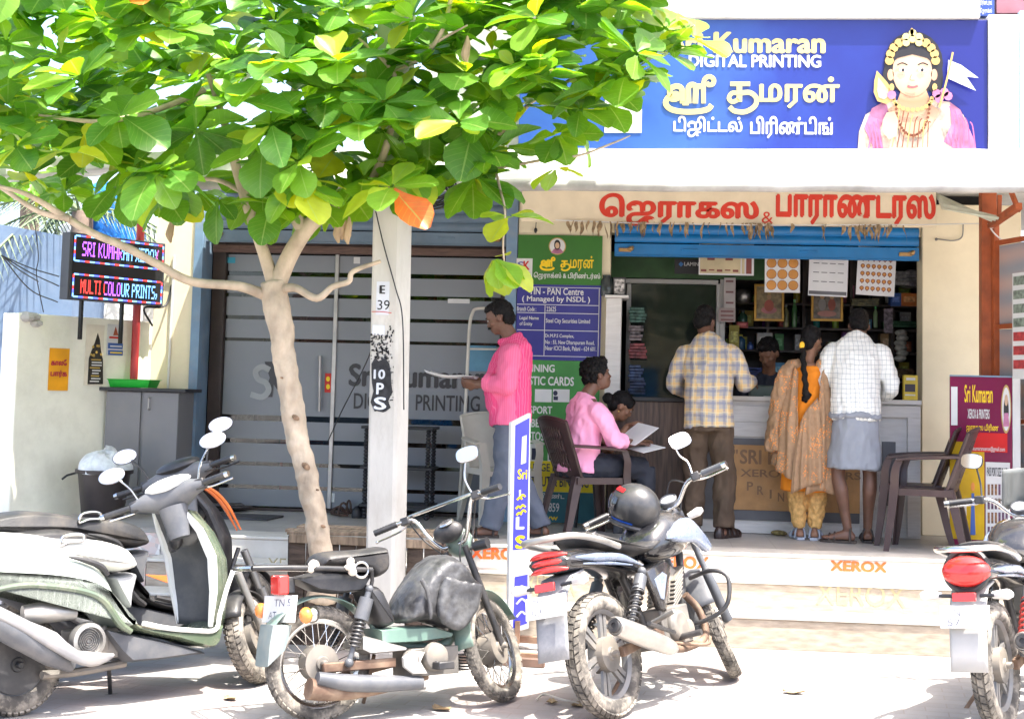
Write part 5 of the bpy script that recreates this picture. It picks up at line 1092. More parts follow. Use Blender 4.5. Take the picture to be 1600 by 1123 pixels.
hair_cap('hair', man, hc, R, 1., [((0, -.024, .045), (.081, .088, .08)), ((0, -.05, -.015), (.073, .056, .07)), ((0, .03, .085), (.062, .05, .03)), ((.07, .0, .02), (.012, .022, .035)), ((-.07, .0, .02), (.012, .022, .035))])
for sx, (hp, kn, an) in legs.items(): sandal(man, (an[0], an[1]), sx*.55, 0, M('dark brown leather shoe', (.022, .012, .01), .35, var=.2), True)

# ------------------------------------------------------------------ man in the white checked shirt with a folded grey wrap (faces +y)
p0 = PZ(1328, 838, ZP); man = thing('person', 'man in a white checked shirt and a folded grey wrap with bare lower legs', 'person', (PY(1336, 700, 11.06).x, 11.06, ZP), (0, 0, rad(-2))); man.scale = (.94, 1.08, 1.08)
hc = (.06, .30, 1.475); R = headR(rad(-5), rad(-42))
b = MB(); head(b, hc, R); limb(b, [(.03, .17, 1.34), (.04, .21, 1.39), (.05, .26, 1.43)], [.066, .056, .056])
trunk_loft(b, [((0, .0, .86), .15, .11), ((0, .02, 1.0), .14, .10), ((.01, .09, 1.16), .16, .11), ((.02, .17, 1.28), .165, .1), ((.03, .20, 1.34), .12, .07)])
arms = {-1: [(-.165, .14, 1.32), (-.25, .12, 1.05), (-.1, .33, 1.0)], 1: [(.215, .14, 1.32), (.285, .12, 1.04), (.14, .33, .99)]}
for sx, (sh_, el, wr_) in arms.items():
    sh_, el, wr_ = V(sh_), V(el), V(wr_); limb(b, [sh_.lerp(el, .18), sh_.lerp(el, .5), el], [.036, .042, .038]); limb(b, [el, el.lerp(wr_, .4), wr_], [.042, .038, .027]); hand(b, wr_, V((-.2*sx, 1, -.05)), V((0, .1, -1)), 1., .5, sx)
legs = {-1: [(-.085, 0, .88), (-.13, -.01, .46), (-.055, -.04, .085)], 1: [(.085, 0, .88), (.115, .01, .46), (.105, .05, .085)]}
for sx, (hp, kn, an) in legs.items():
    hp, kn, an = V(hp), V(kn), V(an); cf = kn.lerp(an, .3); cf.y -= .02
    limb(b, [hp, hp.lerp(kn, .5), kn, cf, kn.lerp(an, .65), an], [.09, .075, .054, .056, .042, .034]); foot(b, an, V((an.x+(-.14 if sx < 0 else .02), an.y+(.02 if sx < 0 else .2), .022)))
flesh(b, 'body', m_sk2, man, .008, 3)
b = MB(); trunk_loft(b, [((0, -.01, .82), .185, .135), ((0, -.005, .90), .192, .15), ((0, .015, .98), .182, .145), ((.005, .055, 1.1), .19, .142), ((.015, .105, 1.22), .2, .14), ((.025, .145, 1.31), .188, .12), ((.035, .17, 1.37), .12, .085), ((.04, .195, 1.41), .07, .066)], 24)
for sx, (sh_, el, wr_) in arms.items():
    sleeve(b, sx, V(sh_)-V((0, 0, .01)), el, wr_, .8, .064, .08, .07)
gr = srgb(150, 160, 165)
flesh(b, 'shirt', check_mat('white cotton with a fine grey check', srgb(238, 238, 232), [(0, .032, .005, 0, gr, .5), (2, .032, .005, 0, gr, .5)]), man, .009, 3, .008, 8, 21)
b = MB(); trunk_loft(b, [((-.005, -.01, .50), .215, .15), ((-.005, -.01, .56), .208, .148), ((0, -.005, .7), .195, .145), ((0, -.005, .82), .178, .138), ((0, -.005, .88), .17, .13)], 24)
flesh(b, 'wrap', cloth('grey cotton wrap', srgb(148, 152, 160), .07), man, .010, 2, .010, 7, 24)
b = MB(); b.tube([V((0, -.005, .855))+V((.183*cos(t), .145*sin(t), .008*sin(3*t))) for t in [2*pi*i/24 for i in range(24)]], .022, 8, closed=True); flesh(b, 'waist_fold', _mats['grey cotton wrap'], man, .009, 1, .006, 16, 5)
hair_cap('hair', man, hc, R, 1., [((0, -.024, .045), (.081, .088, .08)), ((0, -.05, -.015), (.073, .056, .07)), ((0, .03, .085), (.062, .05, .03))])
sandal(man, (legs[-1][2][0], legs[-1][2][1]), rad(-78), 0, M('worn brown sandal', (.07, .052, .042), .7, var=.2)); sandal(man, (legs[1][2][0], legs[1][2][1]), rad(4), 0, m_sandal)

# ------------------------------------------------------------------ woman in orange with a long plait (faces +y)
p0 = PZ(1256, 834, ZP); wo = thing('person', 'woman in an orange tunic and golden brown shawl with a long black plait', 'person', (PY(1262, 700, 11.2).x, 11.2, ZP), (0, 0, rad(-3))); wo.scale = (.90, .98, 1.03)
hc = (.03, .10, 1.425); R = headR(rad(-40), rad(-14))
b = MB(); head(b, hc, R, .96); limb(b, [(0, .03, 1.22), (.005, .05, 1.29), (.02, .08, 1.36)], [.056, .048, .05])
trunk_loft(b, [((0, 0, .8), .155, .11), ((0, .0, .95), .125, .095), ((0, .015, 1.1), .14, .1), ((0, .02, 1.2), .145, .085), ((0, .03, 1.26), .09, .06)])
for sx in (-1, 1):
    sh_, el, wr_ = V((sx*.155, .02, 1.2)), V((sx*.2, .04, .97)), V((sx*.12, .24, 1.0)); limb(b, [sh_, el], [.045, .036]); limb(b, [el, wr_], [.036, .024]); hand(b, wr_, V((0, 1, 0)), V((0, 0, -1)), .9, .5, sx)
    hp, kn, an = V((sx*.075, 0, .82)), V((sx*.072, .01, .44)), V((sx*.062, -.01, .075)); limb(b, [hp, kn, kn.lerp(an, .3), an], [.09, .055, .05, .032]); foot(b, an, V((an.x+sx*.03, an.y+.19, .02)), .9)
flesh(b, 'body', m_sk1, wo, .008, 3)
m_tun = cloth('orange tunic', srgb(232, 135, 25), .08)
b = MB(); trunk_loft(b, [((0, .0, .35), .22, .15), ((0, .0, .55), .205, .145), ((0, .0, .8), .18, .13), ((0, .0, .95), .148, .118), ((0, .012, 1.08), .16, .122), ((0, .018, 1.18), .165, .1), ((0, .025, 1.235), .12, .075)], 24)
flesh(b, 'tunic', m_tun, wo, .010, 2, .008, 9, 31)
b = MB(); b.tube([V((.095*sin(t), .02-.098*cos(t)*(1), 1.205-.055*cos(t))) for t in [rad(-75)+rad(150)*i/12 for i in range(13)]], .016, 8, up=(0, 0, 1)); flesh(b, 'neck_band', M('teal neck band', srgb(60, 150, 150), .7), wo, .006, 1)
m_gold_cl = M('golden churidar cotton', srgb(205, 160, 95), .8, var=.16, scale=40, bump=.3, bscale=90)
b = MB()
for sx in (-1, 1):
    hp, kn, an = V((sx*.075, 0, .7)), V((sx*.082, .01, .40)), V((sx*.064, -.01, .085)); limb(b, [hp, kn, kn.lerp(an, .5), an], [.1, .088, .072, .052], 14)
flesh(b, 'trousers', m_gold_cl, wo, .009, 2, .012, 14, 34)
# shawl: an open drape over both shoulders, long at the back left
def shawl_mat():
    m = M('brown and gold shawl', srgb(166, 132, 100), .75, var=.10, scale=30, bump=.3, bscale=120); n, L, bb = nodes_of(m); out = bb.inputs['Base Color'].links[0].from_socket
    tc = n.new('ShaderNodeTexCoord'); nz = n.new('ShaderNodeTexNoise'); nz.inputs['Scale'].default_value = 7; nz.inputs['Detail'].default_value = 1; L.new(tc.outputs['Object'], nz.inputs[0])
    vo = n.new('ShaderNodeTexVoronoi'); vo.inputs['Scale'].default_value = 60; L.new(tc.outputs['Object'], vo.inputs[0])
    c1 = n.new('ShaderNodeValToRGB'); c1.color_ramp.elements[0].position = .5; c1.color_ramp.elements[1].position = .56; L.new(nz.outputs['Fac'], c1.inputs[0])
    c2 = n.new('ShaderNodeValToRGB'); c2.color_ramp.elements[0].position = .32; c2.color_ramp.elements[0].color = (1, 1, 1, 1); c2.color_ramp.elements[1].position = .45; c2.color_ramp.elements[1].color = (0, 0, 0, 1); L.new(vo.outputs['Distance'], c2.inputs[0])
    mu = n.new('ShaderNodeMath'); mu.operation = 'MULTIPLY'; L.new(c1.outputs[0], mu.inputs[0]); L.new(c2.outputs[0], mu.inputs[1])
    mx = n.new('ShaderNodeMix'); mx.data_type = 'RGBA'; L.new(mu.outputs[0], mx.inputs[0]); L.new(out, mx.inputs[6]); mx.inputs[7].default_value = (*srgb(232, 150, 80), 1); L.new(mx.outputs[2], bb.inputs['Base Color']); return m
m_shawl = shawl_mat()
def drape(name, edge_top, edge_bot, seed, folds=7, amp=.016, n=44, m_=26):
    """cloth hung between an upper and a lower curve"""
    T = catmull(edge_top, 10); B = catmull(edge_bot, 10); b = MB()
    def fn(s_, t):
        a = interp(T, s_); c = interp(B, s_); p = a.lerp(c, t); out = V((p.x, p.y-.02, 0)); out = out.normalized() if out.length > 1e-3 else V((0, -1, 0))
        return p+out*(amp*t**.5*sin(s_*folds*2*pi+seed)+amp*.8*noise.noise(V((s_*4, t*3, seed)))+.03*sin(pi*t)*(1-.3*t))
    b.grid(fn, n, m_); o = b.build(name, m_shawl, wo, smooth=80); k = o.modifiers.new('t', 'SOLIDIFY'); k.thickness = .005; return o
drape('shawl', [(-.06, .10, 1.24), (-.12, .03, 1.265), (-.115, -.05, 1.25), (-.085, -.10, 1.19)], [(-.25, .14, .58), (-.28, .0, .52), (-.20, -.14, .46), (-.06, -.19, .40)], 1., 4)
drape('shawl', [(.13, .10, 1.24), (.155, .03, 1.26), (.14, -.05, 1.24), (.105, -.10, 1.19), (.085, -.13, 1.08)], [(.22, .14, .50), (.26, .0, .40), (.22, -.12, .33), (.1, -.18, .36), (-.03, -.20, .33)], 3., 5)
drape('shawl', [(.07, -.145, 1.02), (-.02, -.155, .93), (-.07, -.165, .84)], [(.12, -.20, .42), (-.03, -.215, .38), (-.15, -.20, .33)], 5., 4, .012)
b = MB()
for sx in (-1, 1):
    b.tube([(sx*.06, .0, 1.245), (sx*.12, -.005, 1.235), (sx*.175, .0, 1.17), (sx*.215, .02, 1.0), (sx*.235, .03, .8), (sx*.245, .02, .62 if sx < 0 else .52)], [.04, .062, .075, .085, .10, .115], 14, k=5, sx=.85)
    b.tube([(sx*.07, .0, 1.24), (sx*.075, .08, 1.18), (sx*.09, .13, 1.05)], [.03, .04, .05], 10, k=4)
flesh(b, 'shawl', m_shawl, wo, .010, 2, .011, 13, 71)
b = MB(); c = V(hc)
hair_cap('hair', wo, hc, R, .96, [((0, -.02, .04), (.083, .094, .085)), ((0, -.06, -.02), (.07, .055, .065)), ((0, .03, .08), (.06, .05, .032))], .003)
b = MB(); k_ = 30
base = c+R @ V((-.0, -.11, -.03))
for i in range(k_):
    t = i/k_; z = base.z-.0-t*.44; y = base.y-.012-.135*min(1, t*2.0); x = base.x-.008*sin(t*5)+.014*t
    ph = i*1.25; rr = (.022 if t < .8 else .022+.016*sin((t-.8)*5*pi))*(1 if t < .95 else .5)
    b.ell((x+.0045*sin(ph), y, z), (rr*1.15, rr*.85, .02), (0, .5*cos(ph), 0), 10, 7)
b.build('plait', m_hair, wo); b = MB(); b.ell((base.x-.012, base.y-.05, base.z-.03), (.022, .014, .03), None, 10, 7); b.build('yellow_flower', M('yellow flower', srgb(250, 190, 40), .6, var=.1), wo)
for sx in (-1, 1): sandal(wo, (sx*.062, -.01), sx*.16, -.0, M('blue white rubber slipper', (.35, .38, .44), .6, var=.3))

# ------------------------------------------------------------------ clerk inside, behind the counter, looking down
p0 = PY(1205, 560, 12.35); cl = thing('person', 'dim clerk in dark clothes behind the counter looking down', 'person', (p0.x-.02, 12.3, ZP), (0, 0, rad(172)))
hc = (0, .1, 1.40); R = headR(rad(-20), rad(-30))
b = MB(); head(b, hc, R); limb(b, [(0, .0, 1.2), (0, .03, 1.27), (0, .07, 1.34)], [.06, .055, .055]); trunk_loft(b, [((0, 0, .6), .15, .11), ((0, 0, .95), .15, .11), ((0, 0, 1.12), .16, .1), ((0, 0, 1.2), .12, .07)])
for sx in (-1, 1):
    sh_, el, wr_ = V((sx*.18, 0, 1.17)), V((sx*.23, .06, .93)), V((sx*.12, .28, .98)); limb(b, [sh_, el], [.052, .04]); limb(b, [el, wr_], [.04, .027]); hand(b, wr_, V((0, 1, 0)), V((0, 0, -1)), 1., .5, sx); limb(b, [(sx*.09, 0, .7), (sx*.1, 0, .4), (sx*.1, 0, .05)], [.09, .06, .04]); foot(b, V((sx*.1, 0, .07)), V((sx*.12, .2, .02)))
flesh(b, 'body', m_sk3, cl, .009, 3)
b = MB(); trunk_loft(b, [((0, 0, .7), .17, .13), ((0, .0, .95), .17, .13), ((0, 0, 1.1), .185, .12), ((0, 0, 1.18), .15, .095), ((0, .02, 1.24), .075, .065)])
for sx in (-1, 1): limb(b, [(sx*.16, 0, 1.16), (sx*.23, .06, .93), (sx*.17, .18, .95)], [.08, .066, .055])
flesh(b, 'shirt', cloth('dark navy shirt', (.02, .024, .04), .3), cl, .010, 2, .008, 8, 41)
hair_cap('hair', cl, hc, R, 1., [((0, -.02, .05), (.085, .095, .085)), ((0, -.05, -.015), (.075, .056, .07)), ((0, .04, .085), (.066, .056, .038))], .007)

# ------------------------------------------------------------------ young man in pale pink sitting in the brown chair (facing away to the right)
p0 = PZ(938, 820, ZP); SEATED = (PY(926, 740, 10.95).x, 10.95)
sm = thing('person', 'young man in a pale pink shirt sitting in the brown plastic chair with papers', 'person', (SEATED[0], SEATED[1], ZP), (0, 0, rad(-62)))
# local: y forward, seat at .43
hc = (-.02, .03, 1.17); R = headR(rad(-6), rad(12), rad(-6))
b = MB(); head(b, hc, R); limb(b, [(0, -.07, .98), (0, -.05, 1.04), (-.01, -.0, 1.1)], [.062, .052, .052])
trunk_loft(b, [((0, -.12, .50), .15, .12), ((0, -.10, .62), .14, .1), ((0, -.08, .78), .15, .1), ((0, -.07, .92), .16, .09), ((0, -.07, 1.0), .11, .065)])
arms = {-1: [(-.18, -.07, .95), (-.22, .02, .72), (-.1, .24, .66)], 1: [(.18, -.06, .95), (.235, .06, .70), (.14, .28, .68)]}
for sx, (sh_, el, wr_) in arms.items():
    sh_, el, wr_ = V(sh_), V(el), V(wr_); limb(b, [sh_.lerp(el, .2), el], [.036, .034]); limb(b, [el, wr_], [.038, .026]); hand(b, wr_, V((-.2*sx, 1, 0)), V((0, 0, -1)), .95, .6, sx)
legs = {-1: [(-.09, -.08, .5), (-.12, .36, .50), (-.12, .34, .09)], 1: [(.09, -.08, .5), (.10, .38, .50), (.11, .40, .09)]}
for sx, (hp, kn, an) in legs.items(): limb(b, [hp, V(hp).lerp(V(kn), .5), kn], [.085, .075, .055]); limb(b, [kn, V(kn).lerp(V(an), .35), an], [.054, .052, .035]); foot(b, V(an), V((an[0], an[1]+.2, .02)))
flesh(b, 'body', m_sk2, sm, .008, 3)
b = MB(); trunk_loft(b, [((0, -.12, .46), .185, .15), ((0, -.115, .58), .175, .14), ((0, -.09, .75), .178, .132), ((0, -.08, .88), .185, .12), ((0, -.08, .97), .15, .095), ((0, -.06, 1.025), .07, .065)], 22)
for sx, (sh_, el, wr_) in arms.items(): sleeve(b, sx, V(sh_)-V((0, 0, .01)), el, wr_, .45, .056, .07, .062)
flesh(b, 'shirt', cloth('pale pink cotton', srgb(252, 170, 205), .04), sm, .009, 3, .010, 9, 51)
b = MB()
for sx, (hp, kn, an) in legs.items(): limb(b, [hp, V(hp).lerp(V(kn), .5), kn], [.105, .095, .078], 14); limb(b, [kn, V(kn).lerp(V(an), .5), an], [.078, .07, .068], 14)
trunk_loft(b, [((0, -.12, .43), .165, .13), ((0, -.12, .56), .16, .125)]); flesh(b, 'jeans', cloth('dark indigo denim', (.022, .025, .036), .2), sm, .010, 2, .008, 9, 54)
hair_cap('hair', sm, hc, R, 1., [((0, -.018, .05), (.094, .104, .09)), ((0, -.055, -.0), (.08, .062, .075)), ((0, .04, .095), (.07, .055, .042))], .014)
for sx, (hp, kn, an) in legs.items(): sandal(sm, (an[0], an[1]), 0, 0, M('dark canvas shoe', (.05, .05, .055), .6), True)
pm = Matrix.Translation((SEATED[0], SEATED[1], ZP)) @ Matrix.Rotation(rad(-62), 4, 'Z')
b = MB(); b.add([pm @ V(q) for q in ((.0, .18, .69), (.28, .20, .67), (.27, .40, .80), (-.02, .38, .83))], [(0, 1, 2, 3)]); b.add([pm @ V(q) for q in ((.08, .24, .64), (.34, .24, .62), (.34, .42, .66), (.08, .42, .68))], [(0, 1, 2, 3)])
pp = b.build('papers', m_sheet, None, smooth=0, label='white papers on the lap of the seated man in pale pink', cat='papers'); k = pp.modifiers.new('t', 'SOLIDIFY'); k.thickness = .003

# ------------------------------------------------------------------ woman sitting beyond him, head bent over her papers
p0 = PZ(958, 812, ZP); sw = thing('person', 'woman with black hair tied back bending over papers beside the counter', 'person', (PY(938, 700, 11.42).x, 11.42, ZP), (0, 0, rad(-100)))
hc = (0.0, .16, .945); R = headR(rad(14), rad(-34))
b = MB(); head(b, hc, R, .94); limb(b, [(0, .0, .80), (0, .05, .84), (0, .1, .88)], [.056, .048, .05])
trunk_loft(b, [((0, -.14, .46), .15, .12), ((0, -.11, .58), .125, .095), ((0, -.05, .72), .14, .095), ((0, -.01, .80), .12, .075)])
for sx in (-1, 1):
    sh_, el, wr_ = V((sx*.15, -.02, .77)), V((sx*.2, .1, .60)), V((sx*.08, .27, .66) if sx < 0 else (.05, .22, .80)); limb(b, [sh_, el], [.045, .036]); limb(b, [el, wr_], [.036, .024]); hand(b, wr_, V((0, .8, .3)), V((0, -.3, -1)), .9, .8, sx)
    limb(b, [(sx*.09, -.1, .46), (sx*.1, .3, .47)], [.085, .055]); limb(b, [(sx*.1, .3, .47), (sx*.1, .28, .08)], [.052, .034]); foot(b, V((sx*.1, .28, .07)), V((sx*.1, .48, .02)), .9)
flesh(b, 'body', m_sk1, sw, .008, 3)
m_dr = cloth('dark maroon dress', (.05, .02, .025), .2)
b = MB(); trunk_loft(b, [((0, -.14, .43), .175, .14), ((0, -.11, .58), .145, .115), ((0, -.05, .72), .16, .11), ((0, -.01, .80), .13, .085)])
for sx in (-1, 1): limb(b, [(sx*.14, -.02, .77), (sx*.19, .08, .63)], [.066, .055]); limb(b, [(sx*.09, -.1, .46), (sx*.1, .3, .46)], [.105, .08]); limb(b, [(sx*.1, .3, .46), (sx*.1, .28, .1)], [.08, .09])
flesh(b, 'dress', m_dr, sw, .010, 2, .008, 9, 61)
hair_cap('hair', sw, hc, R, .94, [((0, -.022, .042), (.083, .092, .083)), ((0, -.06, -.02), (.068, .055, .06)), ((0, -.13, -.01), (.05, .045, .048)), ((0, .035, .078), (.06, .046, .03)), ((-.055, .045, .05), (.02, .035, .04)), ((.055, .045, .05), (.02, .035, .04))], .002)
b = MB(); c = V(hc)
for sx in (-1, 1): b.tube([c+R @ (V((sx*x, y, z))*.94) for x, y, z in ((.014, .094, .027), (.032, .092, .032), (.048, .080, .027))], .003, 6, k=3)
b.build('brows', m_hair, sw); eyes(sw, hc, R, .94, m_eyew, m_eyed)
b = MB(); b.ell(c+R @ V((-.075, 0, -.045)), .007, None, 8, 6); b.ell(c+R @ V((.075, 0, -.045)), .007, None, 8, 6); b.build('earrings', M('gold', (.6, .38, .1), .3, .9), sw)
b = MB(); st0 = MB(); st0.lathe([(0, .40), (.15, .40), (.16, .385), (.15, .38)], (0, 0, 0), n=24)
sx_, sy_ = PY(938, 700, 11.42).x, 11.42
stl = thing('stool', 'low dark stool under the woman beside the counter', 'stool', (sx_-.0, sy_, ZP), (0, 0, rad(-100))); b = MB(); b.cyl((0, -.1, .355), (0, -.1, .385), .16, .16, 24); b.build('seat', m_black, stl, bevel=.004)
for i in range(4): a = pi/4+i*pi/2; b = MB(); b.cyl((.1*cos(a), -.1+.1*sin(a), .354), (.15*cos(a), -.1+.15*sin(a), 0), .012, .012, 10); b.build('leg', m_black, stl)
# ================================================================== plastic chairs, stands, tree guard, pole
m_brn = M('dark brown chair plastic', (.052, .028, .026), .38, var=.08, dirt=.12, dcol=(.2, .15, .13)); m_ivo = M('ivory chair plastic', (.62, .58, .50), .4, var=.05, dirt=.2)
def slab_path(b, pts, w0, w1, th):
    """flat tapering plastic strap: pts with matching width vectors"""
def plastic_chair(label, loc, rz, m, group=None, lattice=True):
    t = thing('plastic_chair', label, 'chair', loc, (0, 0, rz), group)
    # local: y forward. seat .43 high
    b = MB()
    def seat(s_, t_): x = (s_-.5)*(.44+.03*t_); y = -.20+.42*t_; return V((x, y, .43-.018*sin(pi*s_)*sin(pi*min(1, t_*1.05))-.03*max(0, t_-.85)/.15*1))
    b.grid(seat, 12, 12); o = b.build('seat', m, t); k = o.modifiers.new('t', 'SOLIDIFY'); k.thickness = .014
    def back(s_, t_): a = (s_-.5)*2; z = .42+.44*t_-.03*a*a*t_; y = -.205-.15*t_-.0+.05*a*a; w_ = .215+.025*t_; return V((a*w_, y, z))
    b = MB(); n1, n2 = 28, 22
    vs = [back(i/n1, j/n2) for j in range(n2+1) for i in range(n1+1)]; fs = []
    for j in range(n2):
        for i in range(n1):
            hole = lattice and 5 <= i < n1-5 and 3 <= j < n2-4 and (i % 2 == 0) and (j % 5 != 4)
            if not hole: fs.append((j*(n1+1)+i, j*(n1+1)+i+1, (j+1)*(n1+1)+i+1, (j+1)*(n1+1)+i))
    b.add(vs, fs); o = b.build('backrest', m, t, smooth=50); k = o.modifiers.new('t', 'SOLIDIFY'); k.thickness = .014; k.offset = 0
    b = MB(); b.tube([back(s_/14, 1)+V((0, 0, .0)) for s_ in range(15)], .013, 8); b.tube([back(0, j/8) for j in range(9)], .014, 8); b.tube([back(1, j/8) for j in range(9)], .014, 8); b.build('back_rim', m, t)
    for sx in (-1, 1):
        b = MB(); P_ = [(sx*.225, -.245, .66), (sx*.262, -.12, .655), (sx*.272, .05, .645), (sx*.262, .17, .63)]; C = catmull(P_, 6)
        b.loft([[p+V((dx, 0, dz)) for dx, dz in ((-.03, -.006), (.03, -.012), (.032, .0), (0, .012), (-.03, .008))] for p in C]); b.build('armrest', m, t, smooth=50)
        for fy in (-1, 1):
            b = MB()
            if fy > 0: pts = [(sx*.262, .175, .632), (sx*.262, .205, .55), (sx*.245, .215, .43), (sx*.255, .235, .2), (sx*.27, .255, 0)]; ws = [.03, .032, .036, .03, .022]
            else: pts = [(sx*.215, -.20, .44), (sx*.225, -.235, .3), (sx*.24, -.27, .12), (sx*.25, -.30, 0)]; ws = [.04, .036, .028, .022]
            C = catmull(pts, 5); W_ = [interp(ws, i/(len(C)-1)) for i in range(len(C))]
            # angle section leg: two flanges
            b.loft([[p+V(q) for q in ((sx*.006, fy*.006, 0), (-sx*w*1.7, fy*.006, 0), (-sx*w*1.7, -fy*.004, 0), (-sx*.004, -fy*.004, 0), (-sx*.004, -fy*w*1.5, 0), (sx*.006, -fy*w*1.5, 0))] for p, w in zip(C, W_)]); b.build('leg', m, t, smooth=30)
        b = MB(); C = [V((sx*.235, y, .42)) for y in (-.2, -.1, 0, .1, .2)]; b.loft([[p+V((0, 0, dz))+V((dx, 0, 0)) for dx, dz in ((-.006, -.035), (.006, -.035), (.006, .012), (-.006, .012))] for p in C]); b.build('apron', m, t, smooth=30)
    b = MB(); C = [V((x, .222, .408)) for x in (-.24, -.1, 0, .1, .24)]; b.loft([[p+V((0, dy, dz)) for dy, dz in ((-.006, -.03), (.006, -.03), (.006, .01), (-.006, .01))] for p in C]); b.build('apron', m, t, smooth=30)
    return t
plastic_chair('dark brown plastic armchair carrying the young man in pale pink', (SEATED[0]-.03, SEATED[1]-.0, ZP), rad(-62), m_brn)
q = PY(1448, 760, 10.7)
c2 = plastic_chair('empty dark brown plastic armchair in front with an ivory stripe of wall behind its back', (q.x, 10.72, ZP), rad(74), m_brn)
c2['label'] = 'empty dark brown plastic armchair standing nearest the red sign stand'
q = PY(1432, 760, 11.06)
plastic_chair('second empty brown plastic armchair tucked behind the first beside the man in the wrap', (q.x-.02, 11.14, ZP), rad(80), m_brn)
q = PY(784, 740, 11.75)
plastic_chair('ivory plastic chair by the glass door behind the man in deep pink', (q.x, 11.72, ZP), rad(-152), m_ivo, lattice=False)
# tubular frame by the door
b = MB(); b.tube([PY(716, 812, 11.95), PY(727, 640, 12.02), PY(733, 520, 12.06), PY(738, 490, 12.08), PY(748, 482, 12.09), PY(790, 483, 12.09)], .014, 10, k=6); b.tube([PY(790, 483, 12.09), PY(800, 486, 12.09), PY(802, 510, 12.08), PY(800, 812, 12.0)], .014, 10, k=6)
tf = thing('tube_frame', 'pale tubular metal frame leaning against the glass door', 'metal frame', (0, 0, 0)); b.build('hoop', m_ivo, tf)
b = MB(); b.tube([PY(733, 545, 12.05), PY(801, 546, 12.07)], .009, 8); b.tube([PY(725, 690, 12.0), PY(801, 692, 12.03)], .009, 8); b.build('rung', m_ivo, tf)
# black turned rack behind the pole
rk = thing('turned_rack', 'black rack with turned spindle legs standing behind the concrete pole', 'rack', (0, 0, 0))
kx = [PY(x, 740, y).x for x, y in ((571, 11.75), (668, 11.75))]
zt = PY(600, 670, 11.75).z
for x in kx:
    for y in (11.75, 12.05):
        pr_ = []
        k_ = 26
        for i in range(k_*4+1): t_ = i/(k_*4); pr_.append((.012+.010*abs(sin(i*pi/4)), ZP+(zt-ZP)*t_))
        b = MB(); b.lathe([(0, ZP)]+pr_+[(0, zt)], (x, y, 0), n=10); b.build('leg', m_black, rk, smooth=60)
for z in (zt, lerp(ZP, zt, .55), lerp(ZP, zt, .13)):
    b = MB(); b.bx(kx[0]-.04, kx[1]+.04, 11.71, 12.09, z, z+.022); b.build('shelf', m_black, rk, bevel=.003)
# shoes and mats on the shop floor
rnd = random.Random(8)
m_shoe = M('old brown leather', (.09, .05, .035), .6, var=.3)
for lab, px, py, an, m in (('brown sandal lying by the foot of the glass door edge strip', 535, 806, .5, m_shoe), ('black shoe lying under the black rack', 563, 808, -.4, m_black), ('second brown sandal tipped beside the door strip', 548, 802, -.9, m_shoe)):
    p = PZ(px, py, ZP); t = thing('slipper', lab, 'slipper', (p.x, p.y, ZP+.001), (0, 0, an)); sandal(t, (0, 0), 0, 0, m, m is m_black, .24)
b = MB(); p = PZ(1213, 834, ZP); b.ell((p.x, p.y-.1, ZP+.02), (.05, .03, .02)); b.ell((p.x+.04, p.y-.12, ZP+.018), (.03, .02, .018)); b.build('leaf_scrap', M('olive scrap', (.22, .17, .06), .8, var=.4, scale=40), None, label='crumpled olive scrap lying at the foot of the counter', cat='scrap')
b = MB(); p = PZ(372, 808, ZP); b.box((p.x, p.y, ZP+.008), (.62, .38, .015), (0, 0, -.1)); b.build('door_mat', M('dark rubber mat', (.05, .05, .055), .9, var=.3, bump=.6, bscale=90), None, bevel=.004, label='dark mat lying before the left half of the glass door', cat='mat')
b = MB(); p = PZ(352, 798, ZP)
for i in range(4): b.box((p.x+rnd.uniform(-.1, .1), p.y+.02+rnd.uniform(-.05, .05), ZP+.022+i*.011), (.4, .22, .009), (rnd.uniform(-.02, .02), rnd.uniform(-.02, .02), rnd.uniform(-.5, .5)))
b.build('folded_sack', M('grey sackcloth', (.10, .09, .09), .9, var=.4, scale=20), None, bevel=.003, label='crumpled grey sacks lying behind the door mat', cat='sack')
b = MB(); p = PZ(740, 846, ZP); b.ell((p.x, p.y, ZP+.012), (.03, .02, .012)); b.build('dry_leaf', m_dry, None, label='single dry leaf on the floor by the pink man', cat='leaf')

# ------------------------------------------------------------------ concrete pole with painted marks
YPO = 8.75
pl0 = PY(600, 640, YPO); pol = thing('utility_pole', 'square whitewashed concrete pole with black stencil marks', 'pole', (0, 0, 0))
xt0, xt1 = PY(583, 320, YPO).x, PY(637, 320, YPO).x; xb0, xb1 = PY(571, 880, YPO).x, PY(627, 880, YPO).x
zt, zb = PY(610, 320, YPO).z, PY(600, 880, YPO).z
sl_ = lambda z, a, b_: lerp(b_, a, (z-zb)/(zt-zb))
def pole_ring(z, g=0):
    a, c = sl_(z, xt0, xb0), sl_(z, xt1, xb1); d = (c-a)*.42; e = .012
    return [V(q) for q in ((a+e, YPO, z), (c-e-.05, YPO, z), (c-.05+e*.6, YPO+e, z), (c, YPO+.10, z), (c, YPO+.16, z), (a, YPO+.2, z), (a, YPO+e, z))]
def polemat():
    m = M('weathered whitewash', (.60, .575, .52), .9, var=.08, scale=3, bump=.3, bscale=30, dirt=.6, dcol=(.30, .26, .21), stretch=(1, 1, .35)); return m
b = MB(); b.loft([pole_ring(z) for z in [i*.12 for i in range(60)]]); b.build('shaft', polemat(), pol, smooth=30)
PO = Plane((0, YPO-.002, 0)); m_tar = M('black stencil paint', (.02, .02, .022), .7, var=.5, scale=30)
b = MB(); b.rect(PO, 588, 440, 608, 492, .0, .002, 1); b.rect(PO, 582, 508, 601, 523, 0, .002, 1)
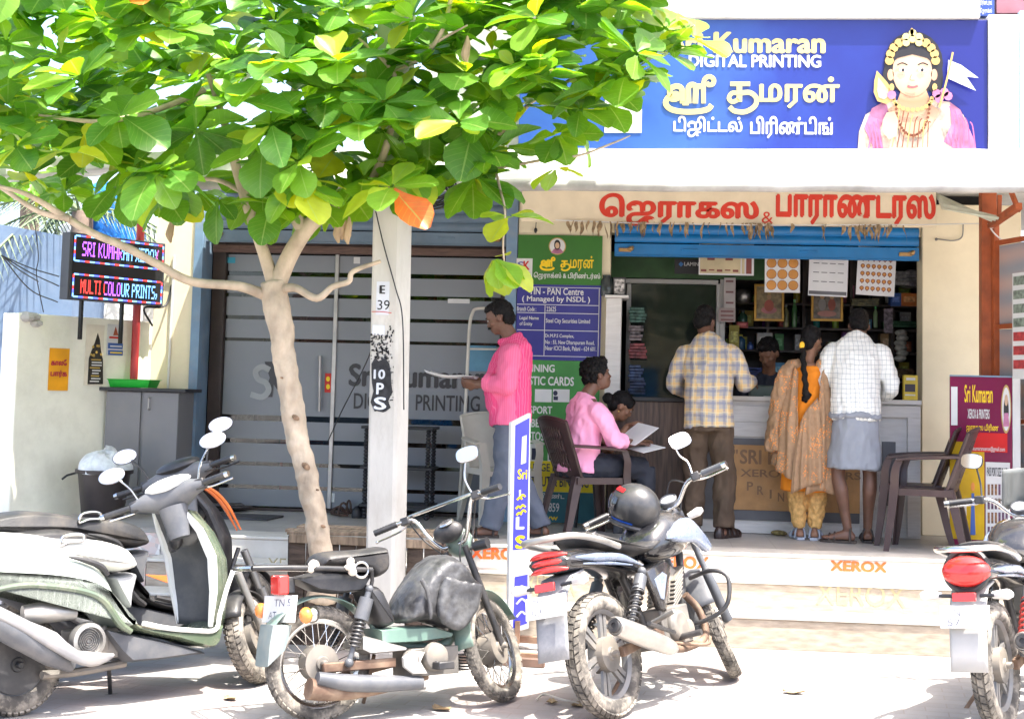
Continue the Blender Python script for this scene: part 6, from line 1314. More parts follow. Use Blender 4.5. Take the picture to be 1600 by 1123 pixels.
rj = random.Random(6); b.poly(PO, [(x+rj.uniform(-2.5, 2.5), y+rj.uniform(-3, 3)) for x, y in ((579, 566), (586, 560), (594, 563), (602, 558), (609, 566), (612, 580), (610, 596), (613, 612), (608, 626), (609, 638), (602, 641), (597, 645), (591, 640), (584, 643), (581, 630), (583, 612), (579, 598), (582, 580))], 0, .002, 0)
b.ribbon(PO, [(596, 446), (596, 459)], 2, .004, .002, 0, 2); b.text(PO, 'E', 593, 446, 602, 459, .0035, 0, .01); b.text(PO, '39', 590, 469, 609, 484, .0035, 0, .0)
b.text(PO, '10', 584, 577, 602, 592, .0035, 1, .03); b.text(PO, 'P', 588, 598, 600, 616, .0035, 1, .03); b.text(PO, 'S', 584, 620, 604, 640, .0035, 1, .03)
rnd = random.Random(4)
for i in range(110): b.disc(PO, 580+rnd.random()*26, 522+rnd.random()*40, rnd.uniform(.5, 2), rnd.uniform(.5, 2.4), .0015, .0015, 0, 7)
for i in range(70): b.disc(PO, 604+rnd.random()*11, 510+rnd.random()*120, rnd.uniform(.4, 1.4), rnd.uniform(.6, 2.4), .0015, .0015, 0, 7)
b.ribbon(PO, [(581, 487), (596, 487), (612, 489)], 1, .004, .002, 2); b.build('stencil_marks', [m_tar, M('pale paint patch', (.66, .68, .72), .8), m_red], pol, smooth=0)
b = MB(); b.tube([PY(587, 330, YPO-.03), PY(600, 385, YPO-.02), PY(618, 450, YPO-.02), PY(629, 500, YPO-.02), PY(631, 640, YPO-.02)], .004, 6, k=6); b.build('pole_wire', m_black, pol)
b = MB(); b.tube([PY(596, 490, YPO+.3), PY(575, 560, 9.6), PY(535, 640, 10.4), PY(512, 690, 11.2)], .004, 6, k=6); b.build('stay_wire', m_black, None, label='thin dark stay wire slanting from the pole to the floor', cat='wire')
b = MB(); rnd = random.Random(9)
for i in range(9):
    rr = .13+rnd.random()*.07; c = PY(668, 290, YPO+.25)
    b.tube([c+V((rr*cos(t), .05*sin(t*2+i), rr*.55*sin(t)-.02*i*.4)) for t in [2*pi*j/18 for j in range(18)]], .006, 5, closed=True)
b.build('cable_coil', m_black, None, label='coil of slack cable hanging on the far side of the concrete pole', cat='cable coil')

# ------------------------------------------------------------------ wooden tree guard box
m_plank = M('weathered dark plank', (.085, .06, .045), .9, var=.4, scale=6, bump=.6, bscale=30, stretch=(1, 1, 6)); m_plank2 = M('weathered pale plank', (.30, .22, .15), .9, var=.3, scale=6, bump=.5, bscale=30, stretch=(6, 1, 1))
tgd = thing('wooden_planter', 'old wooden box of split planks around the foot of the tree', 'planter', (0, 0, 0)); YT = 8.95
xL, xR = PY(452, 860, YT).x, PY(690, 860, YT).x; ztp = PY(560, 832, YT).z
rnd = random.Random(12); b = MB(); k_ = 9
for i in range(k_): x0, x1 = lerp(xL, xR, i/k_), lerp(xL, xR, (i+.93)/k_); b.box(((x0+x1)/2, YT+rnd.uniform(0, .012), ztp/2-.02), (x1-x0, .02, ztp-.04), (rnd.uniform(-.02, .02), rnd.uniform(-.01, .01), 0))
for i in range(4): y0 = YT+.03+i*.1; b.box((xL, y0+.04, ztp/2-.02), (.02, .09, ztp-.03), (0, rnd.uniform(-.03, .03), 0)); b.box((xR, y0+.04, ztp/2-.02), (.02, .09, ztp-.03))
b.build('side_planks', m_plank, tgd, bevel=.003)
b = MB()
for i in range(4): b.box(((xL+xR)/2+rnd.uniform(-.02, .02), YT+.03+i*.095, ztp+rnd.uniform(-.012, .012)), (xR-xL+rnd.uniform(.0, .08), .085, .02), (rnd.uniform(-.05, .05), rnd.uniform(-.015, .015), rnd.uniform(-.03, .03)))
b.box(((xL+xR)/2, YT-.02, ztp-.05), (xR-xL, .02, .05), (0, .01, 0)); b.build('top_planks', m_plank2, tgd, bevel=.003)

# ------------------------------------------------------------------ narrow standing sign on the step edge
ns_y = 9.05
NS = Plane((PY(790, 800, ns_y).x, ns_y, 0), (cos(rad(38)), sin(rad(38)), 0))
a0, b0, a1, b1 = NS.box(788, 645, 828, 985)
ns = thing('narrow_sign', 'tall narrow blue and white sign standing edge on before the steps', 'sign', (0, 0, 0))
def nspt(x, y): return NS.uv(x, y)
b = MB(); pts = [(795, 660), (825, 645), (822, 980), (790, 990)]
b.poly(NS, pts, -.0, .03, 0); b.build('panel', m_white, ns, bevel=.003)
b = MB(); b.poly(NS, [(801, 664), (823, 652), (819, 856), (797, 858)], .031, .002, 0); b.poly(NS, [(800, 900), (820, 896), (819, 972), (797, 980)], .031, .002, 0)
b.build('blue_print', M('royal blue print', srgb(70, 70, 190), .4, var=.06), ns, smooth=0)
b = MB(); b.poly(NS, [(811, 682), (818, 679), (817, 722), (809, 725)], .034, .002, 0); b.poly(NS, [(806, 765), (809, 764), (809, 774), (806, 775)], .034, .002, 0); b.text(NS, 'L', 801, 806, 815, 826, .034, 0, .05); b.text(NS, 'S', 800, 835, 816, 856, .034, 1, .05); b.text(NS, 'Sri', 804, 732, 819, 748, .034, 1, .03)
for i, q in enumerate(((807, 776), (812, 772), (805, 790), (812, 788), (806, 800), (813, 796))): b.ribbon(NS, [(q[0]-4, q[1]+4), q, (q[0]+4, q[1]+3)], 3, .034, .002, 1)
for y in (910, 930, 950): b.ribbon(NS, [(802, y+12), (810, y+4), (816, y+8)], 3, .034, .002, 0)
b.build('print', [m_white, m_yel], ns, smooth=0)
b = MB(); p_ = V((PY(808, 988, ns_y).x, ns_y, 0)); zf = PY(808, 986, ns_y).z
b.beam((p_.x-.28, ns_y+.12, .06), (p_.x+.22, ns_y+.04, .06), .04, .04); b.beam((p_.x-.2, ns_y-.22, .02), (p_.x+.16, ns_y-.3, .02), .04, .04); b.beam((p_.x-.06, ns_y+.09, .06), (p_.x-.02, ns_y-.24, .02), .03, .03)
b.beam((p_.x+.0, ns_y+.02, .04), (p_.x+.0, ns_y+.02, zf+.06), .03, .03); b.build('foot_frame', M('rusty angle iron', (.22, .12, .075), .8, var=.3, dirt=.4), ns, bevel=.002)
# ================================================================== two-wheelers
FRONT = set('wheel fork_leg front_mudguard handlebar_cowl instrument_top headlamp steering_neck grip grip_end switch_box brake_lever mirror handlebar lever cross_bar instrument_pod dial lamp_glass indicator_stem control_cable bar_end headlamp_cowl windscreen'.split())
def turn(v, ang, R, rake=rad(27)):
    """steer everything on the fork about the raked steering axis"""
    p = V((v.wb-.03, 0, R)); ax = V((-sin(rake), 0, cos(rake))); S = Matrix.Translation(p) @ Matrix.Rotation(ang, 4, ax) @ Matrix.Translation(-p)
    for o in v.t.children:
        if o.type == 'MESH' and o.name.split('.')[0] in FRONT and len(o.data.vertices):
            if sum(q.co.x for q in o.data.vertices)/len(o.data.vertices) > .45*v.wb: o.matrix_local = S
class Veh:
    """a parked two-wheeler: local x forward from the rear contact, y to its left, z up along the lean"""
    def __init__(s, name, label, cat, rear, front, lean, ext=0.):
        r, f = V((rear[0], rear[1], 0)), V((front[0], front[1], 0)); d = (f-r); s.wb = d.length; s.yaw = atan2(d.y, d.x); s.lean = lean
        s.o = r; s.t = thing(name, label, cat, r, (-lean, 0, s.yaw)); R = Euler((-lean, 0, s.yaw)).to_matrix(); s.R = R
        s.fx, s.fy, s.fz = R.col[0].copy(), R.col[1].copy(), R.col[2].copy(); s.crop = (0, 0, 1)
    def at(s, px, py, y=0.):
        d = ray(px, py); o = s.o+s.fy*y; t = (o-CAMP).dot(s.fy)/d.dot(s.fy); q = CAMP+d*t-s.o
        return V((q.dot(s.fx), y, q.dot(s.fz)))
    def c(s, cx, cy, y=0.): x0, y0, k = s.crop; return s.at(x0+cx/k, y0+cy/k, y)
    def add(s, mb, name, m, **kw): return mb.build(name, m, s.t, **kw)
def pillow(mb, poly, y0, y1, inset=.03, k=4, mat=0, squash=None):
    """closed (x, z) outline given a width and rounded edges"""
    P = [V((p[0], 0, p[-1])) for p in poly]; n = len(P); cen = sum(P, V())/n
    ar = sum(P[i].x*P[(i+1) % n].z-P[(i+1) % n].x*P[i].z for i in range(n)); sg = 1 if ar > 0 else -1
    nr = []
    for i in range(n):
        t = (P[(i+1) % n]-P[i-1]).normalized(); nr.append(V((-t.z, 0, t.x))*sg)
    rings = []
    for j in range(2*k+1):
        a = -pi/2+pi*j/(2*k); yy = lerp(y0, y1, .5+.5*sin(a)) if k > 1 else lerp(y0, y1, j/2); ins = inset*(1-cos(a))
        rings.append([V((p.x+q.x*ins, yy, p.z+q.z*ins)) for p, q in zip(P, nr)])
    mb.loft(rings if sg < 0 else [r[::-1] for r in rings], True, mat); return mb
def smooth_poly(pts, k=3): return catmull(pts, k, True)
m_tyre = M('dusty tyre rubber', (.075, .068, .06), .9, var=.25, scale=12, bump=.2, bscale=80, dirt=.85, dcol=(.46, .41, .34))
m_blk = M('black plastic', (.022, .022, .024), .42, var=.2, dirt=.22, dcol=(.25, .22, .19)); m_gry = M('dark grey plastic', (.075, .08, .09), .45, var=.1, dirt=.25, dcol=(.3, .27, .23))
m_chr = M('chrome', (.55, .54, .52), .18, 1., var=.1, dirt=.35, dcol=(.35, .3, .25)); m_alu = M('dull aluminium', (.36, .35, .33), .45, .75, var=.15, dirt=.45, dcol=(.34, .29, .23)); m_mir = M('mirror glass', (.82, .74, .66), .06, 1., var=.02)
m_seat = M('black seat vinyl', (.025, .025, .027), .5, var=.2, bump=.2, bscale=160, dirt=.15); m_eng = M('dusty engine metal', (.20, .185, .165), .6, .4, var=.25, dirt=.6, dcol=(.34, .28, .21)); m_rustb = M('rusty brown metal', (.15, .09, .06), .7, .2, var=.3, dirt=.5)
m_lred = M('red lens', (.55, .03, .025), .15, var=.08, coat=.5); m_lor = M('orange lens', (.75, .22, .04), .15, var=.08, coat=.5); m_lcl = M('clear lens', (.55, .53, .5), .1, var=.1)
m_plate = M('white number plate', (.52, .52, .50), .5, var=.05)
def tyre(v, c, R, r, yaw=0., knob=False, name='tyre', parent=None, wide=1.):
    ax = V((-sin(yaw), cos(yaw), 0)); b = MB(); prof = []
    for i in range(14):
        a = 2*pi*i/14; x = cos(a); prof.append((R-r+r*x*(1 if x < 0 else .97), r*wide*sin(a)))
    b.lathe(prof, c, ax, 56, closed=True, ref=(0, 0, 1))
    n_ = 46
    for i in range(n_):      # tread blocks and grooves
        for sd in (-1, 0, 1):
            a = 2*pi*(i+.5*(sd % 2))/n_; rr = R-.0035-(.13*r if sd else 0); d = V((cos(a)*cos(yaw), cos(a)*sin(yaw), sin(a))); tg = V((-sin(a)*cos(yaw), -sin(a)*sin(yaw), cos(a)))
            nn = (d+ax*sd*.65).normalized(); yy = ax*sd*r*wide*.62; p = V(c)+d*(rr)+yy; sd2 = nn.cross(tg)
            hw, ht, hh = r*wide*.27, R*.045*(1.2 if knob else 1), .007 if knob else .0045
            vs = [p+tg*sx*ht+sd2*sy*hw+tg*sy*ht*.5*(sd or .4)+nn*sz*hh for sx in (-1, 1) for sy in (-1, 1) for sz in (-1, 1)]
            b.add(vs, [(0, 1, 3, 2), (4, 6, 7, 5), (0, 4, 5, 1), (2, 3, 7, 6), (0, 2, 6, 4), (1, 5, 7, 3)], 0, True)
    return b.build(name, m_tyre, parent or v.t, smooth=35)
def wheel(v, c, R, r, yaw=0., kind='spoke', name='wheel', knob=False, wide=1., mrim=None):
    """a tyre part carrying its rim, hub and spokes as sub-parts"""
    o = tyre(v, c, R, r, yaw, knob, name, None, wide); c = V(c); ax = V((-sin(yaw), cos(yaw), 0)); Ri = R-2*r*.86
    e = lambda a, rr, y=0.: c+V((cos(a)*cos(yaw), cos(a)*sin(yaw), sin(a)))*rr+ax*y
    b = MB(); w_ = r*.62*wide; b.lathe([(Ri+.012, -w_), (Ri+.014, -w_*.9), (Ri-.008, -w_*.6), (Ri-.012, 0), (Ri-.008, w_*.6), (Ri+.014, w_*.9), (Ri+.012, w_), (Ri-.004, w_*.95), (Ri-.022, w_*.5), (Ri-.024, 0), (Ri-.022, -w_*.5), (Ri-.004, -w_*.95)], c, ax, 48, closed=True, ref=(0, 0, 1)); b.build('rim', mrim or (m_chr if kind == 'spoke' else m_gry), o)
    b = MB()
    if kind == 'spoke':
        for i in range(36): a = 2*pi*i/36; s_ = 1 if i % 2 else -1; tw = .55*(1 if (i//2) % 2 else -1); b.tube([e(a+tw, .052, s_*.034), e(a, Ri-.01, s_*.008)], .0022, 5)
        b.build('spokes', m_chr, o)
    elif kind == 'alloy':
        for i in range(6):
            a = 2*pi*i/6+.3
            for s_ in (-1, 1): b.beam(e(a+s_*.32, .05), e(a+s_*.10, Ri-.012), .026, .016, ax)
        b.build('spokes', mrim or m_gry, o)
    b = MB(); hr = .085 if kind != 'drum' else Ri-.01
    b.lathe([(0, -.055), (.03, -.055), (.035, -.045), (hr, -.042), (hr, .042), (.035, .045), (.03, .055), (0, .055)], c, ax, 32, ref=(0, 0, 1)); b.lathe([(.012, -.085), (.016, -.08), (.016, .08), (.012, .085)], c, ax, 10, True); b.build('hub', m_eng if kind != 'drum' else m_blk, o)
    return o
def mirror_(v, stalk, c, rx, rz, nrm, up=(0, 0, 1), name='mirror', square=False, mback=None, k=2.):
    b = MB(); b.tube(stalk, .0055, 8, k=5); o = b.build(name, mback or m_chr, v.t)
    n = V(nrm).normalized(); u = V(up).cross(n).normalized(); w_ = n.cross(u); c = V(c); pw = 2.8 if square else k
    def rg(s_, h): return [c+u*(rx*s_*math.copysign(abs(cos(t))**(2/pw), cos(t)))+w_*(rz*s_*math.copysign(abs(sin(t))**(2/pw), sin(t)))+n*h for t in [2*pi*i/28 for i in range(28)]]
    b = MB(); b.loft([rg(.5, -.026), rg(.85, -.018), rg(1, -.002), rg(1, .003), rg(.95, .004)]); b.build('mirror_shell', mback or m_chr, o)
    b = MB(); b.loft([rg(.94, .0043), rg(.93, .0055)]); b.build('mirror_glass', m_mir, o, smooth=0); return o
def spring(v, p0, p1, R_, r_, turns, m, name='spring', parent=None):
    p0, p1 = V(p0), V(p1); d = (p1-p0); t = d.normalized(); a = t.orthogonal().normalized(); c = t.cross(a); b = MB(); N = int(turns*14)
    b.tube([p0+d*i/N+(a*cos(2*pi*turns*i/N)+c*sin(2*pi*turns*i/N))*R_ for i in range(N+1)], r_, 6); return b.build(name, m, parent or v.t)
def plate_text(v, pl, lines, parent):
    b = MB()
    for body, a0, b0, a1, b1 in lines:
        vs, fs = text_mesh(body); xs = [q[0] for q in vs]; ys = [q[1] for q in vs]; kx = (a1-a0)/(max(xs)-min(xs)); ky = (b1-b0)/(max(ys)-min(ys))
        b.add([pl.pt(a0+(q[0]-min(xs))*kx, b0+(q[1]-min(ys))*ky, .004) for q in vs], fs, 0, True)
    return b.build('plate_lettering', M('navy plate ink', (.03, .035, .12), .5), parent, smooth=0)
def grip(v, a, b_, m=m_blk, r=.016):
    g_ = MB(); a, b_ = V(a), V(b_); d = b_-a; N = 16; g_.tube([a+d*i/N for i in range(N+1)], [r*(1+.10*(i % 2)) for i in range(N+1)], 12); return v.add(g_, 'grip', m)

# ------------------------------------------------------------------ scooters
m_gwhite = M('pearl mint paint', (.40, .445, .385), .22, var=.05, coat=.7, dirt=.18, dcol=(.5, .46, .38)); m_green = M('sage green paint', (.085, .115, .075), .25, var=.08, coat=.6, dirt=.22)
m_creamseat = M('pale seat cover', (.55, .54, .50), .7, var=.06, bump=.3, bscale=30); m_orp = M('orange paint', (.75, .17, .04), .3, var=.06, coat=.5)
def scooter(v, ref, m_main, m_acc, m_st, m_trim, steer, detail=True):
    """shapes are read on the plane of the first scooter (ref)"""
    C = lambda cx, cy, y=0.: ref.c(cx, cy, y); wb = ref.wb
    wheel(v, (0, 0, .235), .235, .052, 0, 'drum'); wheel(v, (wb, 0, .235), .235, .05, steer, 'alloy', mrim=m_blk)
    poly = [C(x, y, -.19) for x, y in ((-230, 600), (-120, 572), (0, 558), (60, 553), (130, 549), (230, 563), (320, 592), (368, 636), (395, 690), (440, 756), (480, 800), (440, 828), (400, 800), (345, 722), (270, 690), (150, 674), (60, 674), (-60, 700), (-180, 690), (-240, 640))]
    b = MB(); pillow(b, smooth_poly(poly, 2), -.21, .21, .05, 5); v.add(b, 'side_body', m_main, smooth=60)
    b = MB(); e_ = [C(x, y, -.205) for x, y in ((-60, 700), (60, 676), (150, 676), (270, 692), (345, 724), (400, 800), (440, 830))]; b.tube(e_, [.012, .016, .016, .016, .018, .02, .014], 8, k=5); v.add(b, 'green_edge', m_acc)
    b = MB(); e_ = [C(x, y, -.212) for x, y in ((232, 580), (290, 592), (340, 612), (362, 640))]; b.tube(e_, [.004, .014, .016, .012], 8, k=5); v.add(b, 'dark_flash', m_blk)
    b = MB(); pillow(b, smooth_poly([C(x, y, -.15) for x, y in ((-220, 560), (-120, 520), (0, 500), (60, 497), (150, 505), (220, 518), (330, 520), (390, 530), (440, 552), (468, 595), (458, 622), (400, 632), (330, 618), (230, 590), (130, 575), (-100, 590))], 2), -.165, .165, .03, 5); v.add(b, 'seat', m_st, smooth=60)
    b = MB(); q = [C(x, y, -.17) for x, y in ((205, 540), (212, 512), (250, 503), (280, 508), (278, 525), (235, 530))]; b.tube(q, .008, 8, k=5, closed=True); v.add(b, 'side_handle', m_chr)
    b = MB(); pillow(b, [C(x, y, -.1) for x, y in ((372, 648), (455, 632), (446, 700), (438, 752), (412, 735))], -.13, .13, .02, 3); v.add(b, 'under_seat_panel', m_gry if not detail else M('pale grey plastic', (.25, .26, .27), .45, dirt=.3))
    # floor, undertray
    b = MB(); pillow(b, smooth_poly([C(x, y, -.18) for x, y in ((398, 735), (440, 772), (480, 805), (560, 818), (700, 822), (752, 800), (748, 850), (735, 878), (700, 890), (600, 862), (500, 842), (430, 810))], 2), -.19, .19, .02, 4); v.add(b, 'floorboard_edge', m_acc, smooth=60)
    b = MB(); pillow(b, [C(x, y, -.16) for x, y in ((345, 822), (420, 828), (520, 848), (690, 892), (665, 912), (540, 930), (440, 938), (400, 902))], -.17, .17, .02, 3); v.add(b, 'undertray', m_gry)
    b = MB(); rim = [C(x, y, -.19) for x, y in ((480, 802), (560, 818), (650, 826), (722, 824), (738, 770), (760, 690), (782, 625))]; b.tube(rim, .012, 8, k=5); v.add(b, 'floor_trim', m_trim)
    # leg shield: a wide bowed plate, dark inside, painted outside, pale rim
    pz = [C(705, 815, 0), C(700, 700, 0), C(690, 590, 0), C(655, 500, 0), C(615, 430, 0)]; wz = [.155, .20, .215, .20, .14]; N = 16
    def shp(off):
        def fn(s_, t_):
            c = interp([p for p in pz], t_); w_ = interp(wz, t_); a = (s_-.5)*2; return V((c.x-.10*a*a+off+.06*t_*0, a*w_, c.z+.02*a*a))
        return fn
    b = MB(); b.grid(shp(0), 18, N); o = v.add(b, 'shield_lining', m_gry, smooth=70); k = o.modifiers.new('t', 'SOLIDIFY'); k.thickness = .008
    b = MB()
    def outer(s_, t_): q = shp(.018)(s_, t_); a = (s_-.5)*2; q.x += .085*(1-a*a)*(.6+.4*sin(pi*t_)); return q
    b.grid(outer, 18, N); o = v.add(b, 'front_shield', m_acc, smooth=70); k = o.modifiers.new('t', 'SOLIDIFY'); k.thickness = .008
    for e in (0, 1):
        b = MB(); b.tube([shp(.008)(e, j/N) for j in range(N+1)], [.013+.012*sin(pi*j/N) for j in range(N+1)], 8); v.add(b, 'shield_trim', m_trim)
    b = MB(); kp = C(590, 520, -.02); b.ell(kp, (.03, .05, .055), None, 14, 10); b.tube([C(565, 530, -.05), C(572, 560, -.05), C(588, 558, -.05)], .007, 8, k=4); v.add(b, 'bag_hook', m_blk)
    b = MB(); b.ell(C(615, 500, 0), (.05, .15, .07), None, 16, 10); v.add(b, 'glove_box', m_gry)
    # front fork, mudguard
    fa = V((wb, 0, .235)); hx, hz = 1.0, .80
    for sy in (-1, 1):
        off = V((-sin(steer), cos(steer), 0))*.075*sy; b = MB(); b.tube([fa+off, fa+off+V((-.14, 0, .33))], [.018, .022], 10); b.cyl(fa+off*1.15+V((.0, 0, -.01)), fa+off*1.15+V((-.05, 0, .12)), .026, .024, 12); v.add(b, 'fork_leg', m_alu)
    b = MB(); ax = V((-sin(steer), cos(steer), 0)); fw = V((cos(steer), sin(steer), 0)); n_ = 14
    b.loft([[fa+fw*(cos(a)*.265)+V((0, 0, sin(a)*.265))+ax*y-(fw*cos(a)+V((0, 0, sin(a))))*(y/.07)**2*.03 for y in (-.07, -.04, 0, .04, .07)] for a in [rad(35)+rad(120)*i/n_ for i in range(n_+1)]], cap=False, closed=False); o = v.add(b, 'front_mudguard', m_blk, smooth=70); k = o.modifiers.new('t', 'SOLIDIFY'); k.thickness = .006
    # handlebar cowl, turned with the wheel
    hc = C(540, 385, 0); cs, sn = cos(steer), sin(steer)
    H_ = lambda x, y, z: V((hc.x+x*cs-y*sn, x*sn+y*cs, hc.z+z))
    b = MB(); secs = []
    for y, rx, rz, dx, dz in ((-.20, .03, .028, -.04, .0), (-.15, .042, .04, -.035, .0), (-.09, .06, .065, -.01, .0), (0, .085, .085, .02, -.005), (.09, .06, .065, -.01, 0), (.15, .042, .04, -.035, .0), (.20, .03, .028, -.04, .0)):
        secs.append([H_(dx+rx*cos(t), y, dz+rz*sin(t)) for t in [2*pi*i/16 for i in range(16)]])
    b.loft(secs); v.add(b, 'handlebar_cowl', m_gry, smooth=60)
    b = MB(); b.ell(H_(-.02, 0, .06), (.07, .13, .035), (0, rad(-20), steer), 20, 8); v.add(b, 'instrument_top', m_trim)
    b = MB(); b.ell(H_(.09, 0, .0), (.03, .07, .06), (0, 0, steer), 16, 10); v.add(b, 'headlamp', m_lcl)
    b = MB(); b.loft([[H_(-.02+.055*cos(t)*(1-.3*q), .055*sin(t)*(1-.3*q)*1.4, -.06-.16*q) for t in [2*pi*i/14 for i in range(14)]] for q in (0, .5, 1)]); v.add(b, 'steering_neck', m_gry)
    for sy in (-1, 1):
        grip(v, H_(-.055, sy*.21, .0), H_(-.085, sy*.34, -.005)); b = MB(); b.cyl(H_(-.085, sy*.34, -.005), H_(-.088, sy*.36, -.006), .017, .014, 12); v.add(b, 'grip_end', m_chr)
        b = MB(); b.box(H_(-.045, sy*.185, .0), (.045, .05, .055), (0, 0, steer)); v.add(b, 'switch_box', m_blk, bevel=.006)
        b = MB(); b.tube([H_(.0, sy*.19, -.015), H_(-.0, sy*.24, -.02), H_(-.02, sy*.35, -.02)], [.006, .005, .006], 8, k=4); v.add(b, 'brake_lever', m_chr if detail else m_blk)
        o_ = .0
        mirror_(v, [H_(-.03, sy*.17, .03), H_(-.03, sy*.20, .10), H_(-.02, sy*.255, .17)], H_(-.02, sy*.29, .20), .068, .042, (-.85, -.25, .12), (0, 0, 1), mback=(m_chr if detail else m_blk))
    # engine side
    b = MB(); fc = C(292, 860, -.17); b.lathe([(0, 0), (.085, 0), (.09, .02), (.082, .05), (.065, .055), (.06, .035), (0, .03)], fc+V((0, .02, 0)), (0, -1, 0), 28); v.add(b, 'fan_cover', m_alu)
    b = MB()
    for i in range(5): b.torus(fc+V((0, -.022, 0)), (0, 1, 0), .012+.010*i, .0028, 20, 6)
    v.add(b, 'fan_grille', m_blk)
    b = MB(); b.tube([C(75, 772, -.14), C(130, 768, -.15), (C(250, 765, -.15))], [.04, .05, .035], 14, k=4); v.add(b, 'air_box', m_alu if detail else m_blk)
    b = MB(); b.tube([C(-170, 720, -.19), C(-60, 775, -.2), C(60, 840, -.2), C(170, 905, -.19), C(240, 945, -.17)], [.05, .062, .062, .055, .03], 18, k=4); v.add(b, 'muffler', m_gry)
    b = MB(); pillow(b, smooth_poly([C(x, y, -.25) for x, y in ((-120, 705), (0, 745), (100, 795), (190, 832), (260, 892), (380, 902), (356, 932), (300, 948), (230, 925), (100, 848), (0, 795), (-120, 750))], 2), -.268, -.235, .012, 2); v.add(b, 'heat_shield', M('grey heat shield', (.24, .24, .245), .5, .3, dirt=.4), smooth=50)
    b = MB(); b.tube([C(345, 810, -.12), C(355, 870, -.12), C(350, 905, -.1), C(300, 950, -.05)], .018, 10, k=4); b.box(C(300, 870, -.05), (.22, .16, .14)); v.add(b, 'engine_block', m_eng, bevel=.02)
    b = MB(); b.tube([C(140, 975, -.08), C(260, 965, -.06), C(420, 935, -.06)], .02, 8, k=3); v.add(b, 'swing_arm', m_eng)
    b = MB(); b.tube([C(365, 945, .08), C(368, 1000, .14), C(370, 1040, .2)], .011, 8); b.box(C(370, 1042, .2), (.07, .03, .012)); v.add(b, 'side_stand', m_blk, bevel=.003)
    b = MB(); b.ell(C(-215, 625, 0), (.05, .11, .05), None, 14, 10); v.add(b, 'tail_lamp', m_lred)
    b = MB(); b.tube([C(-230, 600, -.1), C(-260, 585, 0), C(-230, 600, .1)], .012, 8, k=5); v.add(b, 'grab_rail', m_blk)
r_, f_ = PZ(20, 1118, 0), PZ(396, 1068, 0)
sc1 = Veh('scooter', 'pale mint and sage green scooter with a white covered seat parked nearest the wall', 'scooter', r_, f_, rad(5)); sc1.crop = (0, 600, 2.148)
scooter(sc1, sc1, m_gwhite, m_green, m_creamseat, M('white trim', (.72, .73, .70), .3, var=.04, coat=.4), 0.)
turn(sc1, rad(38), .235)
off = V((-.20, .70, 0)); sc2 = Veh('scooter', 'black and orange scooter parked behind the mint green one', 'scooter', r_+off, f_+off+V((-.02, .06, 0)), rad(5))
scooter(sc2, sc1, m_blk, m_blk, m_seat, m_blk, 0., False)
turn(sc2, rad(34), .235); sc2.t.scale = (1.05,)*3
b = MB(); pillow(b, [sc1.c(x, y, -.2) for x, y in ((440, 722), (580, 727), (578, 748), (560, 765))], -.205, -.198, .002, 1); 
for sgn in (-1, 1): b.tube([sc1.c(x, y, sgn*.2) for x, y in ((640, 395), (700, 430), (745, 480), (790, 560))], [.004, .010, .011, .004], 8, k=5)
sc2.add(b, 'orange_flash', m_orp)

# ------------------------------------------------------------------ moped
m_mop = M('faded green paint', (.11, .185, .15), .4, var=.12, coat=.2, dirt=.4, dcol=(.38, .34, .28)); m_bag = M('worn black rexine', (.045, .045, .047), .34, var=.35, scale=9, bump=.35, bscale=30, dirt=.3, dcol=(.3, .3, .29))
mp = Veh('moped', 'old green moped with a black saddle bag and spoked wheels beside the pole', 'moped', PZ(499, 1126, 0), PZ(776, 1097, 0), rad(7)); mp.crop = (370, 660, 2.426); v = mp; C = v.c
ST = 0.; Rw = .264
wheel(v, (0, 0, Rw), Rw, .034, 0, 'spoke'); wheel(v, (v.wb, 0, Rw), Rw, .033, ST, 'spoke')
wc = V((0, 0, Rw)); b = MB(); n_ = 22
b.loft([[wc+V((cos(a)*(.315-abs(y)*.15), y, sin(a)*(.315-abs(y)*.15))) for y in (-.055, -.045, 0, .045, .055)] for a in [rad(40)+rad(108)*i/n_ for i in range(n_+1)]], cap=False, closed=False); o = v.add(b, 'rear_mudguard', m_mop, smooth=70); k = o.modifiers.new('t', 'SOLIDIFY'); k.thickness = .005
b = MB(); fl_ = [C(x, y, 0) for x, y in ((112, 764), (186, 764), (176, 810), (160, 862), (92, 925), (98, 840))]; pillow(b, [V((p.x, 0, p.z)) for p in fl_], -.075, .075, .004, 2); v.add(b, 'mud_flap', M('grey green flap', (.16, .2, .2), .5, dirt=.3))
np_ = Plane(C(170, 706, -.02), (.35, -.94, 0), (.12, 0, 1)); wp_ = .11
b = MB(); b.slab(np_, -.12, -.062, .10, .062, 0, .004); pl_ = v.add(b, 'number_plate', m_plate, bevel=.002); plate_text(v, np_, [('TN 5', -.05, .012, .06, .045), ('AT', -.08, -.045, -.03, -.012)], pl_)
b = MB(); b.box(C(163, 615, 0), (.055, .10, .09)); v.add(b, 'tail_lamp', m_lred, bevel=.008)
b = MB(); b.box(C(185, 615, 0), (.06, .085, .075)); v.add(b, 'lamp_bracket', m_blk, bevel=.004)
for sy in (-1, 1):
    b = MB(); b.tube([C(25, 553, 0)+V((0, sy*.11, 0)), C(150, 551, 0)+V((0, sy*.13, 0)), C(300, 553, 0)+V((0, sy*.13, 0)), C(470, 558, 0)+V((0, sy*.12, 0))], .013, 10, k=4); b.tube([C(470, 558, 0)+V((0, sy*.12, 0)), C(478, 600, 0)+V((0, sy*.1, 0)), C(468, 650, 0)+V((0, sy*.1, 0))], .01, 8); v.add(b, 'carrier_rail', m_chr if sy > 0 else m_blk)
b = MB()
for x in (40, 130, 220): p = C(x, 552, 0); b.tube([p+V((0, -.12, 0)), p+V((0, .12, 0))], .009, 8)
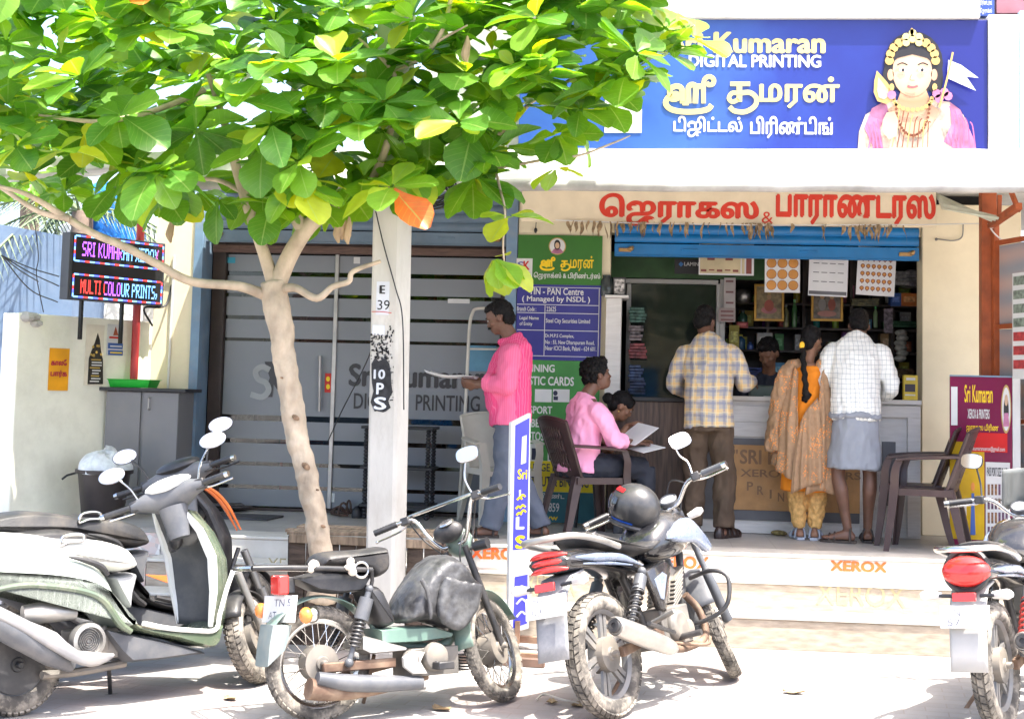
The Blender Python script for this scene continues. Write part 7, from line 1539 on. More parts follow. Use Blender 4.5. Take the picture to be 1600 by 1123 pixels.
b.tube([C(25, 553, 0)+V((0, -.11, 0)), C(15, 553, 0), C(25, 553, 0)+V((0, .11, 0))], .013, 8, k=4); v.add(b, 'carrier_bar', m_chr)
for x in (285, 428):
    b = MB(); p = C(x, 548, -.13); rnd = random.Random(x)
    for i in range(7): b.ell(p+V((rnd.uniform(-.02, .02), rnd.uniform(-.012, .012), rnd.uniform(-.025, .03))), (rnd.uniform(.012, .024), .018, rnd.uniform(.012, .022)), (rnd.random(), rnd.random(), 0), 9, 6)
    v.add(b, 'rag_knot', M('off white rag', (.62, .56, .48), .9, var=.1))
b = MB(); b.torus(C(472, 558, -.13), (0, 1, 0), .036, .007, 20, 8); v.add(b, 'lashing_ring', m_chr)
b = MB(); pillow(b, smooth_poly([C(x, y, -.1) for x, y in ((328, 545), (332, 500), (370, 486), (440, 482), (500, 478), (560, 468), (582, 480), (588, 540), (570, 575), (530, 590), (505, 565), (420, 552))], 2), -.125, .125, .035, 5); v.add(b, 'saddle', m_seat, smooth=60)
b = MB(); pillow(b, [C(x, y, -.05) for x, y in ((215, 590), (330, 560), (500, 570), (470, 640), (380, 650), (300, 640))], -.09, .09, .015, 3); v.add(b, 'under_saddle_tray', m_blk)
b = MB(); pillow(b, smooth_poly([C(x, y, -.08) for x, y in ((478, 630), (520, 615), (560, 640), (600, 740), (590, 770), (545, 778), (510, 720))], 2), -.11, .09, .03, 4); v.add(b, 'side_box', m_blk, smooth=60)
for sy in (-1, 1):
    s0, s1 = C(462, 630, 0)+V((0, sy*.115, 0)), C(385, 905, 0)+V((0, sy*.115, 0)); b = MB(); b.tube([s0, s0.lerp(s1, .12), s0.lerp(s1, .125), s0.lerp(s1, .42)], [.014, .016, .034, .036], 14); b.tube([s0.lerp(s1, .4), s1], [.012, .014], 10); b.ell(s1, .022); b.ell(s0, .02); o = v.add(b, 'shock_absorber', m_gry); spring(v, s0.lerp(s1, .42), s0.lerp(s1, .78), .026, .0055, 7, m_blk, 'spring', o)
for sy, (cx, cy) in ((-1, (262, 730)),):
    b = MB(); b.ell(C(262, 730, -.16), (.03, .04, .038), None, 14, 10); o = v.add(b, 'indicator', m_lor); b = MB(); b.ell(C(285, 728, -.12), (.034, .04, .04), None, 14, 10); b.tube([C(285, 728, -.1), C(300, 700, .0)], .009, 8); b.build('indicator_shell', m_chr, o)
b = MB(); b.ell(C(92, 712, .14), (.03, .04, .036), None, 12, 9); v.add(b, 'indicator', m_lor)
b = MB(); pillow(b, [C(x, y, -.1) for x, y in ((540, 782), (640, 772), (745, 768), (818, 790), (812, 818), (690, 836), (545, 842))], -.115, .115, .012, 3); v.add(b, 'floor_cover', m_mop, smooth=50)
b = MB(); pillow(b, [C(x, y, -.1) for x, y in ((465, 812), (480, 802), (640, 846), (635, 868), (500, 880), (465, 862))], -.12, .10, .01, 3); v.add(b, 'lower_cover', m_alu, smooth=50)
b = MB(); b.tube([C(500, 640, 0), C(520, 720, 0), C(540, 800, 0), C(680, 850, 0), C(800, 830, 0), C(845, 700, 0), C(862, 560, 0)], .026, 12, k=5); v.add(b, 'frame_tube', m_mop)
b = MB(); b.box(C(715, 900, -.03), (.26, .20, .13)); b.lathe([(0, 0), (.06, 0), (.07, .02), (.06, .05), (.03, .055), (.0, .055)], C(742, 885, -.12), (0, -1, 0), 24); b.cyl(C(660, 895, -.12), C(660, 895, -.15), .045, .04, 20)
for i in range(6): b.box(C(815, 880+i*11, 0), (.12, .15, .006))
v.add(b, 'engine', m_eng, bevel=.01)
b = MB(); pillow(b, [C(x, y, -.14) for x, y in ((622, 888), (660, 862), (705, 868), (690, 905), (715, 950), (660, 952), (625, 925))], -.165, -.14, .006, 2)
v.add(b, 'flywheel_guard', M('pale alloy cover', (.5, .49, .46), .5, .3, dirt=.35))
b = MB(); b.box(C(778, 918, -.19), (.085, .10, .035)); b.cyl(C(742, 905, -.1), C(760, 912, -.2), .012, .012, 8); v.add(b, 'pedal', m_blk, bevel=.006)
b = MB(); b.tube([C(305, 968, -.13), C(420, 985, -.135), C(560, 988, -.135), C(700, 985, -.13)], [.03, .04, .04, .03], 16, k=4); v.add(b, 'silencer', m_gry)
b = MB(); b.tube([C(272, 1008, -.1), C(350, 1018, -.1), C(470, 1018, -.1), C(600, 995, -.08), C(720, 960, -.06)], [.05, .045, .03, .022, .018], 14, k=4); v.add(b, 'exhaust_pipe', m_rustb)
b = MB(); b.beam(C(325, 930, -.08), C(600, 908, -.08), .03, .045); b.beam(C(290, 990, .08), C(600, 908, .08), .03, .04); v.add(b, 'swing_arm', m_rustb, bevel=.006)
# saddle bag: two soft leather lobes over the frame tube
b = MB()
bagp = smooth_poly([C(x, y, -.12) for x, y in ((632, 745), (655, 670), (700, 592), (760, 520), (812, 498), (868, 530), (902, 580), (930, 612), (925, 680), (902, 735), (842, 788), (790, 770), (720, 752), (660, 762))], 3)
pillow(b, bagp, -.17, .15, .05, 6); me = remesh(b, .009, 2, .0035, 13, 7); me.name = 'saddle_bag'; me.materials.append(m_bag); me.polygons.foreach_set('use_smooth', [True]*len(me.polygons)); bag = bpy.data.objects.new('saddle_bag', me); COL.objects.link(bag); bag.parent = v.t
b = MB(); pillow(b, smooth_poly([C(x, y, -.2) for x, y in ((765, 735), (790, 590), (850, 600), (932, 625), (905, 725), (845, 788))], 3), -.215, -.165, .02, 3); b.tube([C(x, y, -.19) for x, y in ((700, 592), (725, 650), (735, 745))], [.012]*3, 8, k=4); b.tube([C(x, y, -.2) for x, y in ((790, 590), (850, 603), (932, 620))], .010, 8, k=4)
me = remesh(b, .008, 2, .003, 18, 3); me.materials.append(m_bag); me.polygons.foreach_set('use_smooth', [True]*len(me.polygons)); o = bpy.data.objects.new('bag_pocket', me); COL.objects.link(o); o.parent = bag
# front end
fa = V((v.wb, 0, Rw)); ax = V((-sin(ST), cos(ST), 0)); fw = V((cos(ST), sin(ST), 0)); hd_ = C(868, 470, 0); hd_.y = 0
for sy in (-1, 1):
    b = MB(); b.tube([fa+ax*.06*sy, (fa+ax*.06*sy).lerp(hd_+ax*.06*sy, .5), hd_+ax*.06*sy], [.016, .02, .016], 10); v.add(b, 'fork_leg', m_blk)
b = MB(); n_ = 18; b.loft([[fa+fw*(cos(a)*(.305-abs(y)*.2))+V((0, 0, sin(a)*(.305-abs(y)*.2)))+ax*y for y in (-.05, -.042, 0, .042, .05)] for a in [rad(30)+rad(150)*i/n_ for i in range(n_+1)]], cap=False, closed=False); o = v.add(b, 'front_mudguard', m_mop, smooth=70); k = o.modifiers.new('t', 'SOLIDIFY'); k.thickness = .005
gR, gL = C(585, 372, -.20), C(905, 245, .0)
HB = lambda x, y, z: V((hd_.x+x*cos(ST)-y*sin(ST), x*sin(ST)+y*cos(ST), hd_.z+z))
for sy in (-1, 1):
    b = MB(); b.tube([HB(0, sy*.03, .02), HB(.0, sy*.07, .03), HB(-.02, sy*.12, .10), HB(-.03, sy*.17, .20), HB(-.05, sy*.22, .215), HB(-.10, sy*.36, .20)], .011, 10, k=5); v.add(b, 'handlebar', m_chr)
    grip(v, HB(-.065, sy*.26, .212), HB(-.105, sy*.38, .198)); b = MB(); b.tube([HB(-.03, sy*.22, .2), HB(-.02, sy*.28, .18), HB(-.06, sy*.40, .16)], .005, 8, k=4); b.ell(HB(-.06, sy*.40, .16), .009); v.add(b, 'lever', m_chr); b = MB(); b.box(HB(-.04, sy*.215, .215), (.05, .05, .04), (0, 0, ST)); v.add(b, 'switch_box', m_blk, bevel=.005)
b = MB(); b.tube([HB(-.03, -.18, .235), HB(-.03, .2, .235)], .009, 8); v.add(b, 'cross_bar', m_chr)
b = MB(); b.ell(HB(-.03, 0, .09), (.05, .085, .055), (0, rad(-25), ST), 20, 12); v.add(b, 'instrument_pod', m_blk); b = MB(); b.lathe([(0, .0), (.038, .0), (.042, .006), (.036, .012), (0, .010)], HB(-.055, -.015, .125), (-.5, 0, .85), 22); v.add(b, 'dial', m_chr)
b = MB(); b.ell(HB(.07, 0, .04), (.06, .075, .075), None, 18, 12); v.add(b, 'headlamp', m_mop); b = MB(); b.ell(HB(.115, 0, .04), (.02, .062, .062), (0, 0, ST), 16, 10); v.add(b, 'lamp_glass', m_lcl)
for sy, m in ((-1, m_blk), (1, m_chr)):
    b = MB(); b.tube([HB(.02, sy*.05, -.02), HB(.02, sy*.13, -.02)], .008, 8); o = v.add(b, 'indicator_stem', m_blk); b = MB(); b.tube([HB(.0, sy*.11, -.02), HB(.0, sy*.19, -.025)], [.024, .03], 14); b.build('indicator', m if sy < 0 else m_lcl, o)
mirror_(v, [HB(-.03, -.19, .22), HB(-.03, -.17, .28), HB(-.03, -.165, .33), HB(-.03, -.19, .40)], HB(-.04, -.215, .435), .062, .040, (-.9, -.1, .08), (.10, -.05, 1), square=True)
b = MB(); b.tube([HB(-.05, -.1, .06), HB(-.08, -.06, -.05), HB(.02, .0, -.2)], .004, 6, k=5); b.tube([HB(-.04, .2, .2), HB(.02, .17, .1), HB(.04, .05, -.05)], .004, 6, k=5); b.tube([HB(-.04, -.2, .2), HB(.05, -.12, .12), HB(.05, -.04, -.1)], .004, 6, k=5); v.add(b, 'control_cable', m_blk)
b = MB(); b.tube([C(520, 880, .06), C(500, 980, .14), C(480, 1060, .22)], .01, 8); v.add(b, 'side_stand', m_rustb)

turn(mp, rad(36), .264)
# ------------------------------------------------------------------ motorcycles
m_silv = M('silver blue paint', (.20, .25, .35), .25, .3, var=.08, coat=.6, dirt=.3); m_bkp = M('gloss black paint', (.012, .012, .014), .2, var=.2, coat=.8, dirt=.2, dcol=(.3, .28, .25)); m_wht = M('dusty white plastic', (.40, .39, .37), .5, var=.08, dirt=.3)
m_spr_r = M('red spring', (.45, .06, .05), .4, var=.1)
def motorcycle(v, steer, m_spring, tail='stripes', m_stripe=m_silv, screen=False, hx=1.02):
    wb, R = v.wb, .30
    wheel(v, (0, 0, R), R, .047, 0, 'alloy', mrim=M('grey alloy', (.20, .2, .2), .45, .5, dirt=.4), knob=True, wide=1.0); wheel(v, (wb, 0, R), R, .039, steer, 'alloy', mrim=m_blk)
    X = lambda q: [V((x, 0, z)) for x, z in q]
    b = MB(); pillow(b, smooth_poly(X([(-.02, .80), (.12, .785), (.3, .755), (.50, .745), (.62, .80), (.60, .84), (.45, .80), (.28, .825), (.1, .87), (-.06, .90), (-.1, .875)]), 2), -.125, .125, .035, 4); v.add(b, 'saddle', m_seat, smooth=60)
    b = MB(); pillow(b, smooth_poly(X([(-.36, .80), (-.2, .83), (.05, .80), (.3, .73), (.42, .66), (.36, .63), (.1, .68), (-.1, .71), (-.3, .72), (-.36, .75)]), 2), -.115, .115, .03, 4); v.add(b, 'tail_body', m_bkp, smooth=60)
    for sy in (-1, 1):
        b = MB(); b.tube([V((-.28, sy*.11, .78)), V((-.1, sy*.122, .765)), V((.12, sy*.128, .745)), V((.33, sy*.125, .69))], [.006, .022, .02, .004], 10, k=5); b.tube([V((-.22, sy*.112, .745)), V((.0, sy*.124, .728)), V((.22, sy*.128, .70))], [.004, .010, .004], 8, k=5); v.add(b, 'tail_flash', m_stripe)
    b = MB(); b.tube([V((.10, -.14, .80)), V((-.1, -.155, .845)), V((-.30, -.14, .88)), V((-.40, -.07, .885)), V((-.42, 0, .885)), V((-.40, .07, .885)), V((-.30, .14, .88)), V((-.1, .155, .845)), V((.10, .14, .80))], [.016]*9, 10, k=5); v.add(b, 'grab_rail', m_chr if tail != 'stripes' else m_alu)
    if tail == 'stripes':
        b = MB(); b.ell((-.34, 0, .775), (.035, .108, .055), (0, rad(20), 0), 20, 12); v.add(b, 'tail_housing', m_blk)
        for i in range(3):
            b = MB(); b.tube([V((-.368-.006*i+.035*abs(t)**2, t*.105, .812-.034*i-.010*t*t)) for t in (-1, -.6, 0, .6, 1)], [.006, .014, .016, .014, .006], 10, k=4); v.add(b, 'tail_lamp', m_lred)
    else:
        b = MB(); b.ell((-.335, 0, .775), (.06, .115, .075), (0, rad(25), 0), 22, 14); v.add(b, 'tail_lamp', m_lred); b = MB(); b.torus((-.325, 0, .778), (.9, 0, -.35), .1, .014, 28, 8, sq=1.3); v.add(b, 'tail_housing', m_blk)
    # rear mudguard, plate
    b = MB(); wc = V((0, 0, R)); b.loft([[V((x+0, y, z)) for y in (-.085, -.07, 0, .07, .085)] for x, z in ((-.18, .72), (-.30, .70), (-.37, .62), (-.41, .52), (-.44, .40), (-.455, .33))], cap=False, closed=False); o = v.add(b, 'mud_flap', m_wht if tail != 'stripes' else M('grey dusty flap', (.22, .22, .23), .5, dirt=.55, dcol=(.55, .52, .48)), smooth=60); k = o.modifiers.new('t', 'SOLIDIFY'); k.thickness = .01
    np_ = Plane((-.435, 0, .575), (0, -1, 0), (.28, 0, 1)); b = MB(); b.slab(np_, -.115, -.05, .115, .055, 0, .004); pl_ = v.add(b, 'number_plate', m_plate, bevel=.002); plate_text(v, np_, [('TN', -.08, .005, -.02, .04), ('57', -.08, -.04, -.02, -.008)], pl_)
    b = MB(); b.box((-.415, 0, .665), (.015, .11, .04), (0, rad(15), 0)); v.add(b, 'reflector', m_lred, bevel=.004)
    for sy in (-1, 1):
        b = MB(); b.tube([V((-.36, sy*.06, .665)), V((-.37, sy*.13, .668))], .009, 8); o = v.add(b, 'indicator_stem', m_blk); b = MB(); b.tube([V((-.355, sy*.12, .668)), V((-.375, sy*.19, .672)), V((-.38, sy*.215, .67))], [.018, .026, .012], 12, k=3); b.build('indicator', m_lcl, o)
    # tank, side panels
    b = MB(); rows = []
    for x, w_, zt, zb in ((.50, .09, .80, .72), (.56, .125, .87, .70), (.66, .155, .945, .69), (.78, .165, .965, .70), (.88, .15, .94, .73), (.96, .11, .885, .77), (1.0, .06, .85, .80)):
        rows.append([V((x, w_*math.copysign(abs(cos(t))**.75, cos(t)), (zt+zb)/2+(zt-zb)/2*math.copysign(abs(sin(t))**.75, sin(t)))) for t in [2*pi*i/20 for i in range(20)]])
    b.loft(rows); v.add(b, 'fuel_tank', m_bkp, smooth=70)
    for sy in (-1, 1):
        b = MB(); pillow(b, smooth_poly(X([(.60, .80), (.70, .88), (.84, .90), (.95, .84), (1.05, .74), (1.0, .70), (.88, .76), (.74, .77)]), 2), sy*.135, sy*.178, .015, 2); v.add(b, 'tank_shroud', m_stripe, smooth=60)
        b = MB(); pillow(b, X([(.34, .66), (.55, .70), (.62, .66), (.48, .44), (.42, .46)]), sy*.09, sy*.135, .015, 2); v.add(b, 'side_panel', m_bkp, smooth=40)
        b = MB(); pillow(b, X([(.40, .61), (.50, .64), (.54, .62), (.46, .50), (.43, .51)]), sy*.133, sy*.14, .004, 1); v.add(b, 'panel_badge', m_silv, smooth=40)
        s0, s1 = V((.30, sy*.13, .66)), V((.04, sy*.13, .36)); b = MB(); b.tube([s0, s1], [.014, .016], 10); b.ell(s0, .024); b.ell(s1, .026); b.tube([s0.lerp(s1, .08), s0.lerp(s1, .3)], [.032, .034], 14); o = v.add(b, 'shock_absorber', m_gry); spring(v, s0.lerp(s1, .25), s0.lerp(s1, .82), .030, .0065, 7, m_spring, 'spring', o)
    b = MB(); b.tube([V((.25, 0, .70)), V((.55, 0, .66)), V((.95, 0, .80)), V((1.0, 0, .86))], .03, 10, k=4); b.tube([V((1.0, 0, .80)), V((.92, 0, .5)), V((.80, 0, .32)), V((.5, 0, .28)), V((.42, 0, .45)), V((.30, 0, .68))], .022, 10, k=4); v.add(b, 'frame', m_blk)
    b = MB(); b.beam((.02, -.09, .30), (.46, -.09, .35), .03, .05); b.beam((.02, .09, .30), (.46, .09, .35), .03, .05); v.add(b, 'swing_arm', m_rustb, bevel=.005)
    b = MB(); b.box((.60, 0, .36), (.30, .22, .2)); b.lathe([(0, 0), (.085, 0), (.09, .02), (.07, .05), (0, .055)], (.58, -.10, .36), (0, -1, 0), 26); b.lathe([(0, 0), (.05, 0), (.05, .02), (0, .025)], (.72, -.10, .33), (0, -1, 0), 20)
    v.add(b, 'crankcase', m_eng, bevel=.02)
    b = MB()
    for i in range(8): b.box((.70+.012*i, 0, .47+.021*i), (.15, .17, .009), (0, rad(-28), 0))
    b.box((.75, 0, .55), (.10, .11, .2), (0, rad(28), 0)); v.add(b, 'cylinder_fins', m_eng, bevel=.003)
    b = MB(); b.tube([V((.86, -.05, .50)), V((.93, -.08, .40)), V((.86, -.12, .27)), V((.60, -.13, .24)), V((.42, -.135, .26))], .02, 10, k=5); v.add(b, 'exhaust_pipe', m_rustb)
    b = MB(); b.tube([V((.44, -.15, .255)), V((.36, -.16, .275)), V((.1, -.175, .355)), V((-.12, -.18, .425)), V((-.15, -.18, .432))], [.026, .042, .052, .048, .040], 18, k=4); o = v.add(b, 'muffler', M('silver muffler', (.45, .43, .40), .35, .7, var=.12, dirt=.4, dcol=(.4, .28, .2)))
    b = MB(); d = V((-.95, -.02, .28)).normalized(); p = V((-.152, -.18, .433)); b.lathe([(0, .004), (.014, .004), (.014, .012), (.03, .012), (.036, .0)], p, d, 18); b.build('muffler_tip', m_blk, o)
    b = MB(); b.tube([V((.40, -.19, .335)), V((.1, -.225, .41))], .012, 8); v.add(b, 'heat_shield', m_blk)
    for sy in (-1, 1):
        b = MB(); b.tube([V((.55, sy*.12, .30)), V((.56, sy*.26, .31))], .016, 10); v.add(b, 'footrest', m_blk); b = MB(); b.tube([V((.36, sy*.10, .40)), V((.35, sy*.24, .44))], .013, 10); v.add(b, 'footrest', m_alu)
    b = MB(); b.tube([V((.95, -.05, .58)), V((.93, -.20, .60)), V((.94, -.28, .55)), V((.90, -.27, .42)), V((.86, -.18, .36)), V((.84, -.05, .34))], .012, 10, k=5); b.tube([V((.95, .05, .58)), V((.93, .20, .60)), V((.94, .28, .55)), V((.90, .27, .42)), V((.86, .18, .36)), V((.84, .05, .34))], .012, 10, k=5); v.add(b, 'crash_guard', m_blk)
    b = MB(); b.tube([V((.50, -.12, .28)), V((.66, -.22, .24)), V((.72, -.22, .27))], .009, 8, k=4); b.tube([V((.48, .10, .26)), V((.42, .2, .13)), V((.38, .28, .02))], .011, 8); v.add(b, 'brake_pedal_and_stand', m_rustb)
    # front end, turned
    fa = V((wb, 0, R)); ax = V((-sin(steer), cos(steer), 0)); fw = V((cos(steer), sin(steer), 0)); hd_ = V((hx, 0, .90)); HB = lambda x, y, z: V((hd_.x+x*cos(steer)-y*sin(steer), x*sin(steer)+y*cos(steer), hd_.z+z))
    for sy in (-1, 1):
        b = MB(); b.tube([fa+ax*.085*sy, (fa+ax*.085*sy).lerp(HB(.04, sy*.085, -.02), .5), (fa+ax*.085*sy).lerp(HB(.04, sy*.085, -.02), .52), HB(.04, sy*.085, .03)], [.028, .028, .018, .018], 12); v.add(b, 'fork_leg', m_gry)
    b = MB(); n_ = 18; b.loft([[fa+fw*(cos(a)*(.335-abs(y)*.25))+V((0, 0, sin(a)*(.335-abs(y)*.25)))+ax*y for y in (-.058, -.046, 0, .046, .058)] for a in [rad(35)+rad(125)*i/n_ for i in range(n_+1)]], cap=False, closed=False); o = v.add(b, 'front_mudguard', m_gry if tail == 'stripes' else m_bkp, smooth=70); k = o.modifiers.new('t', 'SOLIDIFY'); k.thickness = .006
    for sy in (-1, 1):
        b = MB(); b.tube([HB(.0, sy*.03, .06), HB(-.0, sy*.10, .075), HB(-.03, sy*.18, .145), HB(-.06, sy*.24, .16), HB(-.12, sy*.38, .15)], .0115, 10, k=5); v.add(b, 'handlebar', m_chr)
        grip(v, HB(-.085, sy*.285, .158), HB(-.135, sy*.40, .15), m_blk if sy > 0 or tail != 'stripes' else m_gry, .017); b = MB(); b.cyl(HB(-.135, sy*.40, .15), HB(-.146, sy*.425, .149), .018, .016, 12); v.add(b, 'bar_end', m_chr)
        b = MB(); b.box(HB(-.07, sy*.245, .16), (.05, .05, .045), (0, 0, steer)); v.add(b, 'switch_box', m_blk, bevel=.006); b = MB(); b.tube([HB(-.03, sy*.23, .15), HB(-.02, sy*.30, .135), HB(-.075, sy*.42, .13)], [.007, .006, .006], 8, k=4); b.ell(HB(-.075, sy*.42, .13), .009); v.add(b, 'lever', m_chr)
        b = MB(); b.tube([HB(.05, sy*.07, -.02), HB(.05, sy*.13, -.015)], .008, 8); o = v.add(b, 'indicator_stem', m_blk); b = MB(); b.tube([HB(.04, sy*.12, -.015), HB(.04, sy*.18, -.01), HB(.04, sy*.21, -.008)], [.018, .025, .012], 12, k=3); b.build('indicator', m_lcl, o)
    mirror_(v, [HB(-.06, -.235, .18), HB(-.04, -.24, .25), HB(-.04, -.215, .30), HB(-.05, -.21, .34)], HB(-.06, -.25, .375), .075, .043, (-.7, -.5, .1), (0, .1, 1), square=True, mback=m_blk if tail != 'stripes' else m_chr)
    if tail != 'stripes': mirror_(v, [HB(-.06, .235, .18), HB(-.04, .24, .25), HB(-.05, .25, .34)], HB(-.06, .27, .375), .075, .043, (-.7, .3, .1), (0, -.1, 1), square=True, mback=m_blk)
    b = MB(); b.ell(HB(.12, 0, .03), (.07, .10, .10), (0, 0, steer), 18, 12); v.add(b, 'headlamp_cowl', m_bkp); b = MB(); b.ell(HB(.17, 0, .03), (.03, .08, .075), (0, 0, steer), 16, 10); v.add(b, 'lamp_glass', m_lcl)
    for sy in (-1, 1):
        b = MB(); b.lathe([(0, 0), (.048, 0), (.052, .03), (.046, .036), (.042, .03), (0, .028)], HB(.03, sy*.055, .09), (-.55, 0, .83), 24); o = v.add(b, 'dial', m_gry); b = MB(); b.lathe([(.0, .0288), (.040, .0292), (.040, .031), (0, .031)], HB(.03, sy*.055, .09), (-.55, 0, .83), 24); b.build('dial_face', m_lcl, o)
    if screen:
        b = MB(); b.grid(lambda s_, t_: HB(.10-.05*t_-.10*(2*s_-1)**2, (s_-.5)*.30*(1-.25*t_), .10+.22*t_), 14, 8); o = v.add(b, 'windscreen', M('smoked screen', (.16, .17, .16), .12, var=.05, alpha=.75), smooth=80); k = o.modifiers.new('t', 'SOLIDIFY'); k.thickness = .004
    b = MB(); b.tube([HB(-.04, -.22, .15), HB(.08, -.14, .12), HB(.08, -.03, -.1)], .0045, 6, k=5); b.tube([HB(-.04, .22, .15), HB(.09, .14, .13), HB(.07, .04, -.1)], .0045, 6, k=5); b.tube([HB(-.02, -.2, .14), HB(.05, -.1, .2), HB(.08, .0, .0)], .004, 6, k=5); v.add(b, 'control_cable', m_blk)
    return HB
r3, f3 = PZ(962, 1121, 0), PZ(1136, 1062, 0)
mc = Veh('motorcycle', 'black and silver motorcycle with a helmet on its tank parked before the steps', 'motorcycle', r3, r3+(f3-r3).normalized()*1.25, rad(14))
HB3 = motorcycle(mc, 0., m_blk, hx=.97)
turn(mc, rad(30), .30)
# helmet lying on the tank
hp = Matrix.Translation(mc.o) @ mc.R.to_4x4()
hc_ = hp @ V((.63, .02, 1.0)); hr = Matrix.Rotation(mc.yaw+rad(100), 4, 'Z') @ Matrix.Rotation(rad(-14), 4, 'Y')
hl = thing('helmet', 'dark grey full face helmet with blue and red trim on the motorcycle tank', 'helmet', hc_, hr.to_euler())
def hshell(s_, r0): 
    b = MB(); nu, nv = 32, 20
    def fn(u_, t_):
        a = 2*pi*u_; e = -rad(48)+rad(138)*t_; x, y, z = cos(e)*cos(a), cos(e)*sin(a), sin(e); return V((x*.140*r0*(1.0+.06*max(0, -z)), y*.116*r0, z*.124*r0))
    b.grid(fn, nu, nv); return b
o = hshell(0, 1.).build('shell', M('matt grey helmet', (.028, .029, .031), .34, var=.12, coat=.2, dirt=.12), hl, smooth=80); k = o.modifiers.new('t', 'SOLIDIFY'); k.thickness = .012
b = MB(); 
def visor(u_, t_): a = -1.05+2.1*u_; e = -.32+.62*t_; return V((cos(e)*cos(a)*.148, cos(e)*sin(a)*.123, sin(e)*.130))
b.grid(visor, 20, 8); b.build('visor', M('smoked visor', (.015, .016, .02), .06, var=.05, coat=.8), hl, smooth=80)
for z, m, nm in ((-.085, M('blue helmet trim', srgb(40, 90, 190), .4, var=.1), 'blue_trim'), (.075, M('red helmet trim', srgb(190, 30, 35), .4, var=.1), 'red_trim')):
    b = MB(); e = math.asin(max(-1, min(1, z/.124))); b.loft([[V((cos(e+d)*cos(a)*.1435*(1+.06*max(0, -sin(e+d))), cos(e+d)*sin(a)*.1195, sin(e+d)*.127)) for d in (-.1, 0, .1)] for a in [(-1.9 if z < 0 else -1.1)+(3.8 if z < 0 else 2.2)*i/26 for i in range(27)]], cap=False, closed=False); b.build(nm, m, hl, smooth=70)
b = MB(); b.tube([V((cos(a)*.108, sin(a)*.09, -.10)) for a in [2*pi*i/24 for i in range(24)]], .013, 8, closed=True); b.build('neck_roll', m_blk, hl); b = MB(); b.lathe([(0, 0), (.02, 0), (.022, .004), (.014, .008), (0, .008)], (-.02, -.114, .03), (0, -1, .15), 16); b.build('vent', m_gry, hl)
r4 = PZ(1566, 1138, 0); mc2 = Veh('motorcycle', 'black motorcycle with a big red tail lamp and red springs cut off at the edge', 'motorcycle', r4, r4+V((.56, 1.1, 0)), rad(6))
motorcycle(mc2, 0., m_spr_r, 'lens', m_silv, True)
# bits on the ground
b = MB(); p = PZ(840, 1042, 0); b.beam((p.x-.5, p.y+.04, .025), (p.x+.04, p.y, .025), .05, .045); b.build('rusty_bar', M('rusty box bar', (.13, .08, .06), .8, var=.3), None, bevel=.003, label='short rusty square bar lying on the paving left of the motorcycle', cat='bar')
# ================================================================== almond tree
m_bark = M('smooth pale bark', (.50, .40, .29), .8, var=.2, scale=9, bump=.7, bscale=34, dirt=.35, dcol=(.26, .16, .10), stretch=(1, 1, .6))
tree = thing('almond_tree', 'young broad leaved almond tree with a pale forked trunk before the shop', 'tree', (0, 0, 0))
YTR = 8.55
T_ = lambda pts, Y=YTR: [PY(p[0], p[1], p[2] if len(p) > 2 else Y) for p in pts]
b = MB(); tb = T_([(500, 940), (506, 895), (500, 845), (485, 770), (466, 690), (452, 610), (442, 540), (432, 470), (428, 440)])
b.tube(tb, [.09, .074, .068, .066, .067, .068, .070, .076, .075], 16, k=6)
me = remesh(b, .012, 2, .008, 9, 2); me.name = 'trunk'; me.materials.append(m_bark); me.polygons.foreach_set('use_smooth', [True]*len(me.polygons)); o = bpy.data.objects.new('trunk', me); COL.objects.link(o); o.parent = tree
b = MB(); p = PY(470, 655, YTR-.09)
rnd = random.Random(2)
for px, py, s_ in ((462, 652, 1.25), (478, 728, 1.5), (440, 590, .5), (496, 765, .55), (505, 822, .8)):
    c = PY(px, py, YTR-.072); b.ell(c, (.020*s_, .010, .012*s_), (0, .4*s_, 0), 10, 6)
b.build('knots', M('dark bark scar', (.27, .17, .10), .9, var=.4, scale=40), o)
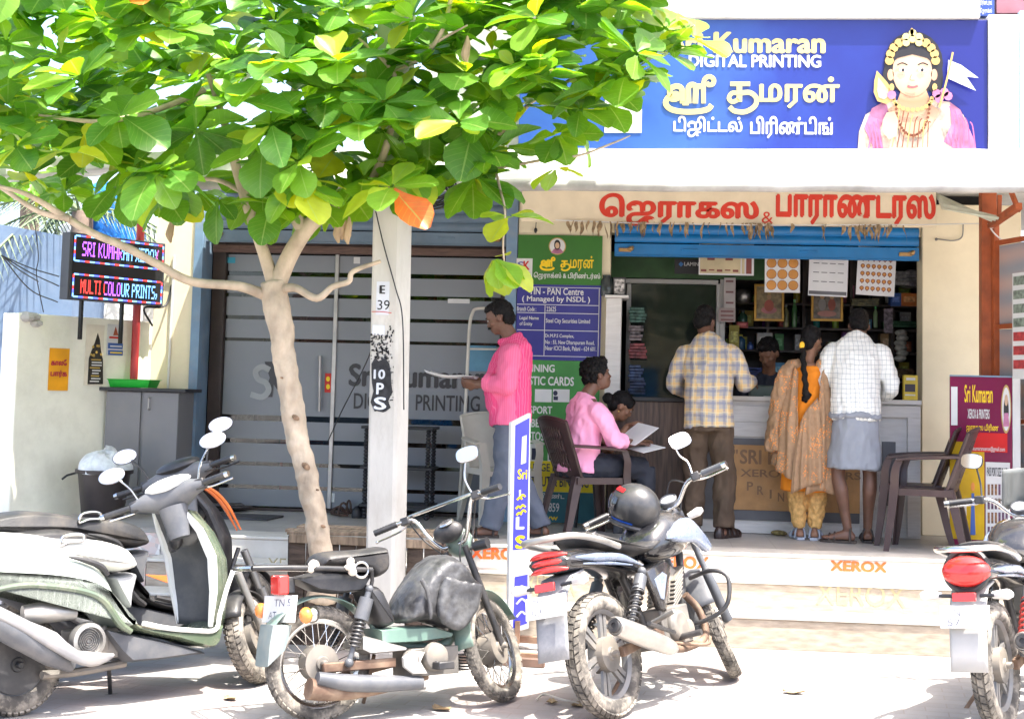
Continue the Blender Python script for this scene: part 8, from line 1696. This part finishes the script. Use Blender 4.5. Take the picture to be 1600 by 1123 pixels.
branches = [
 ([(430, 450), (412, 395), (388, 325), (370, 265, 8.5), (350, 190, 8.4), (320, 100, 8.3)], [.045, .037, .033, .03, .024, .012]),
 ([(430, 452), (455, 395), (486, 350), (520, 330), (565, 314, 8.6), (605, 298, 8.65), (655, 278, 8.7), (705, 260, 8.75), (765, 222, 8.85), (830, 160, 9.0), (862, 125, 9.05)], [.056, .052, .048, .044, .036, .031, .027, .024, .018, .012, .006]),
 ([(478, 365), (462, 335), (455, 285), (448, 200, 8.7), (470, 100, 8.8), (480, 10, 8.9)], [.045, .042, .036, .03, .022, .012]),
 ([(418, 462), (372, 447, 8.45), (300, 440, 8.3), (250, 415, 8.2), (200, 388, 8.1), (140, 362, 8.05), (95, 335, 8.0), (40, 303, 7.9), (-30, 285, 7.8)], [.036, .028, .026, .025, .024, .022, .02, .014, .008]),
 ([(110, 342, 8.0), (60, 330, 8.0), (0, 292, 8.0), (-40, 270, 8.0)], [.02, .016, .013, .008]),
 ([(440, 452), (462, 450, 8.45), (495, 466, 8.4), (520, 448, 8.4), (545, 440, 8.4), (552, 424, 8.4), (595, 408, 8.4)], [.03, .024, .022, .018, .016, .015, .011]),
 ([(700, 262, 8.75), (775, 262, 8.7), (850, 250, 8.6), (905, 243, 8.5), (962, 222, 8.4), (985, 212, 8.4)], [.014, .010, .009, .008, .006, .003]),
 ([(768, 235, 8.8), (780, 290, 8.6), (789, 330, 8.5), (786, 380, 8.45), (788, 412, 8.45)], [.009, .008, .007, .006, .005]),
 ([(615, 112, 8.3), (660, 90, 8.2), (690, 50, 8.1), (702, 10, 8.1), (712, -30, 8.1)], [.006, .012, .013, .013, .012]), ([(672, 72, 8.15), (700, 56, 8.1), (730, 40, 8.0)], [.009, .008, .005]),
 ([(565, 314, 8.6), (600, 240, 8.5), (618, 160, 8.4), (612, 110, 8.3), (560, 60, 8.3)], [.03, .024, .018, .014, .008]),
 ([(320, 140, 8.3), (250, 170, 8.2), (160, 190, 8.0), (60, 180, 7.8)], [.02, .017, .014, .007]), ([(380, 300), (330, 280, 8.7), (250, 290, 8.9), (180, 320, 9.1)], [.018, .014, .011, .006]),
 ([(830, 160, 9.0), (920, 110, 8.9), (1010, 75, 8.7), (1085, 40, 8.5)], [.012, .010, .008, .005]), ([(470, 100, 8.8), (560, 60, 9.0), (680, 30, 9.1), (800, 20, 9.1)], [.016, .014, .012, .006])]
for pts, rs in branches:
    b = MB(); b.tube(T_(pts), rs, 10, k=6); b.build('branch', m_bark, tree, smooth=70)
# crown: rosettes of broad leaves spread through a real volume
def leaf_mat():
    m = bpy.data.materials.new('almond leaf'); m.use_nodes = True; n = m.node_tree.nodes; L = m.node_tree.links; p = n['Principled BSDF']; p.inputs['Roughness'].default_value = .36
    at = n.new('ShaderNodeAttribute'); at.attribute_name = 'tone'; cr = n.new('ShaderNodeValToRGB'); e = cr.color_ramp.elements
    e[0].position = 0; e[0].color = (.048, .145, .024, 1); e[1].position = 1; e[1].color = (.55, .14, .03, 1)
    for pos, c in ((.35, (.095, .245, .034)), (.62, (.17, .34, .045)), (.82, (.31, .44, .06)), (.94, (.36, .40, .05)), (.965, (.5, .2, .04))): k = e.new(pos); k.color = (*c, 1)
    L.new(at.outputs['Fac'], cr.inputs[0])
    uv = n.new('ShaderNodeUVMap'); sx = n.new('ShaderNodeSeparateXYZ'); L.new(uv.outputs[0], sx.inputs[0])
    # midrib and slanting side veins
    ab = n.new('ShaderNodeMath'); ab.operation = 'ABSOLUTE'; su = n.new('ShaderNodeMath'); su.operation = 'SUBTRACT'; L.new(sx.outputs[0], su.inputs[0]); su.inputs[1].default_value = .5; L.new(su.outputs[0], ab.inputs[0])
    mr = n.new('ShaderNodeMath'); mr.operation = 'LESS_THAN'; L.new(ab.outputs[0], mr.inputs[0]); mr.inputs[1].default_value = .022
    sv = n.new('ShaderNodeMath'); sv.operation = 'MULTIPLY_ADD'; L.new(ab.outputs[0], sv.inputs[0]); sv.inputs[1].default_value = -.5; L.new(sx.outputs[1], sv.inputs[2])
    s2 = n.new('ShaderNodeMath'); s2.operation = 'MULTIPLY'; L.new(sv.outputs[0], s2.inputs[0]); s2.inputs[1].default_value = 9; s3 = n.new('ShaderNodeMath'); s3.operation = 'FRACT'; L.new(s2.outputs[0], s3.inputs[0]); s4 = n.new('ShaderNodeMath'); s4.operation = 'LESS_THAN'; L.new(s3.outputs[0], s4.inputs[0]); s4.inputs[1].default_value = .10
    s5 = n.new('ShaderNodeMath'); s5.operation = 'MULTIPLY'; L.new(s4.outputs[0], s5.inputs[0]); s5.inputs[1].default_value = .35; mxm = n.new('ShaderNodeMath'); mxm.operation = 'MAXIMUM'; L.new(mr.outputs[0], mxm.inputs[0]); L.new(s5.outputs[0], mxm.inputs[1]); s6 = n.new('ShaderNodeMath'); s6.operation = 'MULTIPLY'; L.new(mxm.outputs[0], s6.inputs[0]); s6.inputs[1].default_value = .55
    mx = n.new('ShaderNodeMix'); mx.data_type = 'RGBA'; L.new(s6.outputs[0], mx.inputs[0]); L.new(cr.outputs[0], mx.inputs[6]); mx.inputs[7].default_value = (.30, .42, .12, 1)
    nz = n.new('ShaderNodeTexNoise'); nz.inputs['Scale'].default_value = 14; tc = n.new('ShaderNodeTexCoord'); L.new(tc.outputs['Object'], nz.inputs[0]); hs = n.new('ShaderNodeHueSaturation'); ml = n.new('ShaderNodeMapRange'); ml.inputs[3].default_value = .75; ml.inputs[4].default_value = 1.25; L.new(nz.outputs['Fac'], ml.inputs[0]); L.new(ml.outputs[0], hs.inputs['Value']); L.new(mx.outputs[2], hs.inputs['Color'])
    L.new(hs.outputs[0], p.inputs['Base Color'])
    tl = n.new('ShaderNodeBsdfTranslucent'); hs2 = n.new('ShaderNodeHueSaturation'); hs2.inputs['Hue'].default_value = .478; hs2.inputs['Saturation'].default_value = 1.15; hs2.inputs['Value'].default_value = 1.9; L.new(hs.outputs[0], hs2.inputs['Color']); L.new(hs2.outputs[0], tl.inputs[0])
    ms = n.new('ShaderNodeMixShader'); ms.inputs[0].default_value = .5; L.new(p.outputs[0], ms.inputs[1]); L.new(tl.outputs[0], ms.inputs[2]); L.new(ms.outputs[0], n['Material Output'].inputs[0]); return m
rnd = random.Random(42)
LV, LF, LT, LU = [], [], [], []
NL, NW = 6, 4
def leaf(base, d, up, L_, W_, fold, curl, tone, wav):
    d = d.normalized(); s_ = d.cross(up)
    if s_.length < 1e-3: s_ = d.orthogonal()
    s_.normalize(); n_ = s_.cross(d); b0 = len(LV)
    for i in range(NL+1):
        t = i/NL; wv = W_*(sin(pi*min(1, t**1.35*.93+.045))**.62)*(.35+.65*min(1, t*2.0)); c = base+d*(L_*(t-.12*curl*t*t))-n_*(curl*L_*t*t*.5)
        for j in range(NW+1):
            a = (j/NW-.5)*2; ripple = wav*W_*sin(t*9+j*2.1+tone*40)*abs(a)
            LV.append(c+s_*(a*wv)+n_*(fold*abs(a)*wv+ripple)); LU.append((j/NW, t)); 
    for i in range(NL):
        for j in range(NW): LF.append((b0+i*(NW+1)+j, b0+i*(NW+1)+j+1, b0+(i+1)*(NW+1)+j+1, b0+(i+1)*(NW+1)+j)); LT.append(tone)
def rosette(c, n_, L0, droop, tone0, ax=None):
    ph = rnd.random()*6.3; ax = (ax or V((rnd.gauss(0, .35), rnd.gauss(-.5, .35), 1))).normalized(); u = ax.orthogonal().normalized(); w_ = ax.cross(u)
    for i in range(n_):
        a = ph+i*2.399+rnd.gauss(0, .2); el = droop+rnd.gauss(0, .26)+(.5 if i < 2 else 0); d = (u*cos(a)+w_*sin(a))*cos(el)+ax*sin(el); L_ = L0*rnd.uniform(.72, 1.18)*(.6 if i < 2 else 1)
        r = rnd.random(); tone = max(0, min(.9, tone0+rnd.gauss(0, .15)))+(0.22 if i < 2 else 0)
        if r > .9985: tone = rnd.uniform(.95, 1)
        elif r > .93: tone = rnd.uniform(.82, .93)
        leaf(c+d*.02, d, ax if abs(d.dot(ax)) < .95 else u, L_, L_*rnd.uniform(.31, .40), rnd.uniform(.08, .35), rnd.uniform(.05, .55), min(.93, tone) if r <= .9985 else tone, rnd.uniform(.02, .08))
def inside(p, poly):
    x, y = p; c = False
    for i in range(len(poly)):
        (x1, y1), (x2, y2) = poly[i], poly[i-1]
        if (y1 > y) != (y2 > y) and x < (x2-x1)*(y-y1)/(y2-y1)+x1: c = not c
    return c
crown = [(-80, 245), (20, 235), (90, 240), (150, 275), (180, 320), (230, 330), (290, 312), (350, 318), (420, 322), (480, 325), (540, 325), (600, 305), (640, 290), (700, 290), (760, 280), (830, 262), (852, 225), (900, 195), (960, 190), (985, 150), (1000, 110), (1060, 90), (1092, 50), (1075, -10), (1080, -70), (700, -90), (200, -90), (-80, -90)]
hole = [(150, 20), (300, 10), (290, 45), (200, 70)]
def crown_pt():
    while True:
        p = (rnd.uniform(-80, 1095), rnd.uniform(-90, 335))
        if inside(p, crown) and not (inside(p, hole) and rnd.random() < .6): return p
placed = 0
while placed < 300:
    px, py = crown_pt(); t = max(0, min(1, (px-200)/900)); yc = 8.45+.25*t; hw = 1.15*(1-.45*t)*(1-.35*max(0, py-150)/180)
    Y = rnd.uniform(yc-hw, yc+hw*.75); c = PY(px, py, Y)
    if c.z < 2.35 and rnd.random() < .5: continue
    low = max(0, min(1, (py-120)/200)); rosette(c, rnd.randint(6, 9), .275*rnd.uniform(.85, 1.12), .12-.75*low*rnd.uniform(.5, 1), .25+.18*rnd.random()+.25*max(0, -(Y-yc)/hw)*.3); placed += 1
for i in range(75):
    px, py = rnd.uniform(-120, 420), rnd.uniform(-160, 235); rosette(PY(px, py, rnd.uniform(9.5, 11.0)), 7, .26, -.1, .3)
for i in range(26):
    px, py = rnd.uniform(-90, 150), rnd.uniform(215, 300); rosette(PY(px, py, rnd.uniform(10.2, 12.4)), 7, .24, -.2, .3)
# far crown past the frame (shades the yard) and chosen sprays seen clear in the photograph
for i in range(26):
    px, py = rnd.uniform(-420, 900), rnd.uniform(-420, -60); rosette(PY(px, py, rnd.uniform(7.3, 9.6)), 7, .24, .05, .35)
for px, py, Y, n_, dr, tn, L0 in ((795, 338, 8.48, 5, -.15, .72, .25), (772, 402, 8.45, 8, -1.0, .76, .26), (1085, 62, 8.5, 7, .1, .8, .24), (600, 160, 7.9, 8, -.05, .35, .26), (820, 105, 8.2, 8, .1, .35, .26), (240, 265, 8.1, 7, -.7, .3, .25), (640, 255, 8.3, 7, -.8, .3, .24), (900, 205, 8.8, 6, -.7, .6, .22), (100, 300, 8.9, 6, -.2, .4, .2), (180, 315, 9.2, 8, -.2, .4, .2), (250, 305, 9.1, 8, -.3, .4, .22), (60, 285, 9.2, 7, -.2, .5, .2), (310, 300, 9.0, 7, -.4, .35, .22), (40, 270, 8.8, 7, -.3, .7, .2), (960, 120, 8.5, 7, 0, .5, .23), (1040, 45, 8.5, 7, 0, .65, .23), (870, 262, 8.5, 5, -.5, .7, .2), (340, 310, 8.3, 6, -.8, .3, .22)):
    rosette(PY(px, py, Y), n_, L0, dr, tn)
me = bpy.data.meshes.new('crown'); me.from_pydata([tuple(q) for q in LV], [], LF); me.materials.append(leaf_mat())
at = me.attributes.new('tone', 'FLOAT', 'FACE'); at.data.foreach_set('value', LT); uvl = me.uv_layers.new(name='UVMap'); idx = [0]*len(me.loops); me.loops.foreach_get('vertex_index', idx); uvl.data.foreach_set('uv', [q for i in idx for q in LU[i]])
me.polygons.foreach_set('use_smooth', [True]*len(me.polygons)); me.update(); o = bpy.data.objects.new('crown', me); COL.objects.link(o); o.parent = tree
# dead curled leaves caught on the twigs
b = MB()
for px, py, Y in ((730, 70, 8.0), (536, 345, 8.3), (545, 352, 8.3), (530, 350, 8.28), (268, 352, 8.9)):
    c = PY(px, py, Y); b.tube([c+V((0, 0, .05)), c, c-V((.01, 0, .06)), c-V((0, 0, .11))], [.004, .02, .026, .006], 7, k=3)
b.build('dead_leaves', M('dead leaf', (.38, .27, .16), .8, var=.25), tree)

# ------------------------------------------------------------------ palms behind the compound wall
m_palm = M('palm frond', (.10, .14, .06), .6, var=.2, scale=20); m_ptr = M('palm trunk', (.22, .16, .12), .9, var=.25, bump=.6, bscale=20)
def palm(label, base, h_, fronds, seed):
    t = thing('palm_tree', label, 'palm', base); rr = random.Random(seed); b = MB(); b.tube([(0, 0, 0), (.05, 0, h_*.5), (.02, .05, h_)], [.16, .13, .11], 12, k=5); b.build('trunk', m_ptr, t)
    b = MB()
    for i in range(fronds):
        a = i*2.4+rr.random(); L_ = rr.uniform(1.3, 1.9); el = rr.uniform(-.1, .9); pts = [V((cos(a)*L_*s_*cos(el*(1-s_*.6)), sin(a)*L_*s_*cos(el*(1-s_*.6)), h_+L_*s_*sin(el)-L_*.75*s_*s_)) for s_ in [k/14 for k in range(15)]]
        b.tube(pts, [.014]*14+[.003], 5)
        for k in range(2, 15):
            for sd in (-1, 1):
                for q in (0, .5):
                    p = pts[k].lerp(pts[k-1], q); tdir = (pts[k]-pts[k-1]).normalized(); s2 = tdir.cross(V((0, 0, 1))).normalized()*sd; l2 = .42*(1-.5*abs(k/14-.45)); e_ = p+(s2*.8+tdir*.55-V((0, 0, .45)))*l2; w2 = tdir*.011; b.add([p-w2, p+w2, e_], [(0, 1, 2)])
    b.build('crown', m_palm, t, smooth=0); return t
q = PY(8, 600, 16.); palm('palm at the far left edge behind the grey blue house wall', (q.x-.3, 17.0, 0), PY(8, 270, 17.).z, 16, 1)
q = PY(118, 560, 15.); palm('second palm with drooping fronds behind the LED sign', (q.x, 14.9, 0), PY(118, 330, 14.9).z, 15, 5)
# ================================================================== the other side of the street, seen only in glass and mirrors
m_far = M('faded pink render', (.45, .30, .25), .85, var=.1, dirt=.2); m_far2 = M('pale yellow render', (.55, .48, .30), .85, var=.1, dirt=.2)
def opposite(label, x0, x1, h_, m, seed):
    t = thing('opposite_house', label, 'house', (0, 0, 0)); b = MB(); b.bx(x0, x1, -19, -12, 0, h_); b.bx(x0-.1, x1+.1, -19.1, -11.2, h_*.5, h_*.5+.15); b.build('wall', m, t)
    rr = random.Random(seed)
    for i in range(3):
        xx = lerp(x0, x1, (i+.5)/3); b = MB(); b.bx(xx-.6, xx+.6, -11.99, -11.95, h_*.62, h_*.62+1.2); b.build('window', m_dkgl, t); b = MB(); b.bx(xx-.9, xx+.9, -11.98, -11.94, .1, 2.4); b.build('shutter', rr.choice([m_shb, m_shg, m_red, m_grn]), t)
opposite('faded pink house across the street behind the viewer', -9, -2.2, 5.6, m_far, 1); opposite('pale yellow house across the street behind the viewer', -1.8, 5, 4.6, m_far2, 2)
def street_tree(label, x, y, h_, seed):
    t = thing('street_tree', label, 'tree', (x, y, 0)); rr = random.Random(seed); b = MB(); b.tube([(0, 0, 0), (.1, 0, h_*.4), (0, .1, h_*.7)], [.16, .12, .08], 10, k=4); b.build('trunk', m_bark, t)
    b = MB()
    for i in range(900):
        d = V((rr.gauss(0, 1), rr.gauss(0, 1), rr.gauss(0, 1))).normalized()*rr.random()**.4; c = V((d.x*1.7, d.y*1.7, h_*.75+d.z*1.5)); u = V((rr.gauss(0, 1), rr.gauss(0, 1), rr.gauss(0, 1))).normalized()*.16; w_ = u.orthogonal().normalized()*.08; b.add([c-u, c+w_, c+u, c-w_], [(0, 1, 2, 3)])
    b.build('crown', m_palm, t, smooth=0)
for i, (x, y, h_) in enumerate(((-5.5, -8.5, 4.6), (1.5, -9, 5.2), (7, -8, 4.8))): street_tree(['roadside tree opposite the glass door behind the viewer', 'roadside tree opposite the counter behind the viewer', 'roadside tree opposite the red sign stand behind the viewer'][i], x, y, h_, i+3)

# dry leaves dropped on the paving
rnd = random.Random(31)
for i, (px, py) in enumerate(((862, 1098), (905, 1102), (360, 1092), (1240, 1082), (690, 1108))):
    p = PZ(px, py, .004); a = rnd.uniform(0, 6.3); L_ = rnd.uniform(.08, .13); b = MB()
    def lf(s_, t_): w_ = .34*L_*sin(pi*min(1, t_*.93+.04))**.7; x = (s_-.5)*2*w_; y = (t_-.5)*L_; return V((p.x+x*cos(a)-y*sin(a), p.y+x*sin(a)+y*cos(a), .005+.008*abs(s_-.5)*2*(1+.5*sin(t_*7))+.008*(t_-.5)**2*4))
    b.grid(lf, 4, 6); b.build('fallen_leaf', m_dry, None, label='fallen dry almond leaf lying on the paving', cat='leaf', group='dry leaves on the paving')
b = MB(); b.tube([PZ(838, 1092, .012), PZ(850, 1084, .02), PZ(878, 1092, .03), PZ(905, 1098, .012)], [.004, .006, .006, .003], 6, k=5); b.build('twig', M('bleached twig', (.5, .46, .4), .8), None, label='pale curved twig on the paving left of the motorcycle wheel', cat='twig')

# the houses on either side, out of frame
t = thing('next_house', 'cream house beyond the steel side frame past the edge of view', 'house', (0, 0, 0)); b = MB(); b.bx(4.9, 13, 11.2, 19, 0, 5.4); b.build('wall', m_cream, t)
b = MB(); b.bx(4.7, 13.1, 10.3, 11.2, 2.9, 3.05); b.build('sunshade', m_conc, t); b = MB(); b.bx(5.6, 8.2, 11.15, 11.199, .1, 2.7); b.build('shutter', m_shg, t)
bpy.data.scenes.remove(WORK)
# every line of lettering becomes a part of its own
def split_rows(o):
    me = o.data; n = len(me.vertices); par = list(range(n))
    def find(a):
        while par[a] != a: par[a] = par[par[a]]; a = par[a]
        return a
    for e in me.edges:
        a, c = find(e.vertices[0]), find(e.vertices[1])
        if a != c: par[a] = c
    Z = [v.co.z for v in me.vertices]; box = {}
    for i in range(n):
        r = find(i); q = box.get(r); box[r] = (min(q[0], Z[i]), max(q[1], Z[i])) if q else (Z[i], Z[i])
    rows = []
    for r, (lo, hi) in sorted(box.items(), key=lambda t: t[1][0]):
        if rows and lo < rows[-1][1]-.15*(rows[-1][1]-rows[-1][0]): rows[-1][1] = max(rows[-1][1], hi); rows[-1][2].add(r)
        else: rows.append([lo, hi, {r}])
    if len(rows) < 2: return
    for lo, hi, rs in rows:
        b = MB()
        fs = [p for p in me.polygons if find(p.vertices[0]) in rs]; idx = {}
        for p in fs:
            for v in p.vertices: idx.setdefault(v, len(idx))
        b.v = [None]*len(idx)
        for v, k in idx.items(): b.v[k] = tuple(me.vertices[v].co)
        b.f = [tuple(idx[v] for v in p.vertices) for p in fs]; b.m = [p.material_index for p in fs]
        b.build('lettering_line', list(me.materials), o.parent, smooth=0)
    bpy.data.objects.remove(o)
for o in [o for o in SC.objects if o.type == 'MESH' and o.parent and 'lettering' in o.name and 'plate' not in o.name]: split_rows(o)
